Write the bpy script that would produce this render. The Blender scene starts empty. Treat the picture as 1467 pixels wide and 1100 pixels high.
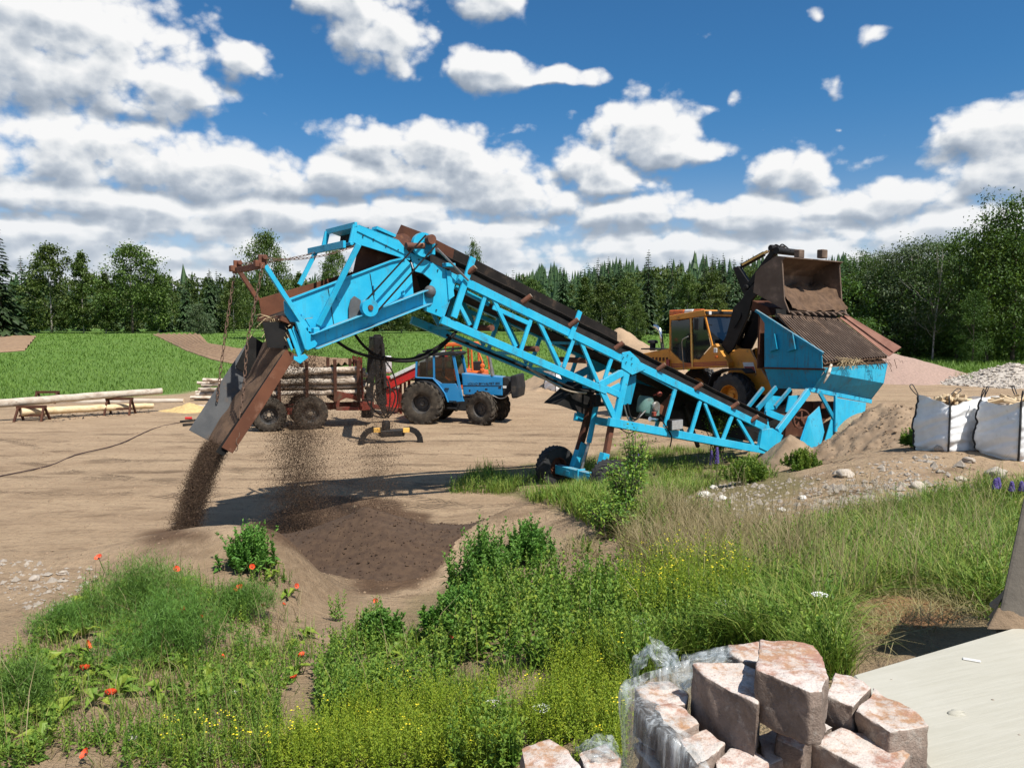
import bpy, bmesh, math, random
import numpy as np
from mathutils import Vector, Matrix, Euler

random.seed(7)
rng = np.random.default_rng(11)
R = math.radians
scene = bpy.context.scene
COL = scene.collection

# ------------------------------------------------------------------ camera
F, H = 1102.0, 3.6                      # focal length in photo pixels, eye height above the yard
PITCH = math.atan(85 / F)
CP, SP = math.cos(PITCH), math.sin(PITCH)
cam_d = bpy.data.cameras.new('camera')
cam_d.sensor_fit = 'HORIZONTAL'
cam_d.sensor_width = 36
cam_d.lens = 36 * F / 1467
cam_d.clip_start = 0.05
cam_d.clip_end = 4000
cam = bpy.data.objects.new('camera', cam_d)
COL.objects.link(cam)
cam.location = (0, 0, H)
cam.rotation_euler = (math.pi / 2 - PITCH, 0, 0)
scene.camera = cam

# ------------------------------------------------------------------ sun, exposure
SUN_EL, SUN_AZ = 57.0, 50.0             # azimuth: degrees behind the camera's right hand
sd = Vector((math.cos(R(SUN_AZ)) * math.cos(R(SUN_EL)), -math.sin(R(SUN_AZ)) * math.cos(R(SUN_EL)), math.sin(R(SUN_EL))))
sun_d = bpy.data.lights.new('sun', 'SUN')
sun_d.energy = 5.0
sun_d.angle = R(0.53)
sun_d.color = (1.0, 0.955, 0.88)
sun = bpy.data.objects.new('sun', sun_d)
COL.objects.link(sun)
sun.rotation_euler = sd.to_track_quat('Z', 'Y').to_euler()
scene.view_settings.view_transform = 'Standard'
scene.view_settings.look = 'None'
scene.view_settings.exposure = 0.45
scene.view_settings.gamma = 1.0
scene.cycles.max_bounces = 6
scene.cycles.transparent_max_bounces = 12
scene.cycles.caustics_reflective = False
scene.cycles.caustics_refractive = False

# ------------------------------------------------------------------ node helper
class NT:
    def __init__(s, tree):
        s.t = tree
    def n(s, typ, **kw):
        nd = s.t.nodes.new(typ)
        for k, v in kw.items():
            setattr(nd, k, v)
        return nd
    def link(s, a, b):
        s.t.links.new(a, b)
    def put(s, sock, v):
        if hasattr(v, 'links') or hasattr(v, 'is_linked'):
            s.t.links.new(v, sock)
        else:
            sock.default_value = v
    def math(s, op, a, b=0.0, c=None, clamp=False):
        nd = s.n('ShaderNodeMath', operation=op)
        nd.use_clamp = clamp
        s.put(nd.inputs[0], a); s.put(nd.inputs[1], b)
        if c is not None: s.put(nd.inputs[2], c)
        return nd.outputs[0]
    def vmath(s, op, a, b=None):
        nd = s.n('ShaderNodeVectorMath', operation=op)
        s.put(nd.inputs[0], a)
        if b is not None: s.put(nd.inputs[1], b)
        return nd.outputs[0]
    def remap(s, v, a, b, c=0.0, d=1.0, smooth=True):
        nd = s.n('ShaderNodeMapRange', interpolation_type='SMOOTHSTEP' if smooth else 'LINEAR')
        s.put(nd.inputs['Value'], v)
        for k, x in zip(('From Min', 'From Max', 'To Min', 'To Max'), (a, b, c, d)):
            s.put(nd.inputs[k], x)
        return nd.outputs[0]
    def mix(s, f, a, b, blend='MIX'):
        nd = s.n('ShaderNodeMix', data_type='RGBA', blend_type=blend)
        s.put(nd.inputs['Factor'], f)
        s.put(nd.inputs[6], a); s.put(nd.inputs[7], b)
        return nd.outputs[2]
    def noise(s, vec, scale, detail=4.0, rough=0.55, dist=0.0, dim='3D'):
        nd = s.n('ShaderNodeTexNoise', noise_dimensions=dim)
        s.put(nd.inputs['Vector'], vec)
        nd.inputs['Scale'].default_value = scale
        nd.inputs['Detail'].default_value = detail
        nd.inputs['Roughness'].default_value = rough
        nd.inputs['Distortion'].default_value = dist
        return nd.outputs[0]
    def mapping(s, vec, scale=(1, 1, 1), loc=(0, 0, 0), rot=(0, 0, 0)):
        nd = s.n('ShaderNodeMapping')
        s.put(nd.inputs['Vector'], vec)
        nd.inputs['Scale'].default_value = scale
        nd.inputs['Location'].default_value = loc
        nd.inputs['Rotation'].default_value = rot
        return nd.outputs[0]

def c4(c):
    return (c[0], c[1], c[2], 1.0)

# ------------------------------------------------------------------ world: blue sky with cumulus
world = bpy.data.worlds.new('World')
scene.world = world
world.use_nodes = True
wt = NT(world.node_tree)
wt.t.nodes.clear()
SKY_STRENGTH = 0.085
sky = wt.n('ShaderNodeTexSky', sky_type='NISHITA')
sky.sun_disc = False
sky.sun_elevation = R(SUN_EL)
sky.sun_rotation = R(90 + SUN_AZ)
sky.altitude = 200
sky.air_density = 1.0
sky.dust_density = 0.5
sky.ozone_density = 3.0

def cloud_group():
    """density of the cloud layer at (azimuth, elevation) in radians"""
    g = bpy.data.node_groups.new('cloud_density', 'ShaderNodeTree')
    g.interface.new_socket('P', in_out='INPUT', socket_type='NodeSocketVector')
    g.interface.new_socket('D', in_out='OUTPUT', socket_type='NodeSocketFloat')
    g.interface.new_socket('B', in_out='OUTPUT', socket_type='NodeSocketFloat')
    t = NT(g)
    gi, go = t.n('NodeGroupInput'), t.n('NodeGroupOutput')
    P = gi.outputs[0]
    # warp a little so that outlines are not ellipses
    wn = t.n('ShaderNodeTexNoise', noise_dimensions='2D'); t.put(wn.inputs['Vector'], P); wn.inputs['Scale'].default_value = 9; wn.inputs['Detail'].default_value = 2
    wv = t.vmath('MULTIPLY', t.vmath('SUBTRACT', wn.outputs['Color'], (0.5, 0.5, 0.5)), (0.045, 0.028, 0))
    Q = t.vmath('ADD', P, wv)
    sep = t.n('ShaderNodeSeparateXYZ'); t.link(Q, sep.inputs[0])
    U, W = sep.outputs[0], sep.outputs[1]
    # cumulus heaps: centre and half axes in photo pixels
    blobs = [
        (85, 75, 200, 95), (215, 130, 120, 58), (20, 60, 160, 90), (305, 160, 45, 22), (362, 98, 60, 32), (395, 118, 32, 14),
        (548, 62, 88, 62), (500, 20, 60, 40), (610, 92, 48, 24), (700, 14, 55, 34), (705, 112, 85, 34), (800, 120, 75, 18),
        (908, 160, 52, 66), (905, 195, 95, 48), (955, 222, 90, 34), (840, 235, 80, 44), (870, 262, 100, 36), (1142, 252, 72, 46),
        (1180, 128, 36, 24), (1155, 45, 22, 16), (1235, 70, 40, 22), (1460, 20, 40, 34), (1035, 150, 30, 14), (1000, 160, 50, 14), (736, 196, 38, 16),
        (1330, 205, 26, 36), (1420, 200, 90, 52), (1440, 255, 110, 44), (1275, 290, 95, 36), (1075, 315, 110, 34), (1195, 192, 22, 8),
        (150, 230, 220, 62), (330, 255, 180, 48), (600, 215, 160, 44), (650, 255, 180, 50), (490, 260, 130, 40), (90, 285, 140, 30), (210, 300, 130, 28),
        (20, 230, 70, 44), (740, 290, 160, 34), (920, 310, 140, 32), (380, 310, 150, 34), (560, 315, 130, 30), (1330, 330, 170, 30)]
    cur = None
    for bx, by, rx, ry in blobs:
        u = math.atan((bx - 733.5) / F)
        w = math.atan((465 - by) / F * math.cos(u))
        nd = t.n('ShaderNodeVectorMath', operation='MULTIPLY_ADD')
        t.link(Q, nd.inputs[0]); nd.inputs[1].default_value = (F / rx, F / ry, 0); nd.inputs[2].default_value = (-u * F / rx, -w * F / ry, 0)
        ln = t.n('ShaderNodeVectorMath', operation='LENGTH'); t.link(nd.outputs[0], ln.inputs[0])
        v = ln.outputs[1] if rx > 52 else t.math('ADD', t.math('MULTIPLY', ln.outputs[1], 0.6), 0.66)
        cur = v if cur is None else t.math('SMOOTH_MIN', cur, v, 0.25)
    cur = t.math('MAXIMUM', t.math('SUBTRACT', 1.0, cur), -0.9)
    # the far cloud deck near the horizon and the loose clouds elsewhere
    Pl = t.mapping(P, scale=(1, 3.2, 1))
    band = t.math('SUBTRACT', t.noise(Pl, 7.0, 3, 0.5, dim='2D'), 0.5)
    deck = t.math('ADD', t.remap(W, 0.06, 0.27, 1.05, -0.60), t.math('MULTIPLY', band, 2.0))
    away = t.remap(t.math('ABSOLUTE', U), 0.62, 0.9, -0.9, 0.12)
    away = t.math('ADD', away, t.math('MULTIPLY', t.math('SUBTRACT', t.noise(Pl, 3.0, 2, 0.5, dim='2D'), 0.5), 2.0))
    base = t.math('SMOOTH_MAX', t.math('SMOOTH_MAX', t.math('MULTIPLY', cur, 1.75), deck, 0.2), away, 0.1)
    base = t.math('SMOOTH_MIN', base, 0.95, 0.4)
    # billows
    Pb = t.mapping(P, scale=(1, 1.35, 1))
    vo = t.n('ShaderNodeTexVoronoi', feature='F1', distance='EUCLIDEAN', voronoi_dimensions='2D')
    t.put(vo.inputs['Vector'], t.vmath('ADD', Pb, t.vmath('MULTIPLY', wv, (0.7, 0.7, 0))))
    vo.inputs['Scale'].default_value = 23
    vo.inputs['Detail'].default_value = 2
    vo.inputs['Roughness'].default_value = 0.5
    bil = t.math('SUBTRACT', 0.42, vo.outputs['Distance'])
    fn = t.math('SUBTRACT', t.noise(Pb, 12.0, 8, 0.62, dim='2D'), 0.5)
    D = t.math('ADD', base, t.math('ADD', t.math('MULTIPLY', bil, 0.72), t.math('MULTIPLY', fn, 1.45)))
    t.link(D, go.inputs[0]); t.link(base, go.inputs[1])
    return g

CG = cloud_group()
tc = wt.n('ShaderNodeTexCoord')
nrm = wt.vmath('NORMALIZE', tc.outputs['Generated'])
sx = wt.n('ShaderNodeSeparateXYZ'); wt.link(nrm, sx.inputs[0])
az = wt.math('ARCTAN2', sx.outputs[0], sx.outputs[1])
el = wt.math('ARCSINE', sx.outputs[2])
cv = wt.n('ShaderNodeCombineXYZ'); wt.link(az, cv.inputs[0]); wt.link(el, cv.inputs[1])

def dens(off):
    g = wt.n('ShaderNodeGroup'); g.node_tree = CG
    wt.link(wt.vmath('ADD', cv.outputs[0], off), g.inputs[0])
    return g.outputs[0], g.outputs[1]
(D0, B0), (D1, B1) = dens((0, 0, 0)), dens((0.007, 0.015, 0))
alpha = wt.remap(D0, -0.14, 0.50)
# light comes from the upper right: cloud above means shade, a clear sky above means a lit top
lit = wt.math('ADD', 0.77, wt.math('MULTIPLY', wt.math('SUBTRACT', D0, D1), 0.58))
lit = wt.math('ADD', lit, wt.math('MULTIPLY', wt.math('SUBTRACT', B0, B1), 1.15))
lit = wt.math('ADD', lit, wt.remap(D0, 0.30, 1.25, 0.08, -0.26))
lit = wt.math('ADD', lit, wt.remap(el, 0.06, 0.30, -0.06, 0.03), clamp=True)
ramp = wt.n('ShaderNodeValToRGB')
wt.link(lit, ramp.inputs[0])
cr = ramp.color_ramp
cr.elements[0].position = 0.0; cr.elements[0].color = (0.30, 0.37, 0.47, 1)
cr.elements[1].position = 1.0; cr.elements[1].color = (1.12, 1.12, 1.12, 1)
for pos, colr in ((0.35, (0.40, 0.47, 0.57, 1)), (0.6, (0.62, 0.68, 0.76, 1)), (0.80, (0.92, 0.95, 0.98, 1))):
    e = cr.elements.new(pos); e.color = colr
tint = wt.mix(wt.remap(el, 0.0, 0.30), (SKY_STRENGTH * 1.15, SKY_STRENGTH * 1.25, SKY_STRENGTH * 1.45, 1), (SKY_STRENGTH * 0.50, SKY_STRENGTH * 1.12, SKY_STRENGTH * 1.50, 1))
skyc = wt.vmath('MULTIPLY', sky.outputs[0], tint)
below = wt.remap(el, -0.02, 0.0)
fin = wt.mix(wt.math('MULTIPLY', alpha, below), skyc, ramp.outputs[0])
fin = wt.mix(wt.remap(el, 0.0, 0.20, 0.48, 0.0), fin, (0.80, 0.88, 0.98, 1))
bg = wt.n('ShaderNodeBackground')
wt.link(fin, bg.inputs[0])
bg.inputs[1].default_value = 0.62
world.cycles.sampling_method = 'MANUAL'
world.cycles.sample_map_resolution = 256
wo = wt.n('ShaderNodeOutputWorld')
wt.link(bg.outputs[0], wo.inputs[0])

# ------------------------------------------------------------------ photo pixel -> place helpers
def ray(px, py):
    x = (px - 733.5) / F
    y = (550 - py) / F
    return Vector((x, CP + y * SP, -SP + y * CP))

def at(px, py, Y):
    d = ray(px, py)
    s = Y / d.y
    return Vector((d.x * s, Y, H + d.z * s))

def at_z(px, py, z):
    d = ray(px, py)
    s = (z - H) / d.z
    return Vector((d.x * s, d.y * s, z))

def project(P):
    """world points (n,3) -> photo pixels"""
    P = np.asarray(P, float)
    y, z = P[:, 1], P[:, 2] - H
    f = y * CP - z * SP
    u = y * SP + z * CP
    return 733.5 + F * P[:, 0] / f, 550 - F * u / f, f

def in_poly(px, py, poly):
    r = np.zeros(len(px), bool)
    n = len(poly)
    for i in range(n):
        x1, y1 = poly[i]; x2, y2 = poly[(i + 1) % n]
        if y1 == y2: continue
        c = ((y1 > py) != (y2 > py)) & (px < (x2 - x1) * (py - y1) / (y2 - y1) + x1)
        r ^= c
    return r

class Frame:
    """a vertical plane through a ground point: photo pixels on that plane -> local (along, away, up)"""
    def __init__(s, ox, oy, ang, oz=0.0):
        s.o = Vector((ox, oy, oz)); s.ang = ang
        s.u = Vector((math.cos(ang), math.sin(ang), 0))
        s.v = Vector((-math.sin(ang), math.cos(ang), 0))
    def L(s, px, py, v=0.0):
        d = ray(px, py)
        o = s.o + s.v * v
        k = (o.x * s.v.x + o.y * s.v.y) / (d.x * s.v.x + d.y * s.v.y)
        p = Vector((0, 0, H)) + d * k
        q = p - s.o
        return Vector((q.dot(s.u), v, q.z))
    def T(s, px, py, t):
        """same but on the plane along = t"""
        d = ray(px, py)
        o = s.o + s.u * t
        k = (o.x * s.u.x + o.y * s.u.y) / (d.x * s.u.x + d.y * s.u.y)
        p = Vector((0, 0, H)) + d * k
        q = p - s.o
        return Vector((t, q.dot(s.v), q.z))
    def world(s, p):
        return s.o + s.u * p[0] + s.v * p[1] + Vector((0, 0, p[2]))

# ------------------------------------------------------------------ numeric noise and terrain
def _hash(ix, iy, seed):
    h = (ix.astype(np.int64) * 374761393 + iy.astype(np.int64) * 668265263 + seed * 1442695041) & 0x7fffffff
    h = ((h ^ (h >> 13)) * 1274126177) & 0x7fffffff
    return ((h ^ (h >> 16)) & 0xffff) / 65535.0

def vnoise(x, y, seed=0):
    ix, iy = np.floor(x), np.floor(y)
    fx, fy = x - ix, y - iy
    fx = fx * fx * (3 - 2 * fx); fy = fy * fy * (3 - 2 * fy)
    a = _hash(ix, iy, seed); b = _hash(ix + 1, iy, seed); c = _hash(ix, iy + 1, seed); d = _hash(ix + 1, iy + 1, seed)
    return (a * (1 - fx) + b * fx) * (1 - fy) + (c * (1 - fx) + d * fx) * fy - 0.5

def fbm(x, y, f, oct=4, seed=0, g=0.5):
    r = 0; amp = 1.0
    for i in range(oct):
        r = r + amp * vnoise(x * f + 17.3 * i, y * f - 9.1 * i, seed + i)
        f *= 2; amp *= g
    return r

def sst(x, a, b):
    t = np.clip((x - a) / (b - a), 0, 1)
    return t * t * (3 - 2 * t)

def gauss(x, y, cx, cy, sx_, sy_, ang=0.0):
    c, s = math.cos(ang), math.sin(ang)
    dx, dy = x - cx, y - cy
    a = (dx * c + dy * s) / sx_; b = (-dx * s + dy * c) / sy_
    return np.exp(-0.5 * (a * a + b * b))

def hz(x, y, fine=True):
    """height of the ground"""
    x = np.asarray(x, float); y = np.asarray(y, float)
    n1 = fbm(x, y, 0.35, 3, 3)
    z = 0.05 * n1
    # fields rise gently towards the wood, far hills behind
    z = z + 2.1 * sst(y, 44, 170)
    z = z + 29 * sst(y, 230, 520) * (0.55 + 0.45 * sst(x, -30, 140)) * (1 + 0.35 * fbm(x, y, 0.008, 3, 20))
    # higher ground to the right, the loader's ramp
    e0 = np.interp(y, [10, 15, 21, 24, 30, 60], [1.5, 2.3, 9.0, 6.0, 8.0, 12.0])
    e1 = np.interp(y, [10, 15, 21, 24, 30, 60], [7.0, 8.5, 11.2, 9.5, 12.0, 20.0])
    z = z + 0.95 * sst(x, e0, e1) * sst(y, 9.5, 14) * (1 - 0.5 * sst(y, 50, 90))
    z = z + 0.42 * gauss(x, y, 6.8, 26.5, 2.0, 2.6)
    # foreground bank
    wob = 0.55 * fbm(x, y, 0.55, 3, 8)
    yl = y + wob
    left = np.interp(yl, [3, 8.6, 9.4, 10.2, 11.0], [1.0, 0.86, 0.84, 0.30, 0.0])
    gap = sst(x, -3.0, -2.0) * (1 - sst(x, -1.0, -0.1))
    lowgap = np.interp(yl, [3, 5.5, 7.5, 9.2, 11.2], [1.0, 0.9, 0.62, 0.22, 0.0])
    left = left * (1 - gap) + lowgap * gap
    right = np.interp(yl, [2.5, 4.2, 7.5, 10, 12, 14, 17], [1.80, 1.72, 1.28, 0.85, 0.55, 0.35, 0.0])
    wr = sst(x, -1.2, 2.2)
    z = z + left * (1 - wr) + right * wr
    z = z + 0.30 * gauss(x, yl, -3.45, 9.15, 0.95, 0.42) + 0.16 * gauss(x, yl, -5.2, 8.9, 0.8, 0.5) * 0
    # long mound left of the wheel, with its cut face
    z = z + 0.52 * gauss(x, yl, 0.25, 11.7, 1.15, 0.55, 0.1) + 0.30 * gauss(x, yl, 1.35, 10.6, 0.6, 0.5)
    z = z + 0.14 * gauss(x, y, -0.15, 12.9, 0.8, 0.6)
    if fine:
        near = 1 - sst(y, 25, 45)
        bank = (1 - sst(y, 9, 12.5)) * 0.5 + 0.5 * sst(x, 3.5, 6.5) * (1 - sst(y, 20, 26))
        z = z + near * (0.025 * fbm(x, y, 1.6, 3, 31) + (0.01 + 0.06 * bank) * fbm(x, y, 4.0, 5, 41, 0.65))
        # wheel ruts running across the yard
        z = z + 0.03 * near * sst(y, 13, 16) * (1 - sst(x, 5, 8)) * fbm(x * 0.14 + 0.05 * y, y * 1.5, 1.0, 3, 55)
    return z

def hz1(x, y, fine=True):
    return float(hz(np.array([x]), np.array([y]), fine)[0])

def gp(px, py, dz=0.0):
    """the ground point seen at a photo pixel"""
    d = ray(px, py)
    ss = np.concatenate([np.arange(2.0, 60, 0.05), np.arange(60, 400, 0.5)])
    zz = H + d.z * ss
    hh = hz(d.x * ss, d.y * ss)
    k = np.argmax(zz < hh) if (zz < hh).any() else len(ss) - 1
    s = ss[k]
    return Vector((d.x * s, d.y * s, float(hh[k]) + dz))

# ------------------------------------------------------------------ object helpers
def tag(o, label=None, cat=None, group=None, kind=None):
    if label: o['label'] = label
    if cat: o['category'] = cat
    if group: o['group'] = group
    if kind: o['kind'] = kind
    return o

def empty(name, loc=(0, 0, 0), rz=0.0, label=None, cat=None, group=None):
    o = bpy.data.objects.new(name, None)
    o.empty_display_size = 0.2
    COL.objects.link(o)
    o.location = loc
    o.rotation_euler = (0, 0, rz)
    return tag(o, label, cat, group)

def copy_tree(o, parent=None):
    c = o.copy(); COL.objects.link(c); c.parent = parent
    for ch in list(o.children):
        copy_tree(ch, c)
    return c

def mesh_np(name, V, Fc, mat=None, parent=None, smooth=False, var=None, midx=None):
    """one mesh object from numpy vertices and faces (k columns); var is a value per face"""
    V = np.asarray(V, np.float32); Fc = np.asarray(Fc, np.int32)
    me = bpy.data.meshes.new(name)
    me.vertices.add(len(V)); me.vertices.foreach_set('co', V.ravel())
    k = Fc.shape[1]
    me.loops.add(Fc.size); me.loops.foreach_set('vertex_index', Fc.ravel())
    me.polygons.add(len(Fc)); me.polygons.foreach_set('loop_start', np.arange(0, Fc.size, k, dtype=np.int32))
    if midx is not None: me.polygons.foreach_set('material_index', np.asarray(midx, np.int32))
    me.polygons.foreach_set('use_smooth', np.full(len(Fc), smooth))
    me.update(calc_edges=True)
    if var is not None:
        a = me.attributes.new('var', 'FLOAT', 'FACE'); a.data.foreach_set('value', np.asarray(var, np.float32))
    for m in (mat if isinstance(mat, (list, tuple)) else [mat]):
        if m: me.materials.append(m)
    o = bpy.data.objects.new(name, me)
    COL.objects.link(o)
    if parent: o.parent = parent
    return o

class MB:
    """collects solids into one mesh; OFF is the base of the thing being built"""
    OFF = Vector((0, 0, 0))
    def __init__(s):
        s.v = []; s.f = []; s.m = []
        s.mi = 0
    def add(s, vs, fs):
        b = len(s.v)
        s.v += [tuple(p) for p in vs]
        s.f += [tuple(b + i for i in f) for f in fs]
        s.m += [s.mi] * len(fs)
        return s
    def box(s, c, size, rot=None):
        hx, hy, hz_ = size[0] / 2, size[1] / 2, size[2] / 2
        M = rot if rot is not None else Matrix.Identity(3)
        c = Vector(c)
        vs = [c + M @ Vector((x * hx, y * hy, z * hz_)) for z in (-1, 1) for y in (-1, 1) for x in (-1, 1)]
        return s.add(vs, [(0, 2, 3, 1), (4, 5, 7, 6), (0, 1, 5, 4), (2, 6, 7, 3), (0, 4, 6, 2), (1, 3, 7, 5)])
    def bar(s, p, q, w, h, side=(0, 1, 0)):
        """rectangular beam p->q; w across 'side', h across the other way"""
        p, q = Vector(p), Vector(q)
        d = (q - p).normalized()
        a = Vector(side); a = (a - d * a.dot(d))
        if a.length < 1e-4: a = Vector((1, 0, 0)) - d * d.x
        a.normalize(); b = d.cross(a)
        vs = []
        for e in (p, q):
            for (i, j) in ((-1, -1), (1, -1), (1, 1), (-1, 1)):
                vs.append(e + a * (i * w / 2) + b * (j * h / 2))
        return s.add(vs, [(3, 2, 1, 0), (4, 5, 6, 7), (0, 1, 5, 4), (1, 2, 6, 5), (2, 3, 7, 6), (3, 0, 4, 7)])
    def angle(s, p, q, w, h, th=0.012, side=(0, 1, 0)):
        """channel section: web plus two flanges (open side towards +side)"""
        p, q = Vector(p), Vector(q)
        d = (q - p).normalized(); a = Vector(side); a = (a - d * a.dot(d)).normalized(); b = d.cross(a)
        s.bar(p + a * (w / 2 - th / 2), q + a * (w / 2 - th / 2), th, h, side)
        s.bar(p + b * (h / 2 - th / 2) - a * (th / 2), q + b * (h / 2 - th / 2) - a * (th / 2), w - th, th, side)
        s.bar(p - b * (h / 2 - th / 2) - a * (th / 2), q - b * (h / 2 - th / 2) - a * (th / 2), w - th, th, side)
        return s
    def prism(s, poly, ext):
        """closed polygon (3-D points, planar) extruded by vector ext"""
        ext = Vector(ext); n = len(poly)
        poly = [Vector(p) for p in poly]
        nrm = Vector((0, 0, 0))
        for i in range(n):
            nrm += poly[i].cross(poly[(i + 1) % n])
        if nrm.dot(ext) > 0: poly = poly[::-1]
        vs = poly + [p + ext for p in poly]
        fs = [tuple(range(n)), tuple(range(2 * n - 1, n - 1, -1))]
        for i in range(n):
            j = (i + 1) % n
            fs.append((j, i, n + i, n + j))
        return s.add(vs, fs)
    def tube(s, p, q, r, n=10, r2=None, cap=True):
        return s.path([p, q], [r, r if r2 is None else r2], n, cap)
    def path(s, pts, r, n=8, cap=True):
        pts = [Vector(p) for p in pts]
        rs = r if isinstance(r, (list, tuple)) else [r] * len(pts)
        vs = []; prev = None
        for i, p in enumerate(pts):
            d = (pts[min(i + 1, len(pts) - 1)] - pts[max(i - 1, 0)])
            d = d.normalized() if d.length > 1e-9 else Vector((0, 0, 1))
            if prev is None:
                a = d.orthogonal().normalized()
            else:
                a = (prev - d * prev.dot(d))
                a = a.normalized() if a.length > 1e-6 else d.orthogonal().normalized()
            prev = a; b = d.cross(a)
            for k in range(n):
                t = 2 * math.pi * k / n
                vs.append(p + (a * math.cos(t) + b * math.sin(t)) * rs[i])
        fs = []
        for i in range(len(pts) - 1):
            for k in range(n):
                k2 = (k + 1) % n
                fs.append((i * n + k, i * n + k2, (i + 1) * n + k2, (i + 1) * n + k))
        if cap:
            fs.append(tuple(range(n - 1, -1, -1)))
            m = (len(pts) - 1) * n
            fs.append(tuple(range(m, m + n)))
        return s.add(vs, fs)
    def lathe(s, prof, c, axis, n=24, closed=True):
        """profile [(radius, along axis)] turned about the axis through c"""
        c = Vector(c); ax = Vector(axis).normalized(); a = ax.orthogonal().normalized(); b = ax.cross(a)
        vs = []
        for k in range(n):
            t = 2 * math.pi * k / n
            rd = a * math.cos(t) + b * math.sin(t)
            for (r, h) in prof:
                vs.append(c + rd * r + ax * h)
        m = len(prof); fs = []
        rng_ = m if closed else m - 1
        for k in range(n):
            k2 = (k + 1) % n
            for i in range(rng_):
                j = (i + 1) % m
                fs.append((k * m + i, k2 * m + i, k2 * m + j, k * m + j))
        return s.add(vs, fs)
    def sphere(s, c, r, n=10, sc=(1, 1, 1)):
        prof = [(max(1e-4, math.sin(math.pi * i / n)) * r, -math.cos(math.pi * i / n) * r) for i in range(n + 1)]
        b = len(s.v)
        s.lathe(prof, (0, 0, 0), (0, 0, 1), 2 * n, closed=False)
        for i in range(b, len(s.v)):
            p = s.v[i]; s.v[i] = (c[0] + p[0] * sc[0], c[1] + p[1] * sc[1], c[2] + p[2] * sc[2])
        return s
    def build(s, name, mat, parent=None, smooth=False, bevel=0.0, seg=1):
        me = bpy.data.meshes.new(name)
        me.from_pydata([(p[0] - MB.OFF.x, p[1] - MB.OFF.y, p[2] - MB.OFF.z) for p in s.v], [], s.f)
        for m in (mat if isinstance(mat, (list, tuple)) else [mat]): me.materials.append(m)
        if any(s.m): me.polygons.foreach_set('material_index', s.m)
        bm = bmesh.new(); bm.from_mesh(me)
        bmesh.ops.recalc_face_normals(bm, faces=bm.faces)
        bm.to_mesh(me); bm.free()
        if smooth:
            me.polygons.foreach_set('use_smooth', [True] * len(me.polygons))
        o = bpy.data.objects.new(name, me)
        COL.objects.link(o)
        if parent: o.parent = parent
        if bevel > 0:
            md = o.modifiers.new('bevel', 'BEVEL'); md.width = bevel; md.segments = seg; md.limit_method = 'ANGLE'; md.angle_limit = R(40)
        if smooth == 'auto':
            me.set_sharp_from_angle(angle=R(38))
        return o
# ------------------------------------------------------------------ materials
M = {}
def pmat(name, c1, c2=None, scale=4.0, detail=5.0, rough=0.7, bump=0.0, bscale=None, metal=0.0, dirt=None, dirt_amt=0.5, dirt_scale=2.0,
         stretch=(1, 1, 1), coords='Object', spec=0.5, rand=0.0, lo=0.35, hi=0.65, streak=None, streak_amt=0.4, chips=None, dust=None):
    m = bpy.data.materials.new(name); m.use_nodes = True
    t = NT(m.node_tree); t.t.nodes.clear()
    tc_ = t.n('ShaderNodeTexCoord'); vec = t.mapping(tc_.outputs[coords], scale=stretch)
    if rand:
        oi = t.n('ShaderNodeObjectInfo')
        off = t.n('ShaderNodeCombineXYZ'); t.put(off.inputs[0], t.math('MULTIPLY', oi.outputs['Random'], 37.0)); t.put(off.inputs[1], t.math('MULTIPLY', oi.outputs['Random'], 91.0))
        vec = t.vmath('ADD', vec, off.outputs[0])
    col = c4(c1)
    if c2 is not None:
        col = t.mix(t.remap(t.noise(vec, scale, detail, 0.6), lo, hi), c4(c1), c4(c2))
    if streak is not None:
        sv = t.mapping(tc_.outputs[coords], scale=(9, 9, 0.7))
        col = t.mix(t.math('MULTIPLY', t.remap(t.noise(sv, 2.0, 4, 0.6), 0.52, 0.72), streak_amt), col, c4(streak))
    rgh = rough
    if dirt is not None:
        dn = t.noise(vec, dirt_scale, 8, 0.68)
        df = t.remap(dn, 0.64 - 0.28 * dirt_amt, 0.80 - 0.22 * dirt_amt)
        col = t.mix(df, col, c4(dirt))
        rgh = t.math('ADD', rough, t.math('MULTIPLY', df, 0.9 - rough))
    if chips is not None:
        cn = t.math('MULTIPLY', t.remap(t.noise(vec, 13.0, 5, 0.7), 0.635, 0.66), t.remap(t.noise(vec, 1.1, 3, 0.6), 0.42, 0.62))
        col = t.mix(cn, col, c4(chips)); rgh = t.math('ADD', t.math('MULTIPLY', cn, 0.3), rgh)
    if dust is not None:
        gz_ = t.n('ShaderNodeSeparateXYZ'); t.link(t.n('ShaderNodeNewGeometry').outputs['Normal'], gz_.inputs[0])
        df2 = t.math('MULTIPLY', t.remap(gz_.outputs[2], 0.45, 0.9), t.remap(t.noise(vec, 3.0, 6, 0.7), 0.36, 0.62, 0.15, 0.75))
        col = t.mix(df2, col, c4(dust)); rgh = t.math('ADD', t.math('MULTIPLY', df2, 0.4), rgh)
    if rand:
        hsv = t.n('ShaderNodeHueSaturation'); t.put(hsv.inputs['Color'], col)
        t.put(hsv.inputs['Value'], t.math('ADD', 1 - rand / 2, t.math('MULTIPLY', oi.outputs['Random'], rand)))
        col = hsv.outputs[0]
    b = t.n('ShaderNodeBsdfPrincipled')
    t.put(b.inputs['Base Color'], col); t.put(b.inputs['Roughness'], rgh); b.inputs['Metallic'].default_value = metal
    b.inputs['Specular IOR Level'].default_value = spec
    if bump:
        bn = t.n('ShaderNodeBump'); bn.inputs['Strength'].default_value = bump; bn.inputs['Distance'].default_value = 0.02
        t.put(bn.inputs['Height'], t.noise(vec, bscale or scale * 6, 6, 0.65)); t.link(bn.outputs[0], b.inputs['Normal'])
    o = t.n('ShaderNodeOutputMaterial'); t.link(b.outputs[0], o.inputs[0])
    M[name] = m
    return m

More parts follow.
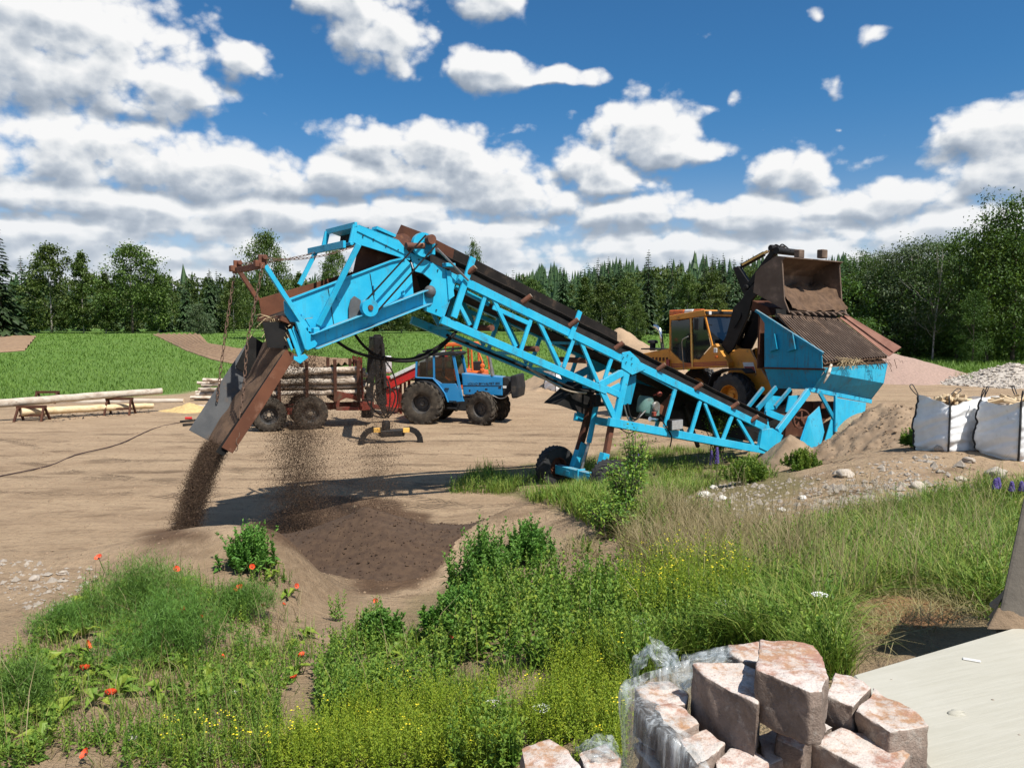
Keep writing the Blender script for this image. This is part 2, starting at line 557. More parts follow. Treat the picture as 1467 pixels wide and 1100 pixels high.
pmat('blue_paint', (0.016, 0.38, 0.60), (0.035, 0.435, 0.64), 2.2, rough=0.45, dirt=(0.06, 0.17, 0.22), dirt_amt=0.30, dirt_scale=2.6, bump=0.08, bscale=9, streak=(0.08, 0.22, 0.28), streak_amt=0.35, spec=0.3, chips=(0.10, 0.045, 0.025), dust=(0.24, 0.20, 0.15))
pmat('blue_paint_shaded_dirty', (0.008, 0.23, 0.37), (0.012, 0.27, 0.43), 1.2, rough=0.55, dirt=(0.09, 0.10, 0.09), dirt_amt=0.42, dirt_scale=1.6, bump=0.15, bscale=7, streak=(0.05, 0.12, 0.14), streak_amt=0.7, spec=0.25, chips=(0.10, 0.045, 0.025), dust=(0.24, 0.20, 0.15))  # dirtier blue, its base also darkened to paint in the hopper's shaded sides
pmat('rust', (0.17, 0.06, 0.03), (0.10, 0.04, 0.025), 5, rough=0.85, bump=0.25, dirt=(0.26, 0.12, 0.06), dirt_amt=0.4, dirt_scale=6)
pmat('rust_plate', (0.155, 0.062, 0.034), (0.11, 0.045, 0.026), 1.6, rough=0.85, bump=0.2, dirt=(0.24, 0.13, 0.085), dirt_amt=0.3, dirt_scale=3, spec=0.2)
pmat('rust_pink', (0.25, 0.125, 0.09), (0.19, 0.09, 0.065), 1.6, rough=0.8, bump=0.15, dirt=(0.32, 0.20, 0.15), dirt_amt=0.3, dirt_scale=3, spec=0.2)
pmat('brown_paint', (0.06, 0.024, 0.015), (0.09, 0.036, 0.02), 3, rough=0.75, bump=0.1, dirt=(0.14, 0.08, 0.05), dirt_amt=0.3, spec=0.2)
pmat('black_rubber', (0.012, 0.0115, 0.011), (0.02, 0.019, 0.018), 4, rough=0.85, bump=0.2, dirt=(0.06, 0.045, 0.035), dirt_amt=0.25, spec=0.15)
pmat('belt_rubber', (0.014, 0.012, 0.011), (0.022, 0.019, 0.017), 2, rough=0.85, dirt=(0.06, 0.042, 0.03), dirt_amt=0.35, dirt_scale=4, bump=0.2, spec=0.12, dust=(0.07, 0.05, 0.036))
pmat('grey_sheet', (0.07, 0.074, 0.078), (0.10, 0.102, 0.104), 3, rough=0.65, dirt=(0.15, 0.11, 0.08), dirt_amt=0.3, bump=0.15)
pmat('dark_steel', (0.016, 0.015, 0.015), (0.03, 0.026, 0.023), 3, rough=0.7, dirt=(0.08, 0.055, 0.04), dirt_amt=0.3, bump=0.1, spec=0.2)
pmat('grease_black', (0.009, 0.0085, 0.008), (0.017, 0.015, 0.014), 3, rough=0.6, dirt=(0.06, 0.045, 0.032), dirt_amt=0.28, spec=0.25)
pmat('steel', (0.42, 0.40, 0.37), (0.3, 0.28, 0.25), 6, rough=0.38, metal=0.8)
pmat('chrome', (0.75, 0.75, 0.74), None, rough=0.18, metal=1.0)
pmat('chain_steel', (0.14, 0.09, 0.065), (0.2, 0.12, 0.08), 12, rough=0.7, metal=0.4)
pmat('engine_green', (0.14, 0.26, 0.22), (0.10, 0.19, 0.17), 4, rough=0.5, dirt=(0.08, 0.07, 0.05), dirt_amt=0.4)
pmat('red_cap', (0.28, 0.05, 0.03), (0.2, 0.04, 0.025), 4, rough=0.6)
pmat('pale_cap', (0.36, 0.29, 0.21), (0.26, 0.20, 0.14), 9, rough=0.7)
pmat('lamp_glass', (0.55, 0.57, 0.58), (0.45, 0.47, 0.48), 20, rough=0.15, metal=0.5)
pmat('yellow_paint', (0.62, 0.26, 0.025), (0.55, 0.21, 0.02), 2, rough=0.45, dirt=(0.18, 0.10, 0.05), dirt_amt=0.32, dirt_scale=2.2, bump=0.05, chips=(0.08, 0.04, 0.02), dust=(0.26, 0.18, 0.11))
pmat('yellow_light', (0.78, 0.48, 0.12), (0.7, 0.38, 0.08), 2, rough=0.45)
pmat('red_stripe', (0.30, 0.035, 0.025), None, rough=0.5)
pmat('bucket_steel', (0.105, 0.068, 0.046), (0.14, 0.096, 0.068), 2, rough=0.7, dirt=(0.26, 0.18, 0.13), dirt_amt=0.4, bump=0.15, metal=0.1)
pmat('glass_dark', (0.012, 0.014, 0.016), None, rough=0.06, spec=0.8)
pmat('amber', (0.55, 0.13, 0.02), (0.45, 0.09, 0.015), 5, rough=0.25)
pmat('white_paint', (0.68, 0.67, 0.64), (0.58, 0.56, 0.52), 4, rough=0.5)
pmat('tractor_blue', (0.014, 0.19, 0.42), (0.022, 0.215, 0.45), 1.5, rough=0.38, dirt=(0.13, 0.13, 0.12), dirt_amt=0.2, dirt_scale=3, dust=(0.22, 0.22, 0.21))
pmat('tractor_black', (0.015, 0.015, 0.016), (0.025, 0.025, 0.025), 4, rough=0.65, dirt=(0.10, 0.08, 0.06), dirt_amt=0.2, spec=0.25)
pmat('tyre', (0.035, 0.03, 0.025), (0.075, 0.062, 0.048), 3, rough=0.95, dirt=(0.15, 0.12, 0.09), dirt_amt=0.45, dirt_scale=4, bump=0.2, spec=0.1)
pmat('tyre_clean', (0.016, 0.016, 0.016), (0.03, 0.029, 0.028), 4, rough=0.75, dirt=(0.12, 0.10, 0.08), dirt_amt=0.2, bump=0.15)
pmat('rim_dark', (0.03, 0.03, 0.032), (0.07, 0.06, 0.05), 5, rough=0.6, dirt=(0.15, 0.12, 0.09), dirt_amt=0.4)
pmat('red_paint', (0.55, 0.025, 0.02), (0.45, 0.02, 0.02), 2, rough=0.4, dirt=(0.2, 0.12, 0.08), dirt_amt=0.2)
pmat('red_dirty', (0.16, 0.03, 0.018), (0.11, 0.024, 0.016), 3, rough=0.7, dirt=(0.11, 0.07, 0.045), dirt_amt=0.45, spec=0.2)
pmat('orange_paint', (0.66, 0.14, 0.02), (0.58, 0.11, 0.02), 2, rough=0.45, dirt=(0.25, 0.15, 0.09), dirt_amt=0.25)
pmat('barrel_blue', (0.01, 0.04, 0.42), (0.015, 0.05, 0.5), 3, rough=0.4)
pmat('birch_bark', (0.52, 0.45, 0.37), (0.33, 0.25, 0.18), 5, rough=0.85, bump=0.4, dirt=(0.07, 0.05, 0.04), dirt_amt=0.45, dirt_scale=5, stretch=(0.8, 2, 2), rand=0.5)
pmat('pale_log', (0.66, 0.53, 0.33), (0.55, 0.40, 0.22), 3, rough=0.8, bump=0.2, dirt=(0.30, 0.18, 0.09), dirt_amt=0.25, stretch=(0.4, 3, 3))
pmat('grey_log', (0.50, 0.44, 0.36), (0.38, 0.31, 0.24), 3, rough=0.85, bump=0.3, dirt=(0.17, 0.12, 0.09), dirt_amt=0.35, stretch=(0.4, 3, 3))
pmat('cut_wood', (0.62, 0.49, 0.32), (0.50, 0.36, 0.21), 9, rough=0.8, rand=0.5)
pmat('sawdust', (0.56, 0.40, 0.17), (0.46, 0.32, 0.14), 9, rough=0.95, bump=0.6, bscale=60)
pmat('sack', (0.83, 0.83, 0.82), (0.75, 0.75, 0.74), 5, rough=0.62, bump=0.35, bscale=7, dirt=(0.52, 0.49, 0.44), dirt_amt=0.22, dirt_scale=3)
pmat('strap_black', (0.02, 0.02, 0.022), None, rough=0.7)
pmat('sand_dark', (0.052, 0.029, 0.016), (0.080, 0.047, 0.026), 9, rough=0.95, bump=0.5, bscale=90)
pmat('soil', (0.075, 0.042, 0.023), (0.125, 0.072, 0.040), 5, rough=0.95, bump=0.7, bscale=30)
pmat('dirt_pile', (0.30, 0.212, 0.135), (0.21, 0.145, 0.09), 1.6, rough=0.95, bump=0.7, bscale=26, dirt=(0.17, 0.11, 0.065), dirt_amt=0.35, dirt_scale=1.2)
pmat('sand_pile_pale', (0.36, 0.25, 0.155), (0.27, 0.19, 0.12), 1.2, rough=0.95, bump=0.6, bscale=20)
pmat('pink_gravel', (0.36, 0.245, 0.195), (0.27, 0.185, 0.145), 12, rough=0.95, bump=0.8, bscale=26)
pmat('grey_gravel', (0.46, 0.41, 0.35), (0.32, 0.28, 0.24), 7, detail=2, rough=0.95, bump=1.0, bscale=7)
pmat('stone', (0.44, 0.38, 0.31), (0.33, 0.28, 0.23), 6, rough=0.9, bump=0.4, rand=0.5, dirt=(0.25, 0.18, 0.12), dirt_amt=0.3)
pmat('white_stone', (0.70, 0.67, 0.60), (0.58, 0.53, 0.46), 6, rough=0.9, bump=0.4)
pmat('straw', (0.55, 0.44, 0.26), (0.42, 0.31, 0.17), 8, rough=0.9)
pmat('bark_dark', (0.075, 0.058, 0.045), (0.12, 0.095, 0.075), 8, rough=0.95, bump=0.4)
pmat('bark_pale', (0.42, 0.39, 0.35), (0.24, 0.21, 0.18), 4, rough=0.9, bump=0.3, dirt=(0.04, 0.035, 0.03), dirt_amt=0.35, dirt_scale=6)
pmat('poppy_red', (0.80, 0.09, 0.025), (0.72, 0.06, 0.015), 20, rough=0.6)
pmat('poppy_eye', (0.02, 0.015, 0.02), None, rough=0.8)
pmat('petal_yellow', (0.72, 0.60, 0.02), None, rough=0.7)
pmat('petal_white', (0.80, 0.80, 0.76), None, rough=0.7)
pmat('petal_violet', (0.07, 0.045, 0.20), (0.12, 0.08, 0.3), 30, rough=0.7)
pmat('cable', (0.04, 0.02, 0.018), None, rough=0.7)
pmat('moss_brown', (0.24, 0.13, 0.055), (0.16, 0.085, 0.04), 7, rough=0.95, bump=0.6, bscale=30)

def leaf_mat(name, cols, rough=0.55, trans=0.32, spec=0.35, rand=0.25):
    """foliage: colour by the face's own value, light passing through the blade"""
    m = bpy.data.materials.new(name); m.use_nodes = True
    t = NT(m.node_tree); t.t.nodes.clear()
    a = t.n('ShaderNodeAttribute', attribute_name='var')
    ramp_ = t.n('ShaderNodeValToRGB'); t.link(a.outputs['Fac'], ramp_.inputs[0])
    els = ramp_.color_ramp.elements
    els[0].position = 0; els[0].color = c4(cols[0]); els[1].position = 1; els[1].color = c4(cols[-1])
    for i, c in enumerate(cols[1:-1]):
        e_ = els.new((i + 1) / (len(cols) - 1)); e_.color = c4(c)
    oi = t.n('ShaderNodeObjectInfo')
    hsv = t.n('ShaderNodeHueSaturation'); t.link(ramp_.outputs[0], hsv.inputs['Color'])
    t.put(hsv.inputs['Value'], t.math('ADD', 1 - rand / 2, t.math('MULTIPLY', oi.outputs['Random'], rand)))
    t.put(hsv.inputs['Hue'], t.math('ADD', 0.5 - 0.012, t.math('MULTIPLY', oi.outputs['Random'], 0.024)))
    b = t.n('ShaderNodeBsdfPrincipled'); t.link(hsv.outputs[0], b.inputs['Base Color']); b.inputs['Roughness'].default_value = rough
    b.inputs['Specular IOR Level'].default_value = spec
    tr = t.n('ShaderNodeBsdfTranslucent'); t.put(tr.inputs[0], t.mix(0.5, hsv.outputs[0], (0.10, 0.16, 0.01, 1)))
    mx = t.n('ShaderNodeMixShader'); mx.inputs[0].default_value = trans
    t.link(b.outputs[0], mx.inputs[1]); t.link(tr.outputs[0], mx.inputs[2])
    o = t.n('ShaderNodeOutputMaterial'); t.link(mx.outputs[0], o.inputs[0])
    M[name] = m
    return m
leaf_mat('grass_leaf', [(0.070, 0.132, 0.017), (0.126, 0.218, 0.026), (0.196, 0.284, 0.038), (0.364, 0.343, 0.096)])
leaf_mat('field_leaf', [(0.116, 0.205, 0.029), (0.137, 0.234, 0.034), (0.159, 0.257, 0.040)], rand=0.0)
leaf_mat('herb_leaf', [(0.058, 0.135, 0.018), (0.116, 0.230, 0.029), (0.189, 0.304, 0.041), (0.304, 0.378, 0.048)])
leaf_mat('lime_leaf', [(0.130, 0.205, 0.016), (0.238, 0.313, 0.022), (0.389, 0.400, 0.030)])
leaf_mat('fern_leaf', [(0.064, 0.158, 0.022), (0.108, 0.231, 0.035), (0.172, 0.310, 0.050)])
leaf_mat('dry_leaf', [(0.14, 0.125, 0.045), (0.26, 0.205, 0.09), (0.38, 0.31, 0.17)], trans=0.2)
leaf_mat('spruce_leaf', [(0.018, 0.039, 0.014), (0.034, 0.067, 0.021), (0.060, 0.101, 0.030)], trans=0.12, rand=0.5)
leaf_mat('birch_leaf', [(0.045, 0.077, 0.016), (0.080, 0.126, 0.024), (0.125, 0.175, 0.036)], trans=0.28, rand=0.45)
leaf_mat('alder_leaf', [(0.027, 0.065, 0.011), (0.057, 0.119, 0.018), (0.108, 0.189, 0.026)], trans=0.28, rand=0.3)
leaf_mat('willow_leaf', [(0.048, 0.078, 0.036), (0.084, 0.120, 0.054), (0.132, 0.168, 0.084)], trans=0.25, rand=0.3)

# ground: one surface whose kinds (sandy yard, field grass, furrows, damp sand) are marked on the mesh
def ground_mat():
    m = bpy.data.materials.new('ground'); m.use_nodes = True
    t = NT(m.node_tree); t.t.nodes.clear()
    g = t.n('ShaderNodeNewGeometry'); P = g.outputs['Position']
    def attr(n):
        return t.n('ShaderNodeAttribute', attribute_name=n).outputs['Fac']
    track = t.mapping(P, scale=(0.24, 1.0, 1.0), rot=(0, 0, R(-9)))
    n_tr = t.noise(track, 1.5, 7, 0.66, 0.9)
    n_mid = t.noise(t.mapping(P, scale=(0.5, 1, 1)), 0.8, 8, 0.68)
    n_fin = t.noise(P, 7.0, 6, 0.7)
    n_grain = t.noise(P, 55.0, 3, 0.7)
    sand = t.mix(t.remap(n_mid, 0.32, 0.68), c4((0.43, 0.31, 0.198)), c4((0.335, 0.235, 0.148)))
    sand = t.mix(t.math('MULTIPLY', t.remap(n_tr, 0.50, 0.70), 0.7), sand, c4((0.17, 0.112, 0.068)))
    sand = t.mix(t.math('MULTIPLY', t.remap(n_tr, 0.46, 0.34), 0.5), sand, c4((0.40, 0.29, 0.185)))
    sand = t.mix(t.math('MULTIPLY', t.remap(n_fin, 0.50, 0.72), 0.65), sand, c4((0.19, 0.13, 0.082)))
    sand = t.mix(t.math('MULTIPLY', t.remap(n_grain, 0.60, 0.78), 0.5), sand, c4((0.46, 0.36, 0.26)))
    sand = t.mix(t.math('MULTIPLY', t.remap(n_grain, 0.38, 0.26), 0.5), sand, c4((0.15, 0.10, 0.06)))
    damp = t.mix(t.remap(n_fin, 0.4, 0.7), c4((0.115, 0.07, 0.042)), c4((0.16, 0.10, 0.062)))
    col = t.mix(attr('damp'), sand, damp)
    soil = t.mix(t.remap(n_fin, 0.3, 0.7), c4((0.25, 0.175, 0.108)), c4((0.345, 0.25, 0.158)))
    col = t.mix(attr('soil'), col, soil)
    gr = t.mix(t.remap(t.noise(P, 0.9, 6, 0.7), 0.35, 0.65), c4((0.075, 0.15, 0.024)), c4((0.115, 0.205, 0.036)))
    gr = t.mix(t.remap(t.noise(P, 0.06, 3, 0.5), 0.35, 0.7), gr, c4((0.12, 0.20, 0.045)))
    col = t.mix(attr('grass'), col, gr)
    moss = t.mix(t.remap(n_fin, 0.35, 0.7), c4((0.10, 0.12, 0.03)), c4((0.24, 0.19, 0.10)))
    col = t.mix(t.math('MULTIPLY', attr('moss'), t.remap(n_fin, 0.30, 0.60, 0.35, 1.0)), col, moss)
    # tyre tracks with tread marks
    sp_ = t.n('ShaderNodeSeparateXYZ'); t.link(P, sp_.inputs[0]); X_, Y_ = sp_.outputs[0], sp_.outputs[1]
    wig = t.math('MULTIPLY', t.math('SUBTRACT', t.noise(P, 0.12, 2, 0.5), 0.5), 3.0)
    trk = None; mk = None
    for sl_, c_ in ((-0.10, 15.2), (-0.10, 16.9), (0.06, 19.4), (0.06, 21.1), (-0.03, 23.4), (-0.03, 25.0), (-0.55, 13.0), (-0.55, 14.9)):
        d_ = t.math('ADD', t.math('SUBTRACT', Y_, t.math('MULTIPLY_ADD', X_, sl_, c_)), wig)
        m_ = t.remap(t.math('ABSOLUTE', d_), 0.16, 0.30, 1.0, 0.0)
        w_ = t.math('SINE', t.math('MULTIPLY', t.math('ADD', X_, t.math('MULTIPLY', t.math('ABSOLUTE', d_), 1.2)), 34.0))
        q_ = t.math('MULTIPLY', m_, w_)
        trk = q_ if trk is None else t.math('ADD', trk, q_); mk = m_ if mk is None else t.math('MAXIMUM', mk, m_)
    brk = t.remap(t.noise(P, 0.8, 4, 0.6), 0.42, 0.60)
    trk = t.math('MULTIPLY', trk, brk); mk = t.math('MULTIPLY', mk, brk)
    col = t.mix(t.math('MULTIPLY', mk, t.math('MULTIPLY_ADD', attr('grass'), -0.5, 0.5)), col, c4((0.20, 0.135, 0.085)))
    b = t.n('ShaderNodeBsdfPrincipled'); t.put(b.inputs['Base Color'], col); b.inputs['Roughness'].default_value = 0.95
    b.inputs['Specular IOR Level'].default_value = 0.15
    hgt = t.math('ADD', t.math('MULTIPLY', n_fin, 1.0), t.math('ADD', t.math('MULTIPLY', n_grain, 0.35), t.math('MULTIPLY_ADD', n_tr, 1.3, t.math('MULTIPLY', trk, 0.45))))
    bn = t.n('ShaderNodeBump'); bn.inputs['Strength'].default_value = 0.9; bn.inputs['Distance'].default_value = 0.09
    t.put(bn.inputs['Height'], hgt); t.link(bn.outputs[0], b.inputs['Normal'])
    o = t.n('ShaderNodeOutputMaterial'); t.link(b.outputs[0], o.inputs[0])
    M['ground'] = m
ground_mat()

def furrow_mat():
    m = bpy.data.materials.new('furrow_soil'); m.use_nodes = True
    t = NT(m.node_tree); t.t.nodes.clear()
    g = t.n('ShaderNodeNewGeometry'); P = g.outputs['Position']
    col = t.mix(t.remap(t.noise(P, 1.2, 6, 0.65), 0.3, 0.7), c4((0.29, 0.185, 0.105)), c4((0.21, 0.13, 0.075)))
    b = t.n('ShaderNodeBsdfPrincipled'); t.put(b.inputs['Base Color'], col); b.inputs['Roughness'].default_value = 0.95
    o = t.n('ShaderNodeOutputMaterial'); t.link(b.outputs[0], o.inputs[0])
    M['furrow_soil'] = m
furrow_mat()

def slab_mat():
    m = bpy.data.materials.new('concrete'); m.use_nodes = True
    t = NT(m.node_tree); t.t.nodes.clear()
    tc_ = t.n('ShaderNodeTexCoord'); P = tc_.outputs['Object']
    br = t.noise(t.mapping(t.mapping(P, rot=(0, 0, R(-20))), scale=(1.4, 26, 1)), 1.9, 8, 0.75, 0.3)
    col = t.mix(t.remap(br, 0.35, 0.65), c4((0.41, 0.39, 0.325)), c4((0.375, 0.355, 0.29)))
    col = t.mix(t.math('MULTIPLY', t.remap(t.noise(P, 1.3, 6, 0.65), 0.45, 0.75), 0.6), col, c4((0.47, 0.45, 0.39)))
    col = t.mix(t.math('MULTIPLY', t.remap(t.noise(P, 3.1, 8, 0.7), 0.60, 0.78), 0.5), col, c4((0.27, 0.22, 0.145)))
    b = t.n('ShaderNodeBsdfPrincipled'); t.put(b.inputs['Base Color'], col); b.inputs['Roughness'].default_value = 0.85
    bn = t.n('ShaderNodeBump'); bn.inputs['Strength'].default_value = 0.25; bn.inputs['Distance'].default_value = 0.01
    t.put(bn.inputs['Height'], br); t.link(bn.outputs[0], b.inputs['Normal'])
    o = t.n('ShaderNodeOutputMaterial'); t.link(b.outputs[0], o.inputs[0])
    M['concrete'] = m
slab_mat()
pmat('post_concrete', (0.105, 0.09, 0.073), (0.145, 0.125, 0.102), 5, rough=0.9, bump=0.3, dirt=(0.10, 0.085, 0.07), dirt_amt=0.4)

def block_mat():
    """walling block: brown and red concrete with white bloom on its upper face"""
    m = bpy.data.materials.new('walling_block'); m.use_nodes = True
    t = NT(m.node_tree); t.t.nodes.clear()
    tc_ = t.n('ShaderNodeTexCoord'); oi = t.n('ShaderNodeObjectInfo')
    off = t.n('ShaderNodeCombineXYZ'); t.put(off.inputs[0], t.math('MULTIPLY', oi.outputs['Random'], 31.0)); t.put(off.inputs[1], t.math('MULTIPLY', oi.outputs['Random'], 77.0))
    P = t.vmath('ADD', tc_.outputs['Object'], off.outputs[0])
    n1 = t.noise(P, 5.0, 6, 0.65); n2 = t.noise(P, 22, 6, 0.7); n3 = t.noise(P, 90, 3, 0.7)
    col = t.mix(t.remap(n1, 0.38, 0.62), c4((0.165, 0.125, 0.10)), c4((0.275, 0.21, 0.17)))
    col = t.mix(t.math('MULTIPLY', t.remap(n2, 0.45, 0.72), 0.6), col, c4((0.07, 0.048, 0.038)))
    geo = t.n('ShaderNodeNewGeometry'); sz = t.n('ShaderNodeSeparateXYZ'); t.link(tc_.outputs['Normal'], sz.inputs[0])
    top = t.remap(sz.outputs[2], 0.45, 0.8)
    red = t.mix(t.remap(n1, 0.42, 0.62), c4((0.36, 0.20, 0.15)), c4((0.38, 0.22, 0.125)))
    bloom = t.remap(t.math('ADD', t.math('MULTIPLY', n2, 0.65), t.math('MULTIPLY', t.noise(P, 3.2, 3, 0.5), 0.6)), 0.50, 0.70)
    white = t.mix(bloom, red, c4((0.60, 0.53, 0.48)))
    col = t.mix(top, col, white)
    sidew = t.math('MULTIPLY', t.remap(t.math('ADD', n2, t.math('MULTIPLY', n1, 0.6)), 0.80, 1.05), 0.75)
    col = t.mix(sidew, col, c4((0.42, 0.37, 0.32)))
    b = t.n('ShaderNodeBsdfPrincipled'); t.put(b.inputs['Base Color'], col); b.inputs['Roughness'].default_value = 0.92
    b.inputs['Specular IOR Level'].default_value = 0.2
    col = t.mix(t.math('MULTIPLY', t.remap(n3, 0.55, 0.75), 0.45), col, c4((0.10, 0.075, 0.06)))
    t.put(b.inputs['Base Color'], col)
    bn = t.n('ShaderNodeBump'); bn.inputs['Strength'].default_value = 0.9; bn.inputs['Distance'].default_value = 0.009
    t.put(bn.inputs['Height'], t.math('ADD', n2, t.math('MULTIPLY', n3, 0.7))); t.link(bn.outputs[0], b.inputs['Normal'])
    o = t.n('ShaderNodeOutputMaterial'); t.link(b.outputs[0], o.inputs[0])
    M['walling_block'] = m
block_mat()

def film_mat():
    m = bpy.data.materials.new('plastic_film'); m.use_nodes = True
    t = NT(m.node_tree); t.t.nodes.clear()
    tc_ = t.n('ShaderNodeTexCoord'); P = tc_.outputs['Object']
    wr = t.noise(t.mapping(P, scale=(14, 14, 1.3)), 2.0, 5, 0.65, 0.8)
    mi = t.remap(wr, 0.40, 0.74, 0.06, 0.55)
    tr = t.n('ShaderNodeBsdfTransparent'); tr.inputs[0].default_value = (0.93, 0.95, 0.95, 1)
    b = t.n('ShaderNodeBsdfPrincipled'); b.inputs['Base Color'].default_value = (0.62, 0.65, 0.66, 1); b.inputs['Roughness'].default_value = 0.16
    b.inputs['Specular IOR Level'].default_value = 0.9
    bn = t.n('ShaderNodeBump'); bn.inputs['Strength'].default_value = 0.7; bn.inputs['Distance'].default_value = 0.01
    t.put(bn.inputs['Height'], wr); t.link(bn.outputs[0], b.inputs['Normal'])
    mx = t.n('ShaderNodeMixShader'); t.put(mx.inputs[0], mi); t.link(tr.outputs[0], mx.inputs[1]); t.link(b.outputs[0], mx.inputs[2])
    o = t.n('ShaderNodeOutputMaterial'); t.link(mx.outputs[0], o.inputs[0])
    M['plastic_film'] = m
film_mat()

def glass_mat():
    m = bpy.data.materials.new('cab_glass'); m.use_nodes = True
    t = NT(m.node_tree); t.t.nodes.clear()
    tr = t.n('ShaderNodeBsdfTransparent'); tr.inputs[0].default_value = (0.45, 0.48, 0.48, 1)
    gl = t.n('ShaderNodeBsdfGlossy'); gl.inputs['Roughness'].default_value = 0.03; gl.inputs['Color'].default_value = (0.8, 0.85, 0.9, 1)
    fr = t.n('ShaderNodeFresnel'); fr.inputs[0].default_value = 1.5
    mx = t.n('ShaderNodeMixShader'); t.put(mx.inputs[0], t.math('ADD', fr.outputs[0], 0.03)); t.link(tr.outputs[0], mx.inputs[1]); t.link(gl.outputs[0], mx.inputs[2])
    o = t.n('ShaderNodeOutputMaterial'); t.link(mx.outputs[0], o.inputs[0])
    M['cab_glass'] = m
glass_mat()
# ------------------------------------------------------------------ the ground sheet
def graded():
    ys = [-8.0]
    while ys[-1] < 3: ys.append(ys[-1] + 0.35)
    while ys[-1] < 1500: ys.append(ys[-1] + min(max(0.055, 0.0095 * ys[-1]), 30))
    k = np.linspace(-1, 1, 431)
    xs = np.sinh(k * 6.1) / math.sinh(6.1) * 700
    return xs, np.array(ys)
gxs, gys = graded()
GX, GY = np.meshgrid(gxs, gys)
GZ = hz(GX, GY)
gv = np.stack([GX.ravel(), GY.ravel(), GZ.ravel()], 1)
nx, ny = len(gxs), len(gys)
ii = (np.arange(ny - 1)[:, None] * nx + np.arange(nx - 1)[None, :]).ravel()
gf = np.stack([ii, ii + 1, ii + nx + 1, ii + nx], 1)
ground = mesh_np('ground', gv, gf, M['ground'], smooth=True)
tag(ground, kind='structure')
vis = gv[:, 1] > 2.0
gpx, gpy = np.full(len(gv), -9999.0), np.full(len(gv), -9999.0)
gpx[vis], gpy[vis], _ = project(gv[vis])
gn = fbm(gv[:, 0], gv[:, 1], 0.6, 4, 77)

def soft_mask(polys, jitter=10.0, cond=None):
    m = np.zeros(len(gv))
    jx = gpx + jitter * 2 * fbm(gv[:, 0], gv[:, 1], 1.1, 3, 91)
    jy = gpy + jitter * 2 * fbm(gv[:, 0], gv[:, 1], 1.3, 3, 92)
    for p in polys:
        m = np.maximum(m, in_poly(jx, jy, p))
    if cond is not None: m = m * cond
    return m
FIELD_L = [(-900, 640), (0, 583), (110, 573), (255, 563), (330, 556), (560, 548), (640, 538), (775, 548), (860, 550), (1000, 552), (1000, 380), (-900, 380)]
FIELD_R = [(1262, 514), (1300, 524), (1335, 541), (1392, 552), (1440, 530), (1467, 528), (1800, 540), (2200, 560), (2200, 430), (1262, 430)]
far = (gv[:, 1] > 30).astype(float)
grass = np.maximum(soft_mask([FIELD_L, FIELD_R], 2.0, far), (np.abs(gpx - 733) > 1500) * (gv[:, 1] > 32))
grass = np.maximum(grass, (gv[:, 1] > 200) * 1.0)
SOIL = [(-300, 1300), (-300, 900), (0, 870), (130, 815), (230, 780), (330, 775), (400, 770), (470, 810), (560, 890), (640, 830), (720, 780), (960, 790), (1467, 690), (1900, 690), (1900, 1300)]
soil = soft_mask([SOIL], 8.0, (gv[:, 1] < 13) * 1.0) * 0.75
DAMP = [(330, 775), (385, 725), (470, 700), (570, 722), (640, 755), (630, 812), (540, 848), (410, 858), (320, 815)]
damp = soft_mask([DAMP, [(190, 805), (210, 768), (250, 758), (295, 772), (285, 805)]], 16.0, (gv[:, 1] < 16) * 1.0)
MOSS = [(640, 690), (760, 665), (880, 640), (1000, 632), (1110, 650), (1180, 690), (1060, 740), (960, 800), (900, 790), (860, 750), (760, 715)]
LUSH = [(440, 980), (520, 900), (640, 830), (760, 800), (960, 790), (1200, 760), (1467, 700), (1467, 900), (1230, 960), (1230, 1150), (300, 1150)]
moss = soft_mask([MOSS], 14.0, (gv[:, 1] < 24) * 1.0) * 0.9
moss = np.maximum(moss, soft_mask([LUSH], 12.0, (gv[:, 1] < 12) * 1.0) * 0.35)
for nm, val in (('grass', grass), ('soil', soil), ('damp', damp), ('moss', moss)):
    v2 = val.reshape(ny, nx).astype(float)
    k = np.pad(v2, 1, mode='edge')
    v2 = (k[:-2, 1:-1] + k[2:, 1:-1] + k[1:-1, :-2] + k[1:-1, 2:] + 2 * k[1:-1, 1:-1]) / 6
    a = ground.data.attributes.new(nm, 'FLOAT', 'POINT'); a.data.foreach_set('value', v2.ravel().astype(np.float32))

# furrowed plough land in the green field
def furrows(name, up, lo, n_ridge):
    U = [gp(*p) for p in up]; Lw = [gp(*p) for p in lo]
    def res(pts, n):
        d = np.cumsum([0] + [(pts[i + 1] - pts[i]).length for i in range(len(pts) - 1)])
        tt = np.linspace(0, d[-1], n)
        return np.stack([np.interp(tt, d, [p[k] for p in pts]) for k in range(3)], 1)
    A, B = res(U, 90), res(Lw, 90)
    nu = n_ridge * 8 + 1
    w = np.linspace(0, 1, nu)
    V = A[:, None, :] * (1 - w)[None, :, None] + B[:, None, :] * w[None, :, None]
    V = V.reshape(-1, 3)
    W = np.tile(w, 90)
    edge = np.minimum(sst(W, 0, 0.03), 1 - sst(W, 0.97, 1))
    V[:, 2] = hz(V[:, 0], V[:, 1]) + 0.05 + edge * (0.16 + 0.13 * np.cos(W * n_ridge * 2 * np.pi + 0.8 * fbm(V[:, 0], V[:, 1], 0.1, 2, 5)) + 0.06 * fbm(V[:, 0], V[:, 1], 1.5, 3, 6))
    i = (np.arange(89)[:, None] * nu + np.arange(nu - 1)[None, :]).ravel()
    o = mesh_np(name, V, np.stack([i, i + 1, i + nu + 1, i + nu], 1), M['furrow_soil'], smooth=True)
    tag(o, kind='structure')
furrows('ploughed_field', [(287, 480), (299, 494), (345, 502), (430, 511), (520, 519)], [(219, 480), (266, 503), (301, 515), (345, 525), (430, 536)], 9)
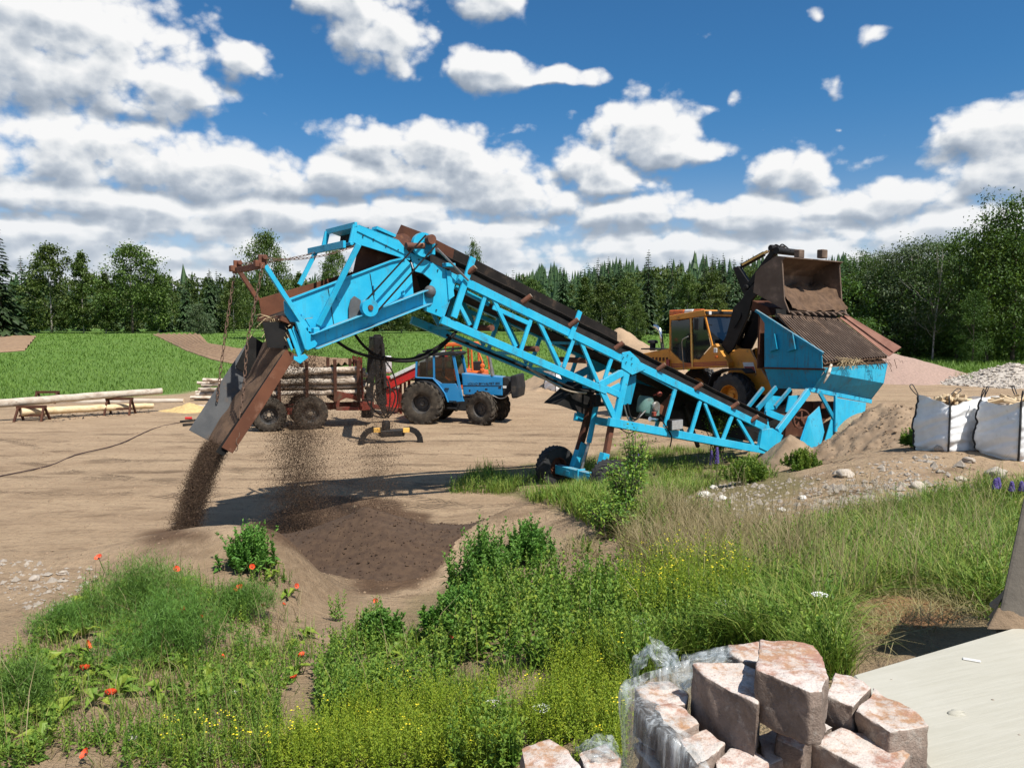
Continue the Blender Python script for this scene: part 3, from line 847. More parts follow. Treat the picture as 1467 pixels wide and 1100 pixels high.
furrows('ploughed_field', [(-60, 482), (52, 483)], [(-60, 511), (36, 503)], 5)

# heaps of loose material
def heap(name, cx, cy, rx, ry, h, mat, label, cat, rough=0.05, nf=1.2, power=1.25, rz=0.0, n=80, seed=1, base=0.05, drop=None):
    th = np.linspace(-1, 1, n)
    X, Y = np.meshgrid(th, th)
    rr = np.sqrt(X ** 2 + Y ** 2)
    ang = np.arctan2(Y, X)
    k = 1 + 0.09 * np.sin(3 * ang + seed) + 0.07 * np.sin(5 * ang + 2.1 * seed)
    r = rr * k
    c, s_ = math.cos(rz), math.sin(rz)
    wx = cx + c * X * rx - s_ * Y * ry; wy = cy + s_ * X * rx + c * Y * ry
    prof = np.clip(1 - r, -0.2, 1)
    prof = np.where(prof > 0, np.sqrt(prof ** 2 + 0.004) - 0.063, prof)
    g0 = hz(wx, wy)
    z = g0 - base + h * np.sign(prof) * np.abs(prof) ** power + (prof > -0.05) * rough * (fbm(wx, wy, nf, 4, seed * 7) + 0.5 * fbm(wx, wy, nf * 5, 3, seed * 3, 0.6))
    z = np.where(prof <= 0, np.minimum(z, g0 - 0.03 - np.clip(r - 1, 0, 1) * 2.2), z)
    V = np.stack([wx.ravel(), wy.ravel(), z.ravel()], 1)
    i = (np.arange(n - 1)[:, None] * n + np.arange(n - 1)[None, :]).ravel()
    Fq = np.stack([i, i + 1, i + n + 1, i + n], 1)
    keep = ((r.ravel()[Fq] < 1.12) & (rr.ravel()[Fq] < 1.2)).all(1)
    o = mesh_np(name, V, Fq[keep], mat, smooth=True)
    tag(o, label, cat)
    return o
_p = gp(508, 795)
SANDP = (_p.x, _p.y)
heap('sand_pile', _p.x + .1, _p.y + 0.35, 2.5, 2.0, 0.80, M['sand_dark'], 'dark damp sand heap growing under the tilted screen box', 'pile', 0.02, seed=2, power=1.55)
heap('dirt_mound', at(1262, 620, 18.9).x, 18.9, 2.8, 2.1, 1.12, M['dirt_pile'], 'brown dirt mound banked against the blue hopper panels', 'pile', 0.16, nf=0.9, seed=3, power=1.15, n=130)
heap('dirt_mound', at(1128, 640, 19.4).x, 19.2, 1.15, 1.2, 0.95, M['dirt_pile'], 'small cone of dirt spilled under the belt tail', 'pile', 0.04, seed=5, power=1.15)
heap('gravel_pile', at(1285, 545, 36).x, 37.5, 4.4, 4.0, 1.55, M['pink_gravel'], 'pinkish gravel heap showing behind the hopper', 'pile', 0.05, seed=6, power=0.95)
heap('gravel_pile', at(1462, 545, 34).x, 34.5, 3.4, 3.0, 0.95, M['grey_gravel'], 'coarse grey gravel heap beyond the white firewood sacks', 'pile', 0.10, seed=7, power=0.95)
heap('sand_pile', at(896, 500, 42).x, 44.0, 6.0, 4.6, 3.7, M['sand_pile_pale'], 'tall pale sand heap between conveyor and yellow loader', 'pile', 0.16, nf=0.8, seed=8, power=0.98)
_p = gp(265, 590)
heap('sawdust_pile', _p.x, _p.y + 0.4, 1.45, 0.9, 0.42, M['sawdust'], 'pale yellow sawdust heap in front of the birch stack', 'pile', 0.06, seed=9)
# ------------------------------------------------------------------ the mobile screening plant
FS = Frame(2.05, 16.5, math.atan2(.587, .81))
scr = empty('screening_plant', FS.o, FS.ang, 'bright blue mobile screening plant with long lattice conveyor, tilted screen box and feed hopper', 'screening plant')
L = FS.L
W_T = 1.12       # width between the side trusses
W_B = 1.25       # width of the screen box
BP, BD = M['blue_paint'], M['blue_paint_shaded_dirty']
OUT = (0, 1, 0)

def pl(pts, v=0.0):
    return [L(x, y, v) for x, y in pts]

def beam(mb, a, b, wpx, v=0.0, depth=0.07, **k):
    """flat beam whose visible height is wpx photo pixels"""
    p, q = L(a[0], a[1], v), L(b[0], b[1], v)
    mid = (FS.world(p) + FS.world(q)) / 2
    mb.bar(p, q, depth, wpx * mid.y / F, OUT)

CH_T = [(666, 403), (889, 513), (917, 526), (1098, 614)]
def truss(v, name, mat):
    mb = MB()
    # chords: traced on the near plane, carried over to plane v
    def tb(a, b, wpx, depth=0.07):
        p, q = L(*a), L(*b)
        y = ((FS.world(p) + FS.world(q)) / 2).y
        p.y = v; q.y = v
        mb.bar(p, q, depth, wpx * y / F, OUT)
    def tp(pts, th=0.02, dv=0.0):
        P = [L(*p) for p in pts]
        for p in P: p.y = v + dv
        mb.prism(P, (0, th, 0))
    tb((655, 399), (892, 515), 11.5, 0.09); tb((912, 523), (1100, 615), 10.5, 0.09)
    tb((632, 458), (868, 560), 11, 0.09); tb((872, 604), (1112, 648), 11, 0.09)
    tp([(889, 505), (900, 503), (912, 514), (922, 529), (903, 537), (888, 527)], 0.03, -0.06)
    tb((909, 524), (857, 552), 10.5, 0.08); tb((897.5, 532), (882, 602), 11, 0.085)
    tb((862, 560), (881, 600), 9.5, 0.06); tb((857, 552), (890, 567), 9)
    tp([(872, 556), (887, 548), (893, 560), (889, 570)], 0.02)
    for a, b in (((967.6, 556), (952, 612)), ((1003, 574.5), (989, 622)), ((1009, 577), (1029, 629)), ((1049, 594.5), (1035, 631)), ((1056, 599), (1079, 637.5))):
        tb(a, b, 5.4 if a[0] > 1004 and a[0] != 1049 else 6.5, 0.05)
    tb((917, 532), (965, 557), 2.4, 0.03)
    for a, b in (((696, 420), (680, 472)), ((704.5, 424), (739, 497)), ((762, 452), (746, 502)), ((769.5, 456), (802, 524)), ((823, 481), (807, 527)), ((830, 485), (856, 547)), ((878, 507), (866, 543)), ((658, 437), (673, 466))):
        tb(a, b, 6.0, 0.05)
    tb((706, 440), (761, 465), 6.5, 0.04)
    tp([(1089, 615), (1104, 613), (1119, 623), (1107, 651), (1085, 641)], 0.10, -0.07)
    mb.build(name, mat, scr, bevel=0.006)
truss(0.0, 'side_truss', BP)
truss(W_T, 'side_truss', BP)
# cross members between the two trusses
for px, py in ((660, 470), (745, 507), (803, 531), (860, 556), (955, 617), (1035, 634), (1104, 640), (1096, 612), (705, 428), (830, 492)):
    p = L(px, py); q = p.copy(); p.y = 0.05; q.y = W_T - 0.05
    MB().bar(p, q, 0.06, 0.06, (1, 0, 0)).build('cross_member', BP, scr)
# posts standing proud of the near truss
mb = MB(); beam(mb, (677.5, 369), (650, 455), 9.5, -0.06, 0.05); mb.build('guide_post', BP, scr, bevel=0.004)
mb = MB(); beam(mb, (831, 446), (816.5, 486), 7.5, -0.075, 0.04); mb.build('guide_post', BP, scr, bevel=0.004)
mb = MB(); beam(mb, (652, 411), (700, 436), 6, 0.2, 0.06); mb.build('tie_bar', BP, scr)

# conveyor belt in its skirted trough
TL = L(590, 352, 0.12); TR = L(1103, 604, 0.12)
def bt(s, v, up):
    """point on the belt: s 0 head .. 1 tail, up = square to the belt"""
    d = (TR - TL); dn = Vector((d.x, 0, d.z)).normalized(); nrm_ = Vector((-dn.z, 0, dn.x))
    if nrm_.z < 0: nrm_ = -nrm_
    p = TL + d * s; p = Vector((p.x, v, p.z))
    return p + nrm_ * up
prof = [(0.02, 0.10), (0.30, -0.06), (W_T - 0.30, -0.06), (W_T - 0.02, 0.10)]
vs = []; fs = []
N = 60
for i in range(N + 1):
    s = i / N
    sag = 0.012 * abs(math.sin(math.pi * s * 9.5))
    for (v, u) in prof: vs.append(bt(s, v, u - sag))
    for (v, u) in prof: vs.append(bt(s, v, u - sag - 0.018))
for i in range(N):
    a, b = i * 8, (i + 1) * 8
    for k in range(3):
        fs.append((a + k, a + k + 1, b + k + 1, b + k)); fs.append((a + 4 + k + 1, a + 4 + k, b + 4 + k, b + 4 + k + 1))
    fs.append((a, b, b + 4, a + 4)); fs.append((a + 3, a + 7, b + 7, b + 3))
MB().add(vs, fs).build('conveyor_belt', M['belt_rubber'], scr, smooth=True)
# return run of the belt under the troughing run
MB().prism([bt(0.02, 0.2, -0.34), bt(0.98, 0.2, -0.20), bt(0.98, 0.2, -0.22), bt(0.02, 0.2, -0.36)], (0, W_T - 0.4, 0)).build('return_belt', M['belt_rubber'], scr)
# near edge strip of the belt bed, far skirt board
MB().prism([bt(0.0, 0.07, 0.02), bt(0.985, 0.07, 0.0), bt(0.985, 0.07, -0.13), bt(0.0, 0.07, -0.13)], (0, 0.03, 0)).build('belt_bed', M['dark_steel'], scr)
_a = [L(577, 324, 1.05), L(650, 356, 1.05), L(884.5, 476, 1.05), L(884.5, 492, 1.05), L(640, 374, 1.05), L(566, 341, 1.05)]
MB().prism(_a, (0, 0.02, 0)).build('skirt_board', M['belt_rubber'], scr, bevel=0.003)
MB().prism([L(575, 322, 1.0), L(604, 333, 1.0), L(651, 357, 1.0), L(648, 374, 1.0), L(594, 348, 1.0), L(568, 337, 1.0)], (0, 0.015, 0)).build('skirt_board', M['brown_paint'], scr)
# idler rollers
for s_px in ((681, 383), (761, 424), (828, 458), (893, 491), (953, 522), (1006, 550), (1058, 577), (1086, 596)):
    e = L(s_px[0], s_px[1], -0.14)
    ax = Vector((-0.13, 0.12, -0.13))
    ro = MB().tube(e + ax, e, 0.055, 14)
    r = ro.build('idler_roller', M['rust'], scr, smooth='auto')
    MB().tube(e, e - ax.normalized() * 0.012, 0.047, 14).build('end_cap', M['pale_cap'], r, smooth='auto')
for s_px in ((705, 470), (770, 500), (842, 517)):
    e = L(s_px[0], s_px[1], 0.1)
    MB().tube(e, e + Vector((0, W_T - 0.2, 0)), 0.06, 12).build('return_roller', M['rust'], scr, smooth='auto')

# head frame
mb = MB()
mb.prism(pl([(587, 361), (610, 372), (655, 394), (650, 416), (644, 434), (636, 456), (608, 445), (608, 425), (619, 402), (606, 392), (595, 389)]), (0, 0.03, 0))
mb.build('head_plate', BP, scr, bevel=0.004)
mb = MB(); mb.prism(pl([(587, 361), (655, 394), (636, 456), (608, 445), (595, 389)], W_T), (0, 0.03, 0)); mb.build('head_plate', BP, scr)
mb = MB()
mb.prism(pl([(509, 324), (514, 322), (571, 344), (588, 364), (587.5, 373), (513, 350), (505, 347)]), (0, 0.03, 0))
mb.build('guard_plate', BP, scr, bevel=0.004)
mb = MB()
p1, p2 = L(512, 330, -0.012), L(588, 367, -0.012); mb.bar(p1, p2, 0.014, 0.03, OUT)
mb.build('guard_flange', BP, scr)
mb = MB()
mb.prism(pl([(509, 324), (514, 322), (571, 344), (588, 364), (587.5, 373), (513, 350)], W_B), (0, 0.03, 0))
mb.build('guard_plate', BP, scr)
# roof plates and open end frame of the head box
q0, q1 = L(514, 322), L(571, 344)
MB().prism([q0, q1, q1 - Vector((0, 0, 0.012)), q0 - Vector((0, 0, 0.012))], (0, W_B, 0)).build('roof_plate', BP, scr)
q0, q1 = L(540, 326), L(567, 338)
MB().bar(q0 + Vector((0, .1, .0)), q1 + Vector((0, .1, .0)), 0.2, 0.05, OUT).build('roof_rib', BP, scr)
eb, et = L(504, 349), L(510, 322)
mb = MB()
mb.bar(et, et + Vector((0, W_B, 0)), 0.05, 0.09, (1, 0, 0)); mb.bar(eb, eb + Vector((0, W_B, 0)), 0.05, 0.05, (1, 0, 0))
for vv in (0.03, W_B * 0.98): mb.bar(eb + Vector((0, vv, 0)), et + Vector((0, vv, 0)), 0.05, 0.09, OUT)
e2 = eb + Vector((-0.13, 0, -0.02)); mb.bar(e2, e2 + Vector((0, W_B + 0.35, 0)), 0.05, 0.12, (1, 0, 0))
mb.build('end_frame', BP, scr, bevel=0.004)
MB().prism([et + Vector((0.25, 0.05, -0.02)), et + Vector((0.25, W_B - 0.05, -0.02)), eb + Vector((0.28, W_B - 0.05, 0)), eb + Vector((0.28, 0.05, 0))], (0.01, 0, 0)).build('rubber_curtain', M['black_rubber'], scr)
# dark interior lining behind the openings
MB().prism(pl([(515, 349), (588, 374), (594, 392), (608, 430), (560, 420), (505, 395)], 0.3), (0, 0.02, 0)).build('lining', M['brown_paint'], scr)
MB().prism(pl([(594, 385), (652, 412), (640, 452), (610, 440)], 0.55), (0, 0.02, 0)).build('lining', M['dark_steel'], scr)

# screen box
mb = MB()
mb.prism(pl([(407, 432), (409, 430), (560, 374), (580, 369.5), (588.6, 378), (592.5, 421), (592, 428), (452, 481), (426, 462), (416, 461), (408, 449)]), (0, 0.03, 0))
mb.build('side_panel', BP, scr, bevel=0.003)
mb = MB(); mb.bar(L(409, 431, -0.01), L(560, 374, -0.01), 0.05, 0.03, OUT); mb.bar(L(560, 374, -0.01), L(580, 369.5, -0.01), 0.05, 0.03, OUT)
mb.build('top_rail', BP, scr)
mb = MB(); mb.prism(pl([(371, 428), (500, 391), (585, 366), (590, 420), (470, 470), (376, 461)], W_B), (0, 0.025, 0)); mb.build('side_panel', M['rust_plate'], scr, bevel=0.003)
MB().prism(pl([(468, 404), (476, 402), (478, 409), (480, 419), (468, 420)], W_B - 0.03), (0, 0.02, 0)).build('wear_strip', M['brown_paint'], scr)
# screen deck
_d = [L(418, 452, 0.03), L(590, 392, 0.03), L(590, 397, 0.03), L(418, 457, 0.03)]
MB().prism(_d, (0, W_B - 0.05, 0)).build('screen_deck', M['dark_steel'], scr)
_d = [L(432, 480, 0.05), L(606, 424, 0.05), L(606, 428, 0.05), L(432, 484, 0.05)]
MB().prism(_d, (0, W_B - 0.1, 0)).build('screen_deck', M['dark_steel'], scr)
for k in range(2):
    a = L(470 + 60 * k, 412 - 20 * k, -0.006); b = L(479 + 60 * k, 470 - 24 * k, -0.006)
    MB().bar(a, b, 0.012, 0.008, OUT).build('panel_seam', M['dark_steel'], scr)
# lower channel beam
mb = MB(); mb.angle(L(448, 489.5, -0.11), L(613, 425.5, -0.11), 0.20, 0.26, 0.014); mb.build('base_channel', BP, scr, bevel=0.003)
mb = MB(); mb.angle(L(448, 489.5) + Vector((0, W_B + .1, 0)), L(613, 425.5) + Vector((0, W_B + .1, 0)), 0.20, 0.26, 0.014, (0, -1, 0)); mb.build('base_channel', BP, scr)
# corner post and hook plates at the low end
mb = MB(); mb.prism(pl([(424, 461), (431, 462), (455, 492), (452, 497), (441, 502), (437, 500)], -0.14), (0, 0.06, 0)); mb.build('corner_post', BP, scr, bevel=0.004)
mb = MB(); mb.prism(pl([(413, 472), (417, 471), (428, 498), (431, 509), (437, 507), (442, 512), (430, 521), (421, 515), (421, 510), (427, 511)], -0.10), (0, 0.03, 0))
mb.prism(pl([(411, 486), (414, 484), (420, 500), (418, 503)], -0.12), (0, 0.03, 0)); mb.prism(pl([(421, 467), (437, 501), (431, 508), (419, 472)], -0.05), (0, 0.03, 0))
mb.build('hook_plate', BP, scr, bevel=0.003)
mb = MB(); mb.prism(pl([(421, 467), (437, 501), (431, 512), (419, 474)], W_B), (0, 0.03, 0)); mb.build('hook_plate', BP, scr)
# feed lip: black sheet painting the shaded recess, and rusty lip at the low end
MB().prism(pl([(376, 461), (424, 462), (436, 500), (384, 498)], 0.10), (0, 0.02, 0)).build('shade_and_lip_sheet', M['grease_black'], scr)
MB().prism(pl([(376, 461), (386, 461), (388, 497), (382, 490)], W_B - .06), (0, 0.03, 0)).build('shade_and_lip_sheet', M['rust'], scr)
_q = [L(404, 452, 0.02), L(420, 461, 0.02), L(420, 466, 0.02), L(402, 459, 0.02)]
MB().prism(_q, (0, W_B - 0.05, 0)).build('deck_lip', M['rust_plate'], scr)
# struts
mb = MB(); mb.bar(L(514, 350, -0.36), L(456, 466, -0.14), 0.07, 0.085, OUT)
st = mb.build('strut', BP, scr, bevel=0.006)
mb = MB(); mb.tube(L(460, 455, -0.12), L(452, 475, -0.12), 0.035, 10); mb.box(L(452, 475, -0.12), (0.10, 0.12, 0.12)); mb.build('clevis', BP, st, bevel=0.008)
mb = MB(); mb.bar(L(452, 362, W_B + .05), L(429, 408, W_B + .05), 0.06, 0.07, OUT); mb.build('strut', BP, scr)
# eccentric drive: wheel, guard, belt, motor
cw = L(529, 441, -0.2)
wh = MB().lathe([(0.148, -0.05), (0.148, 0.06), (0.105, 0.06), (0.105, -0.03), (0.05, -0.03)][::-1] + [(0.05, -0.05)], cw, (0, 1, 0), 28).build('flywheel', BP, scr, smooth='auto')
MB().lathe([(0.001, -0.03), (0.10, -0.02), (0.10, 0.03), (0.001, 0.03)], cw, (0, 1, 0), 24).build('hub', M['steel'], wh, smooth='auto')
MB().lathe([(0.001, -0.07), (0.045, -0.07), (0.045, 0.2), (0.001, 0.2)], cw, (0, 1, 0), 16).build('shaft', M['rust'], wh, smooth='auto')
MB().prism(pl([(508, 424), (517, 430), (518, 445), (516, 454), (500, 458), (500, 440), (503, 429)], -0.05), (0, 0.03, 0)).build('wheel_guard', M['grey_sheet'], scr, bevel=0.004)
pul = L(618, 343, -0.2)
mt = MB().tube(pul + Vector((0, -0.03, 0)), pul + Vector((0, 0.09, 0)), 0.085, 20).build('drive_pulley', M['rust'], scr, smooth='auto')
mb = MB()
mc = L(606, 351, -0.06)
mb.lathe([(0.001, -0.04), (0.215, -0.04), (0.215, 0.05), (0.001, 0.05)], mc, (0, 1, 0), 32)
mb.box(mc + Vector((0.10, 0, -0.05)), (0.25, 0.08, 0.22))
mb.build('drive_guard', BP, scr, smooth='auto')
mb = MB(); a = L(577, 349, 0.05)
mb.lathe([(0.001, -0.05), (0.17, -0.05), (0.17, 0.0), (0.12, 0.02), (0.12, 0.10), (0.17, 0.12), (0.17, 0.2), (0.001, 0.2)], a + Vector((0, 0.02, 0)), (0, 1, 0), 28)
mb.tube(a + Vector((0, -.12, -.05)), a + Vector((0.35, -0.12, -.03)), 0.06, 12)
mb.build('drive_motor', M['rust'], scr, smooth='auto')
mb = MB()
for o1, o2 in (((610, 337), (524, 431)), ((626, 350), (538, 449))):
    mb.bar(L(o1[0], o1[1], -0.22), L(o2[0], o2[1], -0.22), 0.03, 0.022, OUT)
mb.build('drive_belt', M['black_rubber'], scr)
mb = MB(); mb.tube(L(626, 356, -.13), L(671, 402, -.13), 0.022, 8); mb.build('tension_rod', M['steel'], scr)
mb = MB(); mb.box(L(643, 380, -.06), (0.2, 0.16, 0.07)); mb.build('bracket', BP, scr, bevel=0.01)
mb = MB(); mb.prism(pl([(640, 388), (646, 388), (651, 424), (643, 430)], -.03), (0, 0.03, 0)); mb.build('stiffener', BP, scr)
mb = MB(); mb.sphere(L(616, 418, -.05), 0.11, 8, (1, 1, 1.05)); mb.build('wrapped_joint', M['grey_sheet'], scr, smooth=True)
for px, py in ((537, 410), (434, 451), (485, 425), (443, 470), (578, 418)):
    b_ = L(px, py, -0.05)
    mb = MB(); mb.tube(b_ + Vector((0, 0.06, 0)), b_, 0.022, 8); mb.box(b_ + Vector((0, 0, -0.03)), (0.05, 0.03, 0.05)); mb.build('clamp_bolt', BP, scr)
# bolt heads along the plates
mb = MB()
for px, py in ((893, 512), (899, 509), (905, 513), (897, 519), (905, 521), (520, 338), (535, 343), (553, 352), (570, 358), (600, 372), (627, 387), (645, 397), (612, 436), (625, 444), (575, 432), (540, 446), (500, 461), (470, 473)):
    c = L(px, py, -0.075 if px > 700 else -0.01); mb.tube(c, c + Vector((0, -0.014, 0)), 0.014, 6)
mb.build('bolt_heads', M['dark_steel'], scr)

# arms and crossbar that hold the chute chains
NA, FA = L(378, 381, -0.05), L(378, 381, -0.05) + Vector((0, W_B + 0.05, 0.0))
mb = MB(); mb.bar(L(380, 381, -0.08), L(438, 470, -0.08), 0.055, 0.075, OUT); mb.build('chute_arm', BP, scr, bevel=0.004)
fa2 = L(370, 430, W_B + .03)
mb = MB(); mb.bar(FA, fa2, 0.055, 0.07, OUT); mb.build('chute_arm', M['rust'], scr, bevel=0.004)
mb = MB(); mb.bar(NA + Vector((-.05, -.1, 0)), FA + Vector((-.05, .1, 0)), 0.07, 0.09, (1, 0, 0)); mb.build('crossbar', M['rust'], scr, bevel=0.005)
for p in (NA, FA):
    mb = MB(); mb.box(p + Vector((-.02, 0, 0.10)), (0.13, 0.05, 0.14)); mb.tube(p + Vector((0, -.08, 0.13)), p + Vector((0, .08, .13)), 0.04, 10); mb.box(p + Vector((-.1, 0, .03)), (0.1, 0.12, 0.1))
    mb.build('chain_anchor', M['rust'], scr, bevel=0.006)

def chain(pts, r, name='chain', mat=None, pitch=3.4):
    """links strung along a line of points"""
    pts = [Vector(p) for p in pts]
    seg = [(pts[i + 1] - pts[i]).length for i in range(len(pts) - 1)]
    tot = sum(seg); n = max(2, int(tot / (r * pitch * 2.0)))
    mb = MB()
    def pos(s):
        i = 0
        while i < len(seg) - 1 and s > seg[i]: s -= seg[i]; i += 1
        return pts[i].lerp(pts[i + 1], min(1, s / seg[i])), (pts[i + 1] - pts[i]).normalized()
    for k in range(n):
        c, d = pos((k + 0.5) / n * tot)
        a = d.orthogonal().normalized(); b = d.cross(a)
        if k % 2: a, b = b, a
        hl = tot / n * 0.62; w = r * 1.7
        lp = [c + d * hl * math.cos(t) + a * w * math.sin(t) for t in np.linspace(0, 2 * math.pi, 9)]
        mb.path(lp, r * 0.55, 5, False)
    return mb.build(name, mat or M['chain_steel'], scr)
n0 = NA + Vector((-.05, -.1, 0)); f0 = FA + Vector((-.05, 0.05, 0))
chain([n0, L(354, 491, 0.0), L(349, 560, 0.0), L(338, 645, -0.06)], 0.014)
chain([f0, L(324, 469, W_B), L(316, 530, W_B), L(311, 575, W_B)], 0.014)
def sag(a, b, s, n=9):
    return [a.lerp(b, t) - Vector((0, 0, s * 4 * t * (1 - t))) for t in np.linspace(0, 1, n)]
tipN = L(512, 351, -0.05); tipF = L(455, 361, W_B)
chain(sag(NA + Vector((0, 0, .12)), tipN, 0.10), 0.010)
chain(sag(FA + Vector((0, 0, .12)), tipF, 0.05), 0.010)

# discharge chute
ch = MB()
nt, nb = L(419, 507, -0.06), L(331, 648, -0.06)
axd = (nb - nt).normalized(); upv = Vector((-axd.z, 0, axd.x));
if upv.x > 0: upv = -upv                     # towards the upper left
def cpt(s, v, u): return nt + axd * s + upv * u + Vector((0, v + 0.06, 0))
LC = (nb - nt).length
ch = MB().prism([cpt(-0.02, -0.06, 0.0), cpt(0.0, -0.06, 0.12), cpt(LC, -0.06, 0.16), cpt(LC, -0.06, -0.03), cpt(LC * .5, -.06, -0.06), cpt(0.05, -.06, -0.06)], (0, 0.03, 0))
chn = ch.build('chute_plate', M['rust_plate'], scr, bevel=0.003)
MB().prism([cpt(0.1, -0.025, 0.13), cpt(LC + .1, -0.025, 0.19), cpt(LC + .1, -0.025, 0.05), cpt(0.1, -0.025, 0.03)], (0, 0.02, 0)).build('rubber_liner', M['black_rubber'], chn)
MB().prism([cpt(0, 0, -0.02), cpt(LC, 0, -0.02), cpt(LC, 0, 0.0), cpt(0, 0, 0.0)], (0, W_B, 0)).build('chute_floor', M['rust'], scr)
MB().prism([cpt(0.05, W_B, -0.05), cpt(0.0, W_B + .06, 0.34), cpt(LC - .02, W_B + 0.06, 0.36), cpt(LC - .02, W_B, -0.05)], (0, 0.02, 0)).build('chute_plate', M['grey_sheet'], scr, bevel=0.003)
MB().prism([cpt(-0.1, W_B - .05, 0.05), cpt(-0.1, W_B - .02, 0.36), cpt(0.5, W_B - .02, 0.30), cpt(0.5, W_B - .05, 0.05)], (0, 0.02, 0)).build('rubber_liner', M['black_rubber'], scr)
# sand lying in the chute, sand on the lip, straw caught on the lip
def bedmesh(name, fn, nu, nv, mat, label, cat, kind=None):
    V = [fn(i / (nu - 1), j / (nv - 1)) for i in range(nu) for j in range(nv)]
    V = np.array([tuple(FS.world(p)) for p in V])
    i = (np.arange(nu - 1)[:, None] * nv + np.arange(nv - 1)[None, :]).ravel()
    o = mesh_np(name, V, np.stack([i, i + 1, i + nv + 1, i + nv], 1), mat, smooth=True)
    return tag(o, label, cat, kind=kind)
def sand_in(a, b):
    s = -0.05 + (LC + 0.02) * a
    n = float(vnoise(np.array([a * 9.0]), np.array([b * 5.0]), 5)[0])
    u = 0.02 + (0.10 - 0.05 * a + 0.16 * max(0, 1 - a * 3.2)) * math.sin(math.pi * (0.08 + 0.84 * b)) + 0.05 * n
    return cpt(s, 0.03 + (W_B - 0.06) * b, u)
bedmesh('sand', sand_in, 30, 16, M['soil'], 'dark sand sliding down the tilted discharge chute', 'sand', 'stuff')

# hydraulic hoses under the boom
def hose(pts, r, parent, n=24, mat='black_rubber', name='hose'):
    pts = [Vector(p) for p in pts]
    out = []
    m = len(pts)
    for i in range(m - 1):
        p0, p1, p2, p3 = pts[max(i - 1, 0)], pts[i], pts[i + 1], pts[min(i + 2, m - 1)]
        for k in range(n // (m - 1)):
            t = k / (n // (m - 1))
            out.append(0.5 * ((2 * p1) + (p2 - p0) * t + (2 * p0 - 5 * p1 + 4 * p2 - p3) * t * t + (3 * p1 - p0 - 3 * p2 + p3) * t ** 3))
    out.append(pts[-1])
    return MB().path(out, r, 7).build(name, M[mat], parent, smooth=True)
hose([L(480, 487, .3), L(505, 503, .3), L(545, 514, .35), L(590, 517, .4), L(625, 503, .4), L(652, 478, .4)], 0.028, scr)
hose([L(505, 474, .5), L(522, 496, .5), L(545, 511, .55), L(590, 514, .6), L(628, 496, .6), L(655, 474, .6)], 0.026, scr)
hose([L(640, 480, .5), L(700, 505, .5), L(760, 530, .5), L(820, 556, .4), L(858, 562, .3)], 0.03, scr)
hose([L(755, 526, .2), L(790, 548, .15), L(815, 560, .1), L(840, 563, .1)], 0.022, scr, mat='pale_cap')

# legs, axle, wheels
def leg(v):
    o = -0.06 if v == 0 else W_T
    mb = MB()
    if v == 0:
        hi, lo, bl, bb = L(876.5, 604, .1), L(868, 652, .1), L(866.5, 649, .08), L(858, 684, .08)
        p_ = MB().bar(hi, lo + (lo - hi) * .3, 0.11, 0.12, OUT).build('support_leg', M['rust'], scr, bevel=0.005)
        MB().bar(bl, bb, 0.15, 0.17, OUT).build('leg_sleeve', BP, p_, bevel=0.006)
    else:
        hi, lo, bl, bb = L(848, 575, W_T - .1), L(829, 645, W_T - .1), L(834, 634, W_T - .1), L(821, 676, W_T - .1)
        p_ = MB().bar(hi, lo, 0.12, 0.14, OUT).build('support_leg', M['brown_paint'], scr, bevel=0.005)
        MB().bar(bl, bb, 0.16, 0.19, OUT).build('leg_sleeve', BP, p_, bevel=0.006)
        cy = MB().tube(L(860, 552, W_T - .35), L(843.5, 634, W_T - .35), 0.062, 14).build('hydraulic_cylinder', BP, scr, smooth='auto')
        MB().tube(L(844, 632, W_T - .35), L(833, 674, W_T - .35), 0.036, 10).build('piston_rod', M['steel'], cy, smooth='auto')
leg(0); leg(1)
AX0 = L(859, 687, -0.05)
WV = 1.42
p0 = Vector((AX0.x, -0.08, AX0.z)); p1 = Vector((AX0.x, W_T + 0.25, AX0.z + 0.02))
mb = MB(); mb.bar(p0, p1, 0.16, 0.20, (1, 0, 0))
mb.bar(p0 + Vector((0, .62, 0)), p0 + Vector((0, .66, 0)), 0.22, 0.28, (1, 0, 0)); mb.box(p0 + Vector((-.085, .3, 0.0)), (0.01, 0.13, 0.11)); mb.box(p0 + Vector((-.085, 1.0, 0.0)), (0.01, 0.13, 0.11))
mb.build('axle', BP, scr, bevel=0.008)

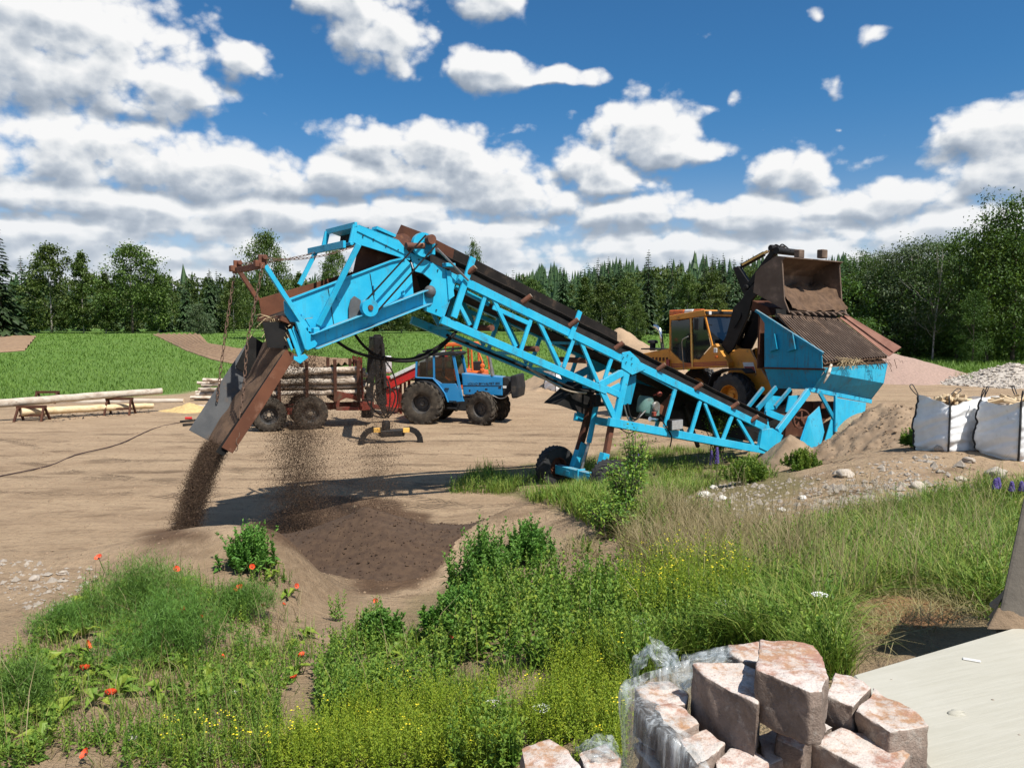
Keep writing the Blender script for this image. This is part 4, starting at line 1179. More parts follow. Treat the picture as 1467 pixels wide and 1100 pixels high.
def wheel(parent, c, axis, rad, wid, rim_r, rim_mat, tyre_mat, lugs=0, lug_h=0.03, steer=None, hub_mat=None, dish=0.05):
    """wheel part (rim) with its tyre and hub; axis points to the outer side"""
    c = Vector(c); ax = Vector(axis).normalized()
    h = wid / 2
    rp = [(0.001, h * 0.45 - dish), (rim_r * 0.55, h * 0.5 - dish), (rim_r * 0.62, h * 0.35 - dish), (rim_r * 0.86, h * 0.3 - dish), (rim_r * 0.95, h * 0.82), (rim_r, h * 0.86), (rim_r, -h * 0.8), (0.001, -h * 0.5)]
    w = MB().lathe(rp, c, ax, 28, closed=False).build('wheel', rim_mat, parent, smooth='auto')
    tp_ = [(rim_r * 0.97, -h * 0.82), (rim_r * 1.12, -h * 0.98), (rim_r + (rad - rim_r) * 0.55, -h * 1.05), (rad * 0.965, -h * 0.88), (rad * 0.99, -h * 0.55), (rad, 0), (rad * 0.99, h * 0.55), (rad * 0.965, h * 0.88), (rim_r + (rad - rim_r) * 0.55, h * 1.05), (rim_r * 1.12, h * 0.98), (rim_r * 0.97, h * 0.82)]
    mb = MB().lathe(tp_, c, ax, 40)
    e1 = ax.orthogonal().normalized(); e2 = ax.cross(e1)
    for k in range(lugs):
        for sgn in (-1, 1):
            t = 2 * math.pi * (k + (0.25 if sgn > 0 else 0.75)) / lugs
            def q(tt, hh, rr): return c + (e1 * math.cos(tt) + e2 * math.sin(tt)) * rr + ax * hh
            dt = 2 * math.pi / lugs
            pts = [(t, sgn * h * 0.08, 0.16), (t - dt * 0.55, sgn * h * 0.62, 0.17), (t - dt * 0.85, sgn * h * 1.0, 0.2)]
            for (ta, ha, wa), (tb_, hb, wb) in zip(pts[:-1], pts[1:]):
                ro = rad + lug_h; rl = rad - 0.04
                if abs(hb) > h * 0.9: rb, rbl = rad * 0.985, rad * 0.86
                else: rb, rbl = ro - 0.004, rl
                vv = [q(ta - wa * dt, ha, ro), q(ta + wa * dt, ha, ro), q(tb_ + wb * dt, hb, rb), q(tb_ - wb * dt, hb, rb),
                      q(ta - wa * dt * 1.3, ha, rl), q(ta + wa * dt * 1.3, ha, rl), q(tb_ + wb * dt * 1.3, hb, rbl), q(tb_ - wb * dt * 1.3, hb, rbl)]
                mb.add(vv, [(0, 1, 2, 3), (0, 4, 5, 1), (1, 5, 6, 2), (2, 6, 7, 3), (3, 7, 4, 0)])
    mb.build('tyre', tyre_mat, w, smooth='auto')
    mb = MB().tube(c + ax * (h * 0.3 - dish), c + ax * (h * 0.75 - dish), rim_r * 0.22, 14)
    for k in range(8):
        t = 2 * math.pi * k / 8; b_ = c + (e1 * math.cos(t) + e2 * math.sin(t)) * rim_r * 0.4 + ax * (h * 0.42 - dish)
        mb.tube(b_, b_ + ax * 0.035, 0.016, 6)
    mb.build('hub', hub_mat or rim_mat, w, smooth='auto')
    return w
RW = 0.49
wheel(scr, (AX0.x, W_T + 0.33, AX0.z + 0.05), (0, -1, 0), RW, 0.27, 0.24, M['rust'], M['tyre_clean'], 26, 0.008, dish=0.06)
wheel(scr, (AX0.x + 0.05, -0.30, AX0.z - 0.02), (0, -1, 0), RW, 0.27, 0.24, M['rust'], M['tyre_clean'], 26, 0.008, dish=0.06)

# engine bay inside the lattice
mb = MB(); mb.prism(pl([(899, 541), (912, 536), (911, 549), (904, 579), (892, 580)], 0.12), (0, 0.03, 0)); mb.build('engine_panel', BD, scr, bevel=0.004)
mb = MB(); mb.prism(pl([(885, 570), (895, 566), (890, 600), (880, 600)], 0.16), (0, 0.03, 0)); mb.build('engine_panel', BD, scr)
mb = MB(); e = L(924, 580, 0.4); mb.lathe([(0.001, -.19), (0.17, -.19), (0.19, -.12), (0.19, 0.12), (0.16, 0.2), (0.001, 0.2)], e, (0.2, 0, 1), 22)
mb.box(e + Vector((0.12, -.12, -.1)), (0.26, 0.22, 0.3)); eng = mb.build('engine', M['engine_green'], scr, smooth='auto', bevel=0.01)
mb = MB(); mb.lathe([(0.001, -.03), (0.10, -.03), (0.12, 0.0), (0.10, .1), (0.001, .1)], e + Vector((0.1, -.26, -.02)), (0, 1, 0), 18); mb.build('air_filter', M['steel'], eng, smooth='auto')
mb = MB(); mb.tube(e + Vector((-.06, -.22, -.30)), e + Vector((.16, -.22, -.34)), 0.055, 12); mb.build('fuel_filter', M['chrome'], eng, smooth='auto')
mb = MB(); mb.sphere(L(944, 564, .35), 0.075, 8); mb.tube(L(944, 564, .35), L(936, 566, .4), 0.02, 8); mb.build('filler_cap', M['red_cap'], eng, smooth=True)
mb = MB(); mb.box(L(937, 593, .1), (0.09, 0.08, 0.10)); mb.build('fuel_cock', M['red_cap'], eng, bevel=0.01)
mb = MB(); mb.prism(pl([(963, 563), (958, 600), (938, 588)], 0.25), (0, 0.02, 0)); mb.build('heat_shield', M['rust_plate'], scr)
mb = MB(); mb.prism(pl([(900, 545), (962, 562), (1088, 622), (1080, 634), (960, 606), (884, 594)], 0.85), (0, 0.02, 0)); mb.build('belly_plate', M['grease_black'], scr)
hose([L(899, 578, .1), L(903, 596, .06), L(912, 600, .05), L(918, 590, .1)], 0.022, scr)
hose([L(893, 575, .15), L(900, 600, .1), L(910, 602, .1), L(925, 588, .2)], 0.018, scr, mat='steel')
hose([L(880, 608, .1), L(900, 620, .1), L(915, 614, .12)], 0.012, scr)
hose([L(946, 598, -.02), L(955, 613, -.07), L(962, 625, -.05), L(960, 640, 0)], 0.016, scr)
mb = MB(); mb.box(L(967, 608, -.1), (0.40, 0.14, 0.25)); lam = mb.build('work_lamp', M['dark_steel'], scr, bevel=0.03, seg=3)
mb = MB(); mb.box(L(967, 608, -.1) + Vector((0.0, -.072, 0)), (0.36, 0.015, 0.215)); mb.build('lamp_glass', M['lamp_glass'], lam, bevel=0.006, seg=2)
# rubber flap under the lattice
mb = MB(); mb.prism(pl([(834, 549), (800, 580), (837, 593), (850, 574), (852, 556)], 0.55), (0, 0.012, 0)); mb.build('rubber_flap', M['black_rubber'], scr)
mb = MB(); mb.prism([L(834, 549, .55), L(800, 580, .55), L(800, 580, .55) + Vector((0, .5, 0)), L(834, 549, .55) + Vector((0, .5, 0))], (0, 0, .012)); mb.build('rubber_flap', M['black_rubber'], scr)
mb = MB(); mb.tube(L(847, 580, .3), L(872, 578, .3), 0.05, 10); mb.box(L(853, 572, .3), (.15, .2, .2)); mb.build('pump', M['dark_steel'], scr)
mb = MB(); mb.bar(L(905, 575, .9), L(1010, 590, .9), .1, .12, OUT); mb.bar(L(980, 580, .8), L(1000, 640, .8), .08, .08, OUT); mb.build('inner_frame', M['dark_steel'], scr)

# ---------------- feed hopper at the tail
HT0, HT1 = 8.05, 11.47                    # along the boom
VG = 1.55
mb = MB()
A = FS.T(1083, 445, HT0); Bq = FS.T(1177, 505, HT0); C_ = FS.T(1178, 528, HT0); D_ = FS.T(1095, 526, HT0); E_ = FS.T(1095, 463, HT0)
mb.prism([A, Bq, C_, D_, E_], (0.03, 0, 0)); hp = mb.build('hopper_side', BD, scr, bevel=0.005)
mb = MB(); mb.bar(A, Bq + (Bq - A) * .02, 0.09, 0.07, (1, 0, 0)); mb.build('top_rail', BD, hp)
mb = MB(); mb.bar(FS.T(1094, 527, HT0), FS.T(1182, 529, HT0), 0.06, 0.05, (1, 0, 0)); mb.build('flange', M['brown_paint'], hp)
for x0, x1 in ((1112, 1116), (1138, 1140)):
    mb = MB(); mb.prism([FS.T(x0, 478, HT0 - .001), FS.T(x0 - 8, 504, HT0 - .001), FS.T(x0 + 4, 500, HT0 - .001)], (-0.10, 0, 0)); mb.build('gusset', BD, hp)
lowL = [FS.T(1095, 528, HT0), FS.T(1181, 530, HT0), FS.T(1164, 558, HT0 + .15), FS.T(1105, 556, HT0 + .15)]
mb = MB(); mb.prism(lowL, (0.03, 0, 0)); mb.build('hopper_side', BD, scr, bevel=0.004)
# front plate in plain blue, slanting plate beneath in blue with shade painted in
F1a, F1b = Vector((HT0 + .05, 0, 2.50)), Vector((HT1, -0.02, L(1271, 521).z))
F1a = L(1180, 527, 0.0); F1b = L(1271, 521, 0.0); F1c = L(1265.5, 549, 0.05); F1d = L(1182, 534, 0.05)
mb = MB(); mb.prism([F1a, F1b, F1c, F1d], (0, 0.03, 0)); mb.build('hopper_front', BP, scr, bevel=0.004)
G1, G2 = L(1245, 574, 0.45), L(1163, 558.5, 0.35)
mb = MB(); mb.prism([F1d, F1c, G1, G2], (0.0, 0.03, 0.01)); mb.build('hopper_front', BD, scr)
mb = MB(); mb.prism([Vector((HT1, VG, 3.5)), F1b, F1c, G1 + Vector((.05, 0, 0)), G1 + Vector((0.1, 1.2, .1)), FS.T(1200, 530, HT1)], (0.03, 0, 0)); mb.build('hopper_side', BD, scr)
mb = MB(); mb.prism([Vector((HT0, VG + .55, 2.3)), Vector((HT1, VG + .55, 2.3)), Vector((HT1, VG + .35, 3.6)), Vector((HT0, VG + .55, 3.9))], (0, 0.03, 0)); mb.build('hopper_back', M['brown_paint'], scr)
# base frame
mb = MB()
mb.bar(L(1160, 558, .32), L(1247, 575, .42), 0.10, 0.12, OUT)
mb.build('base_frame', BP, scr, bevel=0.006)
mb = MB(); beam(mb, (1158, 560), (1114, 618), 10.5, 0.0, 0.09); mb.build('tail_brace', BP, scr, bevel=0.006)
mb = MB(); q = L(1158, 560); r_ = L(1114, 618); q.y = r_.y = 1.3; mb.bar(q + Vector((-.2, 0, 0)), r_ + Vector((-.2, 0, 0)), 0.07, 0.1, OUT); mb.build('tail_brace', BD, scr)
mb = MB(); beam(mb, (1174, 562), (1195, 600), 6, 0.2, 0.05); mb.build('brace', BD, scr)
mb = MB(); beam(mb, (1197, 566), (1197, 618), 5, 0.15, 0.06); mb.build('post', BP, scr)
mb = MB(); mb.prism(pl([(1200, 570), (1241, 577), (1239.5, 590), (1218, 606), (1197, 622), (1180, 640)], 0.2), (0, 0.03, 0)); mb.build('lower_panel', BP, scr, bevel=0.004)
# skewed loose flap panel in front
fl = pl([(1186, 583), (1158, 597), (1145.5, 633), (1150, 640), (1167.6, 660), (1172, 655), (1193, 620)], -0.35)
fl[0] += Vector((0, .25, 0)); fl[6] += Vector((0, .25, 0))
MB().prism(fl, (0.02, 0.03, 0)).build('flap_panel', BP, scr, bevel=0.004)
a_, b_ = L(1159, 599, -0.36), L(1148, 633, -0.36)
MB().bar(a_, b_, 0.05, 0.05, OUT).build('flap_rail', BP, scr)
# belt tail: pulley with spokes, rails, blue plates
pc = L(1148, 600, .15)
mb = MB(); mb.lathe([(0.27, -.03), (0.27, .05), (0.235, .05), (0.235, -.03)], pc, (0.35, 1, 0), 26)
e1 = Vector((1, -.35, 0)).normalized(); e2 = Vector((0, 0, 1))
for k in range(5):
    t = 2 * math.pi * k / 5 + .3; d = e1 * math.cos(t) + e2 * math.sin(t)
    mb.bar(pc + d * .04, pc + d * .25, 0.03, 0.045, (0.35, 1, 0))
mb.tube(pc - Vector((.02, .06, 0)), pc + Vector((.1, .4, 0)), 0.06, 12)
mb.build('spoked_pulley', M['rust'], scr, smooth='auto')
mb = MB(); beam(mb, (1112, 555), (1085, 586), 7, 1.0, 0.06); mb.build('guide_rail', BD, scr)
mb = MB(); beam(mb, (1132, 557), (1110, 583), 5, 0.6, 0.06); mb.build('guide_rail', BD, scr)
mb = MB(); mb.prism(pl([(1131, 567), (1146, 566), (1139, 590), (1126, 590)], 0.7), (0, 0.03, 0)); mb.build('tail_plate', BP, scr)
mb = MB(); mb.prism(pl([(1100, 566), (1119, 568), (1112, 588), (1096, 585)], 1.0), (0, 0.03, 0)); mb.build('tail_plate', BP, scr)
mb = MB(); mb.prism(pl([(1097, 584), (1130, 598), (1128, 607), (1096, 594)], 0.55), (0, 0.03, 0)); mb.build('tail_plate', BP, scr)
mb = MB(); mb.prism(pl([(1064, 580), (1085, 588), (1090, 594), (1082, 595)], 0.9), (0, 0.03, 0)); mb.build('tail_plate', BP, scr)
mb = MB(); beam(mb, (1097.5, 589), (1100, 610), 3, 0.1, 0.03); mb.build('guide_rod', BP, scr)
mb = MB(); mb.prism(pl([(1128, 575), (1195, 575), (1195, 625), (1125, 625)], 0.75), (0, 0.05, 0)); mb.build('rear_plate', M['brown_paint'], scr)
mb = MB(); mb.box(L(1120, 597, .7), (.12, .3, .15)); mb.build('bearing_block', M['rust'], scr, bevel=0.02)
mb = MB(); mb.box(L(1175, 580, .6), (.3, .3, .2)); mb.build('bearing_block', M['rust'], scr, bevel=0.02)

# tipping grid
gr0 = [Vector((HT0 + .1, VG, 3.86)), Vector((HT1 - .02, VG + .05, 3.74)), Vector((HT1 - 0.02, -0.02, 2.62)), Vector((HT0 + .1, -0.02, 2.56))]
gd = MB()
nb_ = 24
for k in range(nb_):
    a = gr0[0].lerp(gr0[1], (k + .5) / nb_); b = gr0[3].lerp(gr0[2], (k + .5) / nb_)
    gd.bar(a, b, 0.045, 0.10, (1, 0, 0))
gd.bar(gr0[0], gr0[1], 0.08, 0.16, (0, 0, 1)); gd.bar(gr0[3] + Vector((0, .12, .06)), gr0[2] + Vector((0, .12, .06)), 0.06, 0.05, (0, 0, 1)); gd.bar(gr0[0].lerp(gr0[3], .5) - Vector((0, 0, .1)), gr0[1].lerp(gr0[2], .5) - Vector((0, 0, .1)), 0.06, 0.08, (0, 0, 1))
gd.build('tipping_grid', M['bucket_steel'], scr)
mb = MB(); mb.prism([gr0[0] + Vector((0, .05, .2)), gr0[1] + Vector((0, .05, .2)), gr0[1] + Vector((0, .0, -.1)), gr0[0] + Vector((0, .0, -.1))], (0, 0.03, 0)); mb.build('rubber_flap', M['black_rubber'], scr)
mb = MB(); mb.prism([Vector((HT0 + .05, 0.02, 2.40)), Vector((HT1 - .05, 0.02, 2.46)), Vector((HT1 - .05, VG, 3.45)), Vector((HT0 + .05, VG, 3.55))], (0, 0, 0.02)); mb.build('hopper_inside', M['soil'], scr)
wg = [Vector((HT1, VG + .1, 3.86)), FS.T(1214, 451, HT1 + .30), FS.T(1291, 497, HT1 + .42), FS.T(1273, 510, HT1)]
mb = MB(); mb.prism(wg, (0.02, 0, -.02)); mb.build('side_wing', M['rust_pink'], scr, bevel=0.004)
m0, m1 = wg[0].lerp(wg[1], .4), wg[3].lerp(wg[2], .35)
mb = MB(); mb.bar(m0 + Vector((0, 0, .02)), m1 + Vector((0, 0, .02)), 0.03, 0.015, (1, 0, 0)); mb.build('wing_seam', M['brown_paint'], scr)

# things lying on the plant
def tuft(name, c, n, ln, r, label, mat, spread=1.0, down=0.3):
    mb = MB()
    for k in range(n):
        a = random.uniform(0, 6.28); p = Vector(c) + Vector((random.gauss(0, .14) * spread, random.gauss(0, .08), random.gauss(0, .03)))
        q = p + Vector((math.cos(a) * ln * random.uniform(.4, 1), math.sin(a) * ln * .5, random.uniform(-down, .15) * ln))
        mb.path([p, (p + q) / 2 + Vector((0, 0, random.uniform(0, .05))), q], r * random.uniform(.6, 1.3), 4)
    o = mb.build(name, mat)
    return tag(o, label, 'straw', kind='stuff')
tuft('straw', FS.world(L(402, 459, .3)), 90, .34, .006, 'dry straw and twigs caught on the screen box lip', M['straw'], 1.0, 1.0)
tuft('straw', FS.world(L(1208, 515, -.02)), 90, .34, .007, 'dry roots and grass caught on the grid edge', M['straw'], 1.6, .9)
tuft('straw', FS.world(L(1245, 517, -.04)), 60, .22, .007, 'dark roots hanging from the grid edge', M['soil'], 3.2, 1.2)
a_, b_ = FS.world(L(1191, 522, -.06)), FS.world(L(1180, 549, -.08))
tag(MB().path([a_, a_.lerp(b_, .5) + Vector((.03, 0, 0)), b_], [.035, .045, .02], 8).build('stick', M['birch_bark'], smooth=True), 'short pale birch stick hanging over the hopper front', 'stick')
# soil lying on the grid
def soil_on(a, b):
    p0_, p1_ = gr0[0].lerp(gr0[1], a), gr0[3].lerp(gr0[2], a)
    p = p0_.lerp(p1_, b)
    n = float(fbm(np.array([a * 6.0]), np.array([b * 3.0]), 1.0, 3, 9)[0])
    return p + Vector((0, 0, 0.025 + 0.09 * n - 0.12 * max(0, b - .35)))
bedmesh('soil', soil_on, 60, 40, M['soil'], 'loose brown soil lying on the tipping grid', 'soil', 'stuff')
# ------------------------------------------------------------------ yellow wheel loader tipping into the hopper
LB = Vector((10.2, 5.3, 0.5))
T = FS.T
ldr = empty('wheel_loader', FS.world(LB), FS.ang, 'yellow wheel loader tipping its raised brown bucket over the hopper grid', 'wheel loader')
MB.OFF = LB
Y_, BK = M['yellow_paint'], M['grease_black']
TN, TFR = 9.42, 10.98                       # near and far side of the cab
def tl(pts, t): return [T(x, y, t) for x, y in pts]
ZG = 0.55
for v in (3.9, 6.85):
    wheel(ldr, (9.25, v, ZG + .73), (-1, 0, 0), 0.73, 0.56, 0.36, M['yellow_paint'], M['tyre_clean'], 18, 0.035, dish=0.12)
    wheel(ldr, (11.15, v, ZG + .73), (1, 0, 0), 0.73, 0.56, 0.36, M['yellow_paint'], M['tyre_clean'], 18, 0.035, dish=0.12)
# front frame
fp = tl([(1046, 506), (1058, 499), (1074, 500), (1084, 520), (1108, 558), (1098, 566), (1060, 562), (1042, 540)], 9.72)
mb = MB(); mb.prism(fp, (0.10, 0, 0)); mb.prism([p + Vector((0.9, 0, 0)) for p in fp], (0.10, 0, 0)); mb.build('front_frame', Y_, ldr, bevel=0.01)
mb = MB(); p = T(1096, 556, 10.2); mb.box((10.2, 3.6, 1.35), (0.8, 1.6, 0.5)); mb.box((10.2, 5.3, 1.2), (0.5, 2.2, 0.45)); mb.build('chassis', BK, ldr, bevel=0.02)
mb = MB(); mb.prism(tl([(1064, 519), (1079, 519), (1083, 534), (1068, 535)], 9.71), (0.006, 0, 0)); lab = mb.build('label_plate', M['white_paint'], ldr)
mb = MB(); mb.prism(tl([(1066, 525), (1080, 525), (1082, 533), (1068.5, 533)], 9.704), (0.004, 0, 0)); mb.build('label_field', M['red_stripe'], lab)
# fenders
for t0, t1 in ((9.02, 9.52), (10.88, 11.38)):
    mb = MB()
    a = [T(1012, 556, 9.02), T(1020, 534, 9.02), T(1035, 528, 9.02), T(1063, 528, 9.02), T(1068, 533, 9.02)]
    a = [Vector((t0, p.y, p.z)) for p in a]
    b = [p + Vector((0, 0, -0.05)) for p in a]
    vs, fs = [], []
    for p, q in zip(a, b): vs += [p, p + Vector((t1 - t0, 0, 0)), q + Vector((t1 - t0, 0, 0)), q]
    for k in range(len(a) - 1):
        for e in range(4): fs.append((k * 4 + e, k * 4 + (e + 1) % 4, k * 4 + 4 + (e + 1) % 4, k * 4 + 4 + e))
    fs += [(0, 1, 2, 3), (4 * len(a) - 4, 4 * len(a) - 3, 4 * len(a) - 2, 4 * len(a) - 1)]
    mb.add(vs, fs).build('fender', M['tractor_black'], ldr, bevel=0.008)
# cab: lower body, pillars, roof, glass
W_C = TFR - TN
mb = MB(); mb.prism(tl([(959, 500), (963, 505), (977, 518), (989, 521), (994, 514), (1002, 515), (1018, 497), (1025, 492), (1043, 519), (1044, 526), (960.5, 530)], TN), (W_C, 0, 0)); cb = mb.build('cab', Y_, ldr, bevel=0.012)
for t in (TN - .005, TFR - .06):
    for a, b, w in (((960, 458), (959.5, 502), .06), ((989.5, 455), (991, 518), .085), ((1009, 451), (1020, 496), .06)):
        p, q = T(a[0], a[1], TN), T(b[0], b[1], TN); p.x = q.x = t + .03; mb = MB(); mb.bar(p, q, .06, w, (1, 0, 0))
        mb.build('cab_pillar', M['yellow_paint'], cb, bevel=0.008)
mb = MB(); p, q = T(990.3, 456, TN), T(992.3, 526, TN); p.x = q.x = TN - .012; mb.bar(p, q, 0.03, 0.05, (1, 0, 0)); mb.build('door_edge', M['yellow_light'], cb)
mb = MB(); mb.prism(tl([(958.5, 452.5), (1009, 443.5), (1011, 452), (1008, 453), (959, 459)], TN - .06), (W_C + .12, 0, 0)); mb.build('cab_roof', Y_, ldr, bevel=0.015)
p0, p1 = T(1010, 446, TN), T(1010, 452, TN)
mb = MB(); mb.box(Vector(((TN + TFR) / 2 + 0.0, p0.y - .05, (p0.z + p1.z) / 2 + .03)), (W_C + .1, .12, .10)); mb.build('roof_visor', M['tractor_black'], ldr, bevel=0.01)
for t in (TN + .12, TFR - .2):
    mb = MB(); mb.box(Vector((t, p0.y - .12, p0.z - .06)), (.13, .04, .12)); mb.build('work_lamp', M['white_paint'], ldr, bevel=0.01)
mb = MB(); mb.prism(tl([(961.5, 462), (987.5, 457), (989, 520), (977, 516.5), (963.5, 503)], TN + .02), (0.012, 0, 0)); mb.build('door_glass', M['glass_dark'], cb)
mb = MB(); mb.prism(tl([(993, 455), (1008.5, 453), (1018, 495.5), (1001.6, 514), (994, 512)], TN + .02), (0.012, 0, 0)); mb.build('side_glass', M['glass_dark'], cb)
q0, q1 = T(1009, 451, TN), T(1021, 497, TN)
mb = MB(); mb.prism([q0 + Vector((.03, 0, 0)), q1 + Vector((.03, 0, 0)), q1 + Vector((W_C - .03, 0, 0)), q0 + Vector((W_C - .03, 0, 0))], (0, 0.012, 0)); mb.build('windscreen', M['glass_dark'], cb)
q2 = T(960, 459, TN); q3 = T(959.5, 502, TN)
mb = MB(); mb.prism([q2 + Vector((.03, 0, 0)), q3 + Vector((.03, 0, 0)), q3 + Vector((W_C - .03, 0, 0)), q2 + Vector((W_C - .03, 0, 0))], (0, -0.012, 0)); mb.build('rear_glass', M['glass_dark'], cb)
mb = MB(); mb.prism(tl([(961.5, 462), (987.5, 457), (1008, 453), (1018, 495), (1001, 514), (977, 516), (963.5, 503)], TFR - .03), (0.012, 0, 0)); mb.build('side_glass', M['glass_dark'], cb)
# beacon bar
bm0, bm1 = T(961, 448.5, TN + .15), T(1008, 447, TN + .15)
for k, (a, b, m) in enumerate(((0, .47, 'amber'), (.47, .74, 'white_paint'), (.74, 1, 'amber'))):
    p, q = bm0.lerp(bm1, a), bm0.lerp(bm1, b)
    MB().bar(p, q, .22, .21, (1, 0, 0)).build('beacon_bar', M[m], ldr, bevel=0.05, seg=3)
# stripes, hand rail, mirror
mb = MB()
for dy in (0, 2.3, 4.4):
    mb.prism(tl([(961, 521 + dy), (1041, 517.5 + dy), (1041, 518.7 + dy), (961, 522.2 + dy)], TN - .004), (-0.004, 0, 0))
mb.build('red_stripes', M['red_stripe'], cb)
hr = [T(986, 482, TN - .1), T(978, 486, TN - .1), T(977, 490, TN - .1), T(979.5, 530, TN - .1)]
MB().path(hr, .018, 7).build('hand_rail', M['steel'], ldr, smooth=True)
mb = MB(); mb.box(T(998, 464, TN - .22), (.05, .22, .42)); mb.build('mirror', M['tractor_black'], ldr, bevel=0.03)
mb = MB(); mb.box(T(1025, 502, TN - .03), (.05, .14, .16)); mb.build('headlamp', M['white_paint'], ldr, bevel=0.015)
mb = MB(); mb.box(T(1026, 511, TN - .03), (.05, .10, .08)); mb.build('indicator', M['amber'], ldr, bevel=0.01)
# bonnet with exhaust and air intake
mb = MB(); mb.prism(tl([(875, 513), (925, 505.5), (959, 498.5), (961, 530), (920, 534), (872, 530)], 9.55), (1.3, 0, 0)); bo = mb.build('bonnet', Y_, ldr, bevel=0.03, seg=2)
for kx in range(5):
    x = 934 + kx * 5
    MB().prism(tl([(x, 512), (x + 3, 511.6), (x + 3, 517), (x, 517.4)], 9.546), (-.004, 0, 0)).build('louvre', M['brown_paint'], bo)
ex = [T(949.5, 500, 10.2), T(947, 480, 10.2), T(945, 472, 10.2), T(941, 468, 10.2), T(937, 467, 10.2)]
MB().path(ex, .065, 12).build('exhaust_pipe', M['chrome'], ldr, smooth=True)
mb = MB(); c = T(935, 502, 10.2); mb.lathe([(.001, 0), (.11, 0), (.11, .26), (.2, .28), (.2, .36), (.12, .40), (.001, .40)], c, (0, 0, 1), 18); mb.build('air_intake', M['tractor_black'], ldr, smooth='auto')
mb = MB(); p = T(946, 500, 10.2); mb.box(p, (.9, 1.2, .05)); mb.box(Vector((10.2, 8.6, 1.6)), (2.0, .5, .9)); mb.build('counterweight', BK, ldr, bevel=0.03)
mb = MB(); mb.box(T(957, 521, 9.35), (.05, .14, .3)); mb.build('rear_lamp', M['red_stripe'], ldr)
# lift arms, linkage
arm = [(1040, 481), (1050.6, 440), (1061, 430), (1071, 416), (1082, 404), (1090, 402), (1086, 420), (1077, 430), (1071, 454), (1061, 476), (1050, 500), (1041, 508), (1032, 496)]
a0 = tl(arm, 9.66)
for t in (9.66, 10.62):
    MB().prism([Vector((t, p.y, p.z)) for p in a0], (0.09, 0, 0)).build('lift_arm', BK, ldr, bevel=0.012)
mb = MB(); c = T(1066, 440, 9.7); mb.tube(c, c + Vector((1.0, 0, 0)), .12, 14); c = T(1080, 412, 9.5); mb.tube(c, c + Vector((1.4, 0, 0)), .09, 14); mb.build('cross_tube', BK, ldr, smooth='auto')
mb = MB(); mb.prism(tl([(1050, 384), (1057, 381), (1072, 403), (1080, 424), (1072, 436), (1060, 411)], 10.1), (0.16, 0, 0)); mb.build('bell_crank', BK, ldr, bevel=0.012)
mb = MB(); p, q = T(1073, 412, 10.1), T(1113, 356, 10.1); mb.bar(p, q, .20, .20, (1, 0, 0)); mb.tube(p - Vector((.2, 0, 0)), p + Vector((.2, 0, 0)), .09, 12); mb.tube(q - Vector((.35, 0, 0)), q + Vector((.35, 0, 0)), .10, 12); mb.build('tilt_link', BK, ldr, bevel=0.02)
p, q = T(1063, 381, 10.25), T(1112, 354, 10.25)
cyl = MB().tube(p, p.lerp(q, .65), .085, 12).build('tilt_cylinder', BK, ldr, smooth='auto')
MB().tube(p.lerp(q, .6), q, .045, 10).build('piston_rod', M['chrome'], cyl, smooth='auto')
mb = MB(); mb.bar(p.lerp(q, .05) + Vector((-.09, 0, 0)), p.lerp(q, .8) + Vector((-.09, 0, 0)), .012, .06, (1, 0, 0)); mb.build('yellow_stripe', M['yellow_light'], cyl)
p, q = T(1040, 500, 10.0), T(1064, 440, 10.0)
for t in (9.85, 10.55):
    a, b = Vector((t, p.y, p.z)), Vector((t, q.y, q.z))
    c_ = MB().tube(a, a.lerp(b, .7), .075, 12).build('lift_cylinder', BK, ldr, smooth='auto')
    MB().tube(a.lerp(b, .65), b, .04, 10).build('piston_rod', M['chrome'], c_, smooth='auto')
mb = MB(); mb.prism(tl([(1078, 430), (1100, 440), (1106, 452), (1092, 452), (1076, 444)], 9.6), (1.3, 0, 0)); mb.build('quick_coupler', M['brown_paint'], ldr, bevel=0.015)
for k in range(5):
    a, b = T(1052 + k, 470 - 5 * k, 9.6 + .2 * k), T(1070 + k * 8, 425 - 14 * k, 9.75 + .15 * k)
    hose([a, a.lerp(b, .3) + Vector((0, -.12, .1)), a.lerp(b, .7) + Vector((0, .1, -.12)), b], .022, ldr)
a, b = T(1106, 357, 10.0), T(1122, 361, 10.0)
hose([a, a.lerp(b, .3) + Vector((0, 0, .16)), a.lerp(b, .7) + Vector((0, 0, .13)), b], .022, ldr)
hose([a + Vector((.3, 0, 0)), a.lerp(b, .4) + Vector((.3, 0, .2)), b + Vector((.4, 0, .05))], .022, ldr)
hose([T(1080, 500, 10.4), T(1083, 520, 10.4), T(1087, 512, 10.4), T(1088, 500, 10.5)], .03, ldr)
# bucket
BT0, BT1 = 8.67, 11.72
B2 = M['bucket_steel']
sp = tl([(1126, 368), (1120, 374), (1123.5, 430), (1130.5, 448), (1079, 419), (1082, 391), (1089.5, 382), (1112, 366.5)], BT0)
bk = MB()
bk.prism(sp, (0.035, 0, 0)); bk.prism([p + Vector((BT1 - BT0 - .035, 0, 0)) for p in sp], (0.035, 0, 0))
TFp, TBp, BBp, LIP = sp[0], sp[6], sp[4], sp[3]
mid1 = sp[7]
def shell(p, q, th):
    d = Vector((BT1 - BT0 - .07, 0, 0)); o = Vector((.035, 0, 0))
    n = (q - p).cross(Vector((1, 0, 0))).normalized() * th
    bk.prism([p + o, q + o, q + o + n, p + o + n], d)
shell(TFp, mid1, .03); shell(mid1, TBp, .03); shell(TBp, sp[5], .03); shell(sp[5], BBp, .03); shell(BBp, LIP, .05)
bucket = bk.build('bucket', B2, ldr, bevel=0.005)
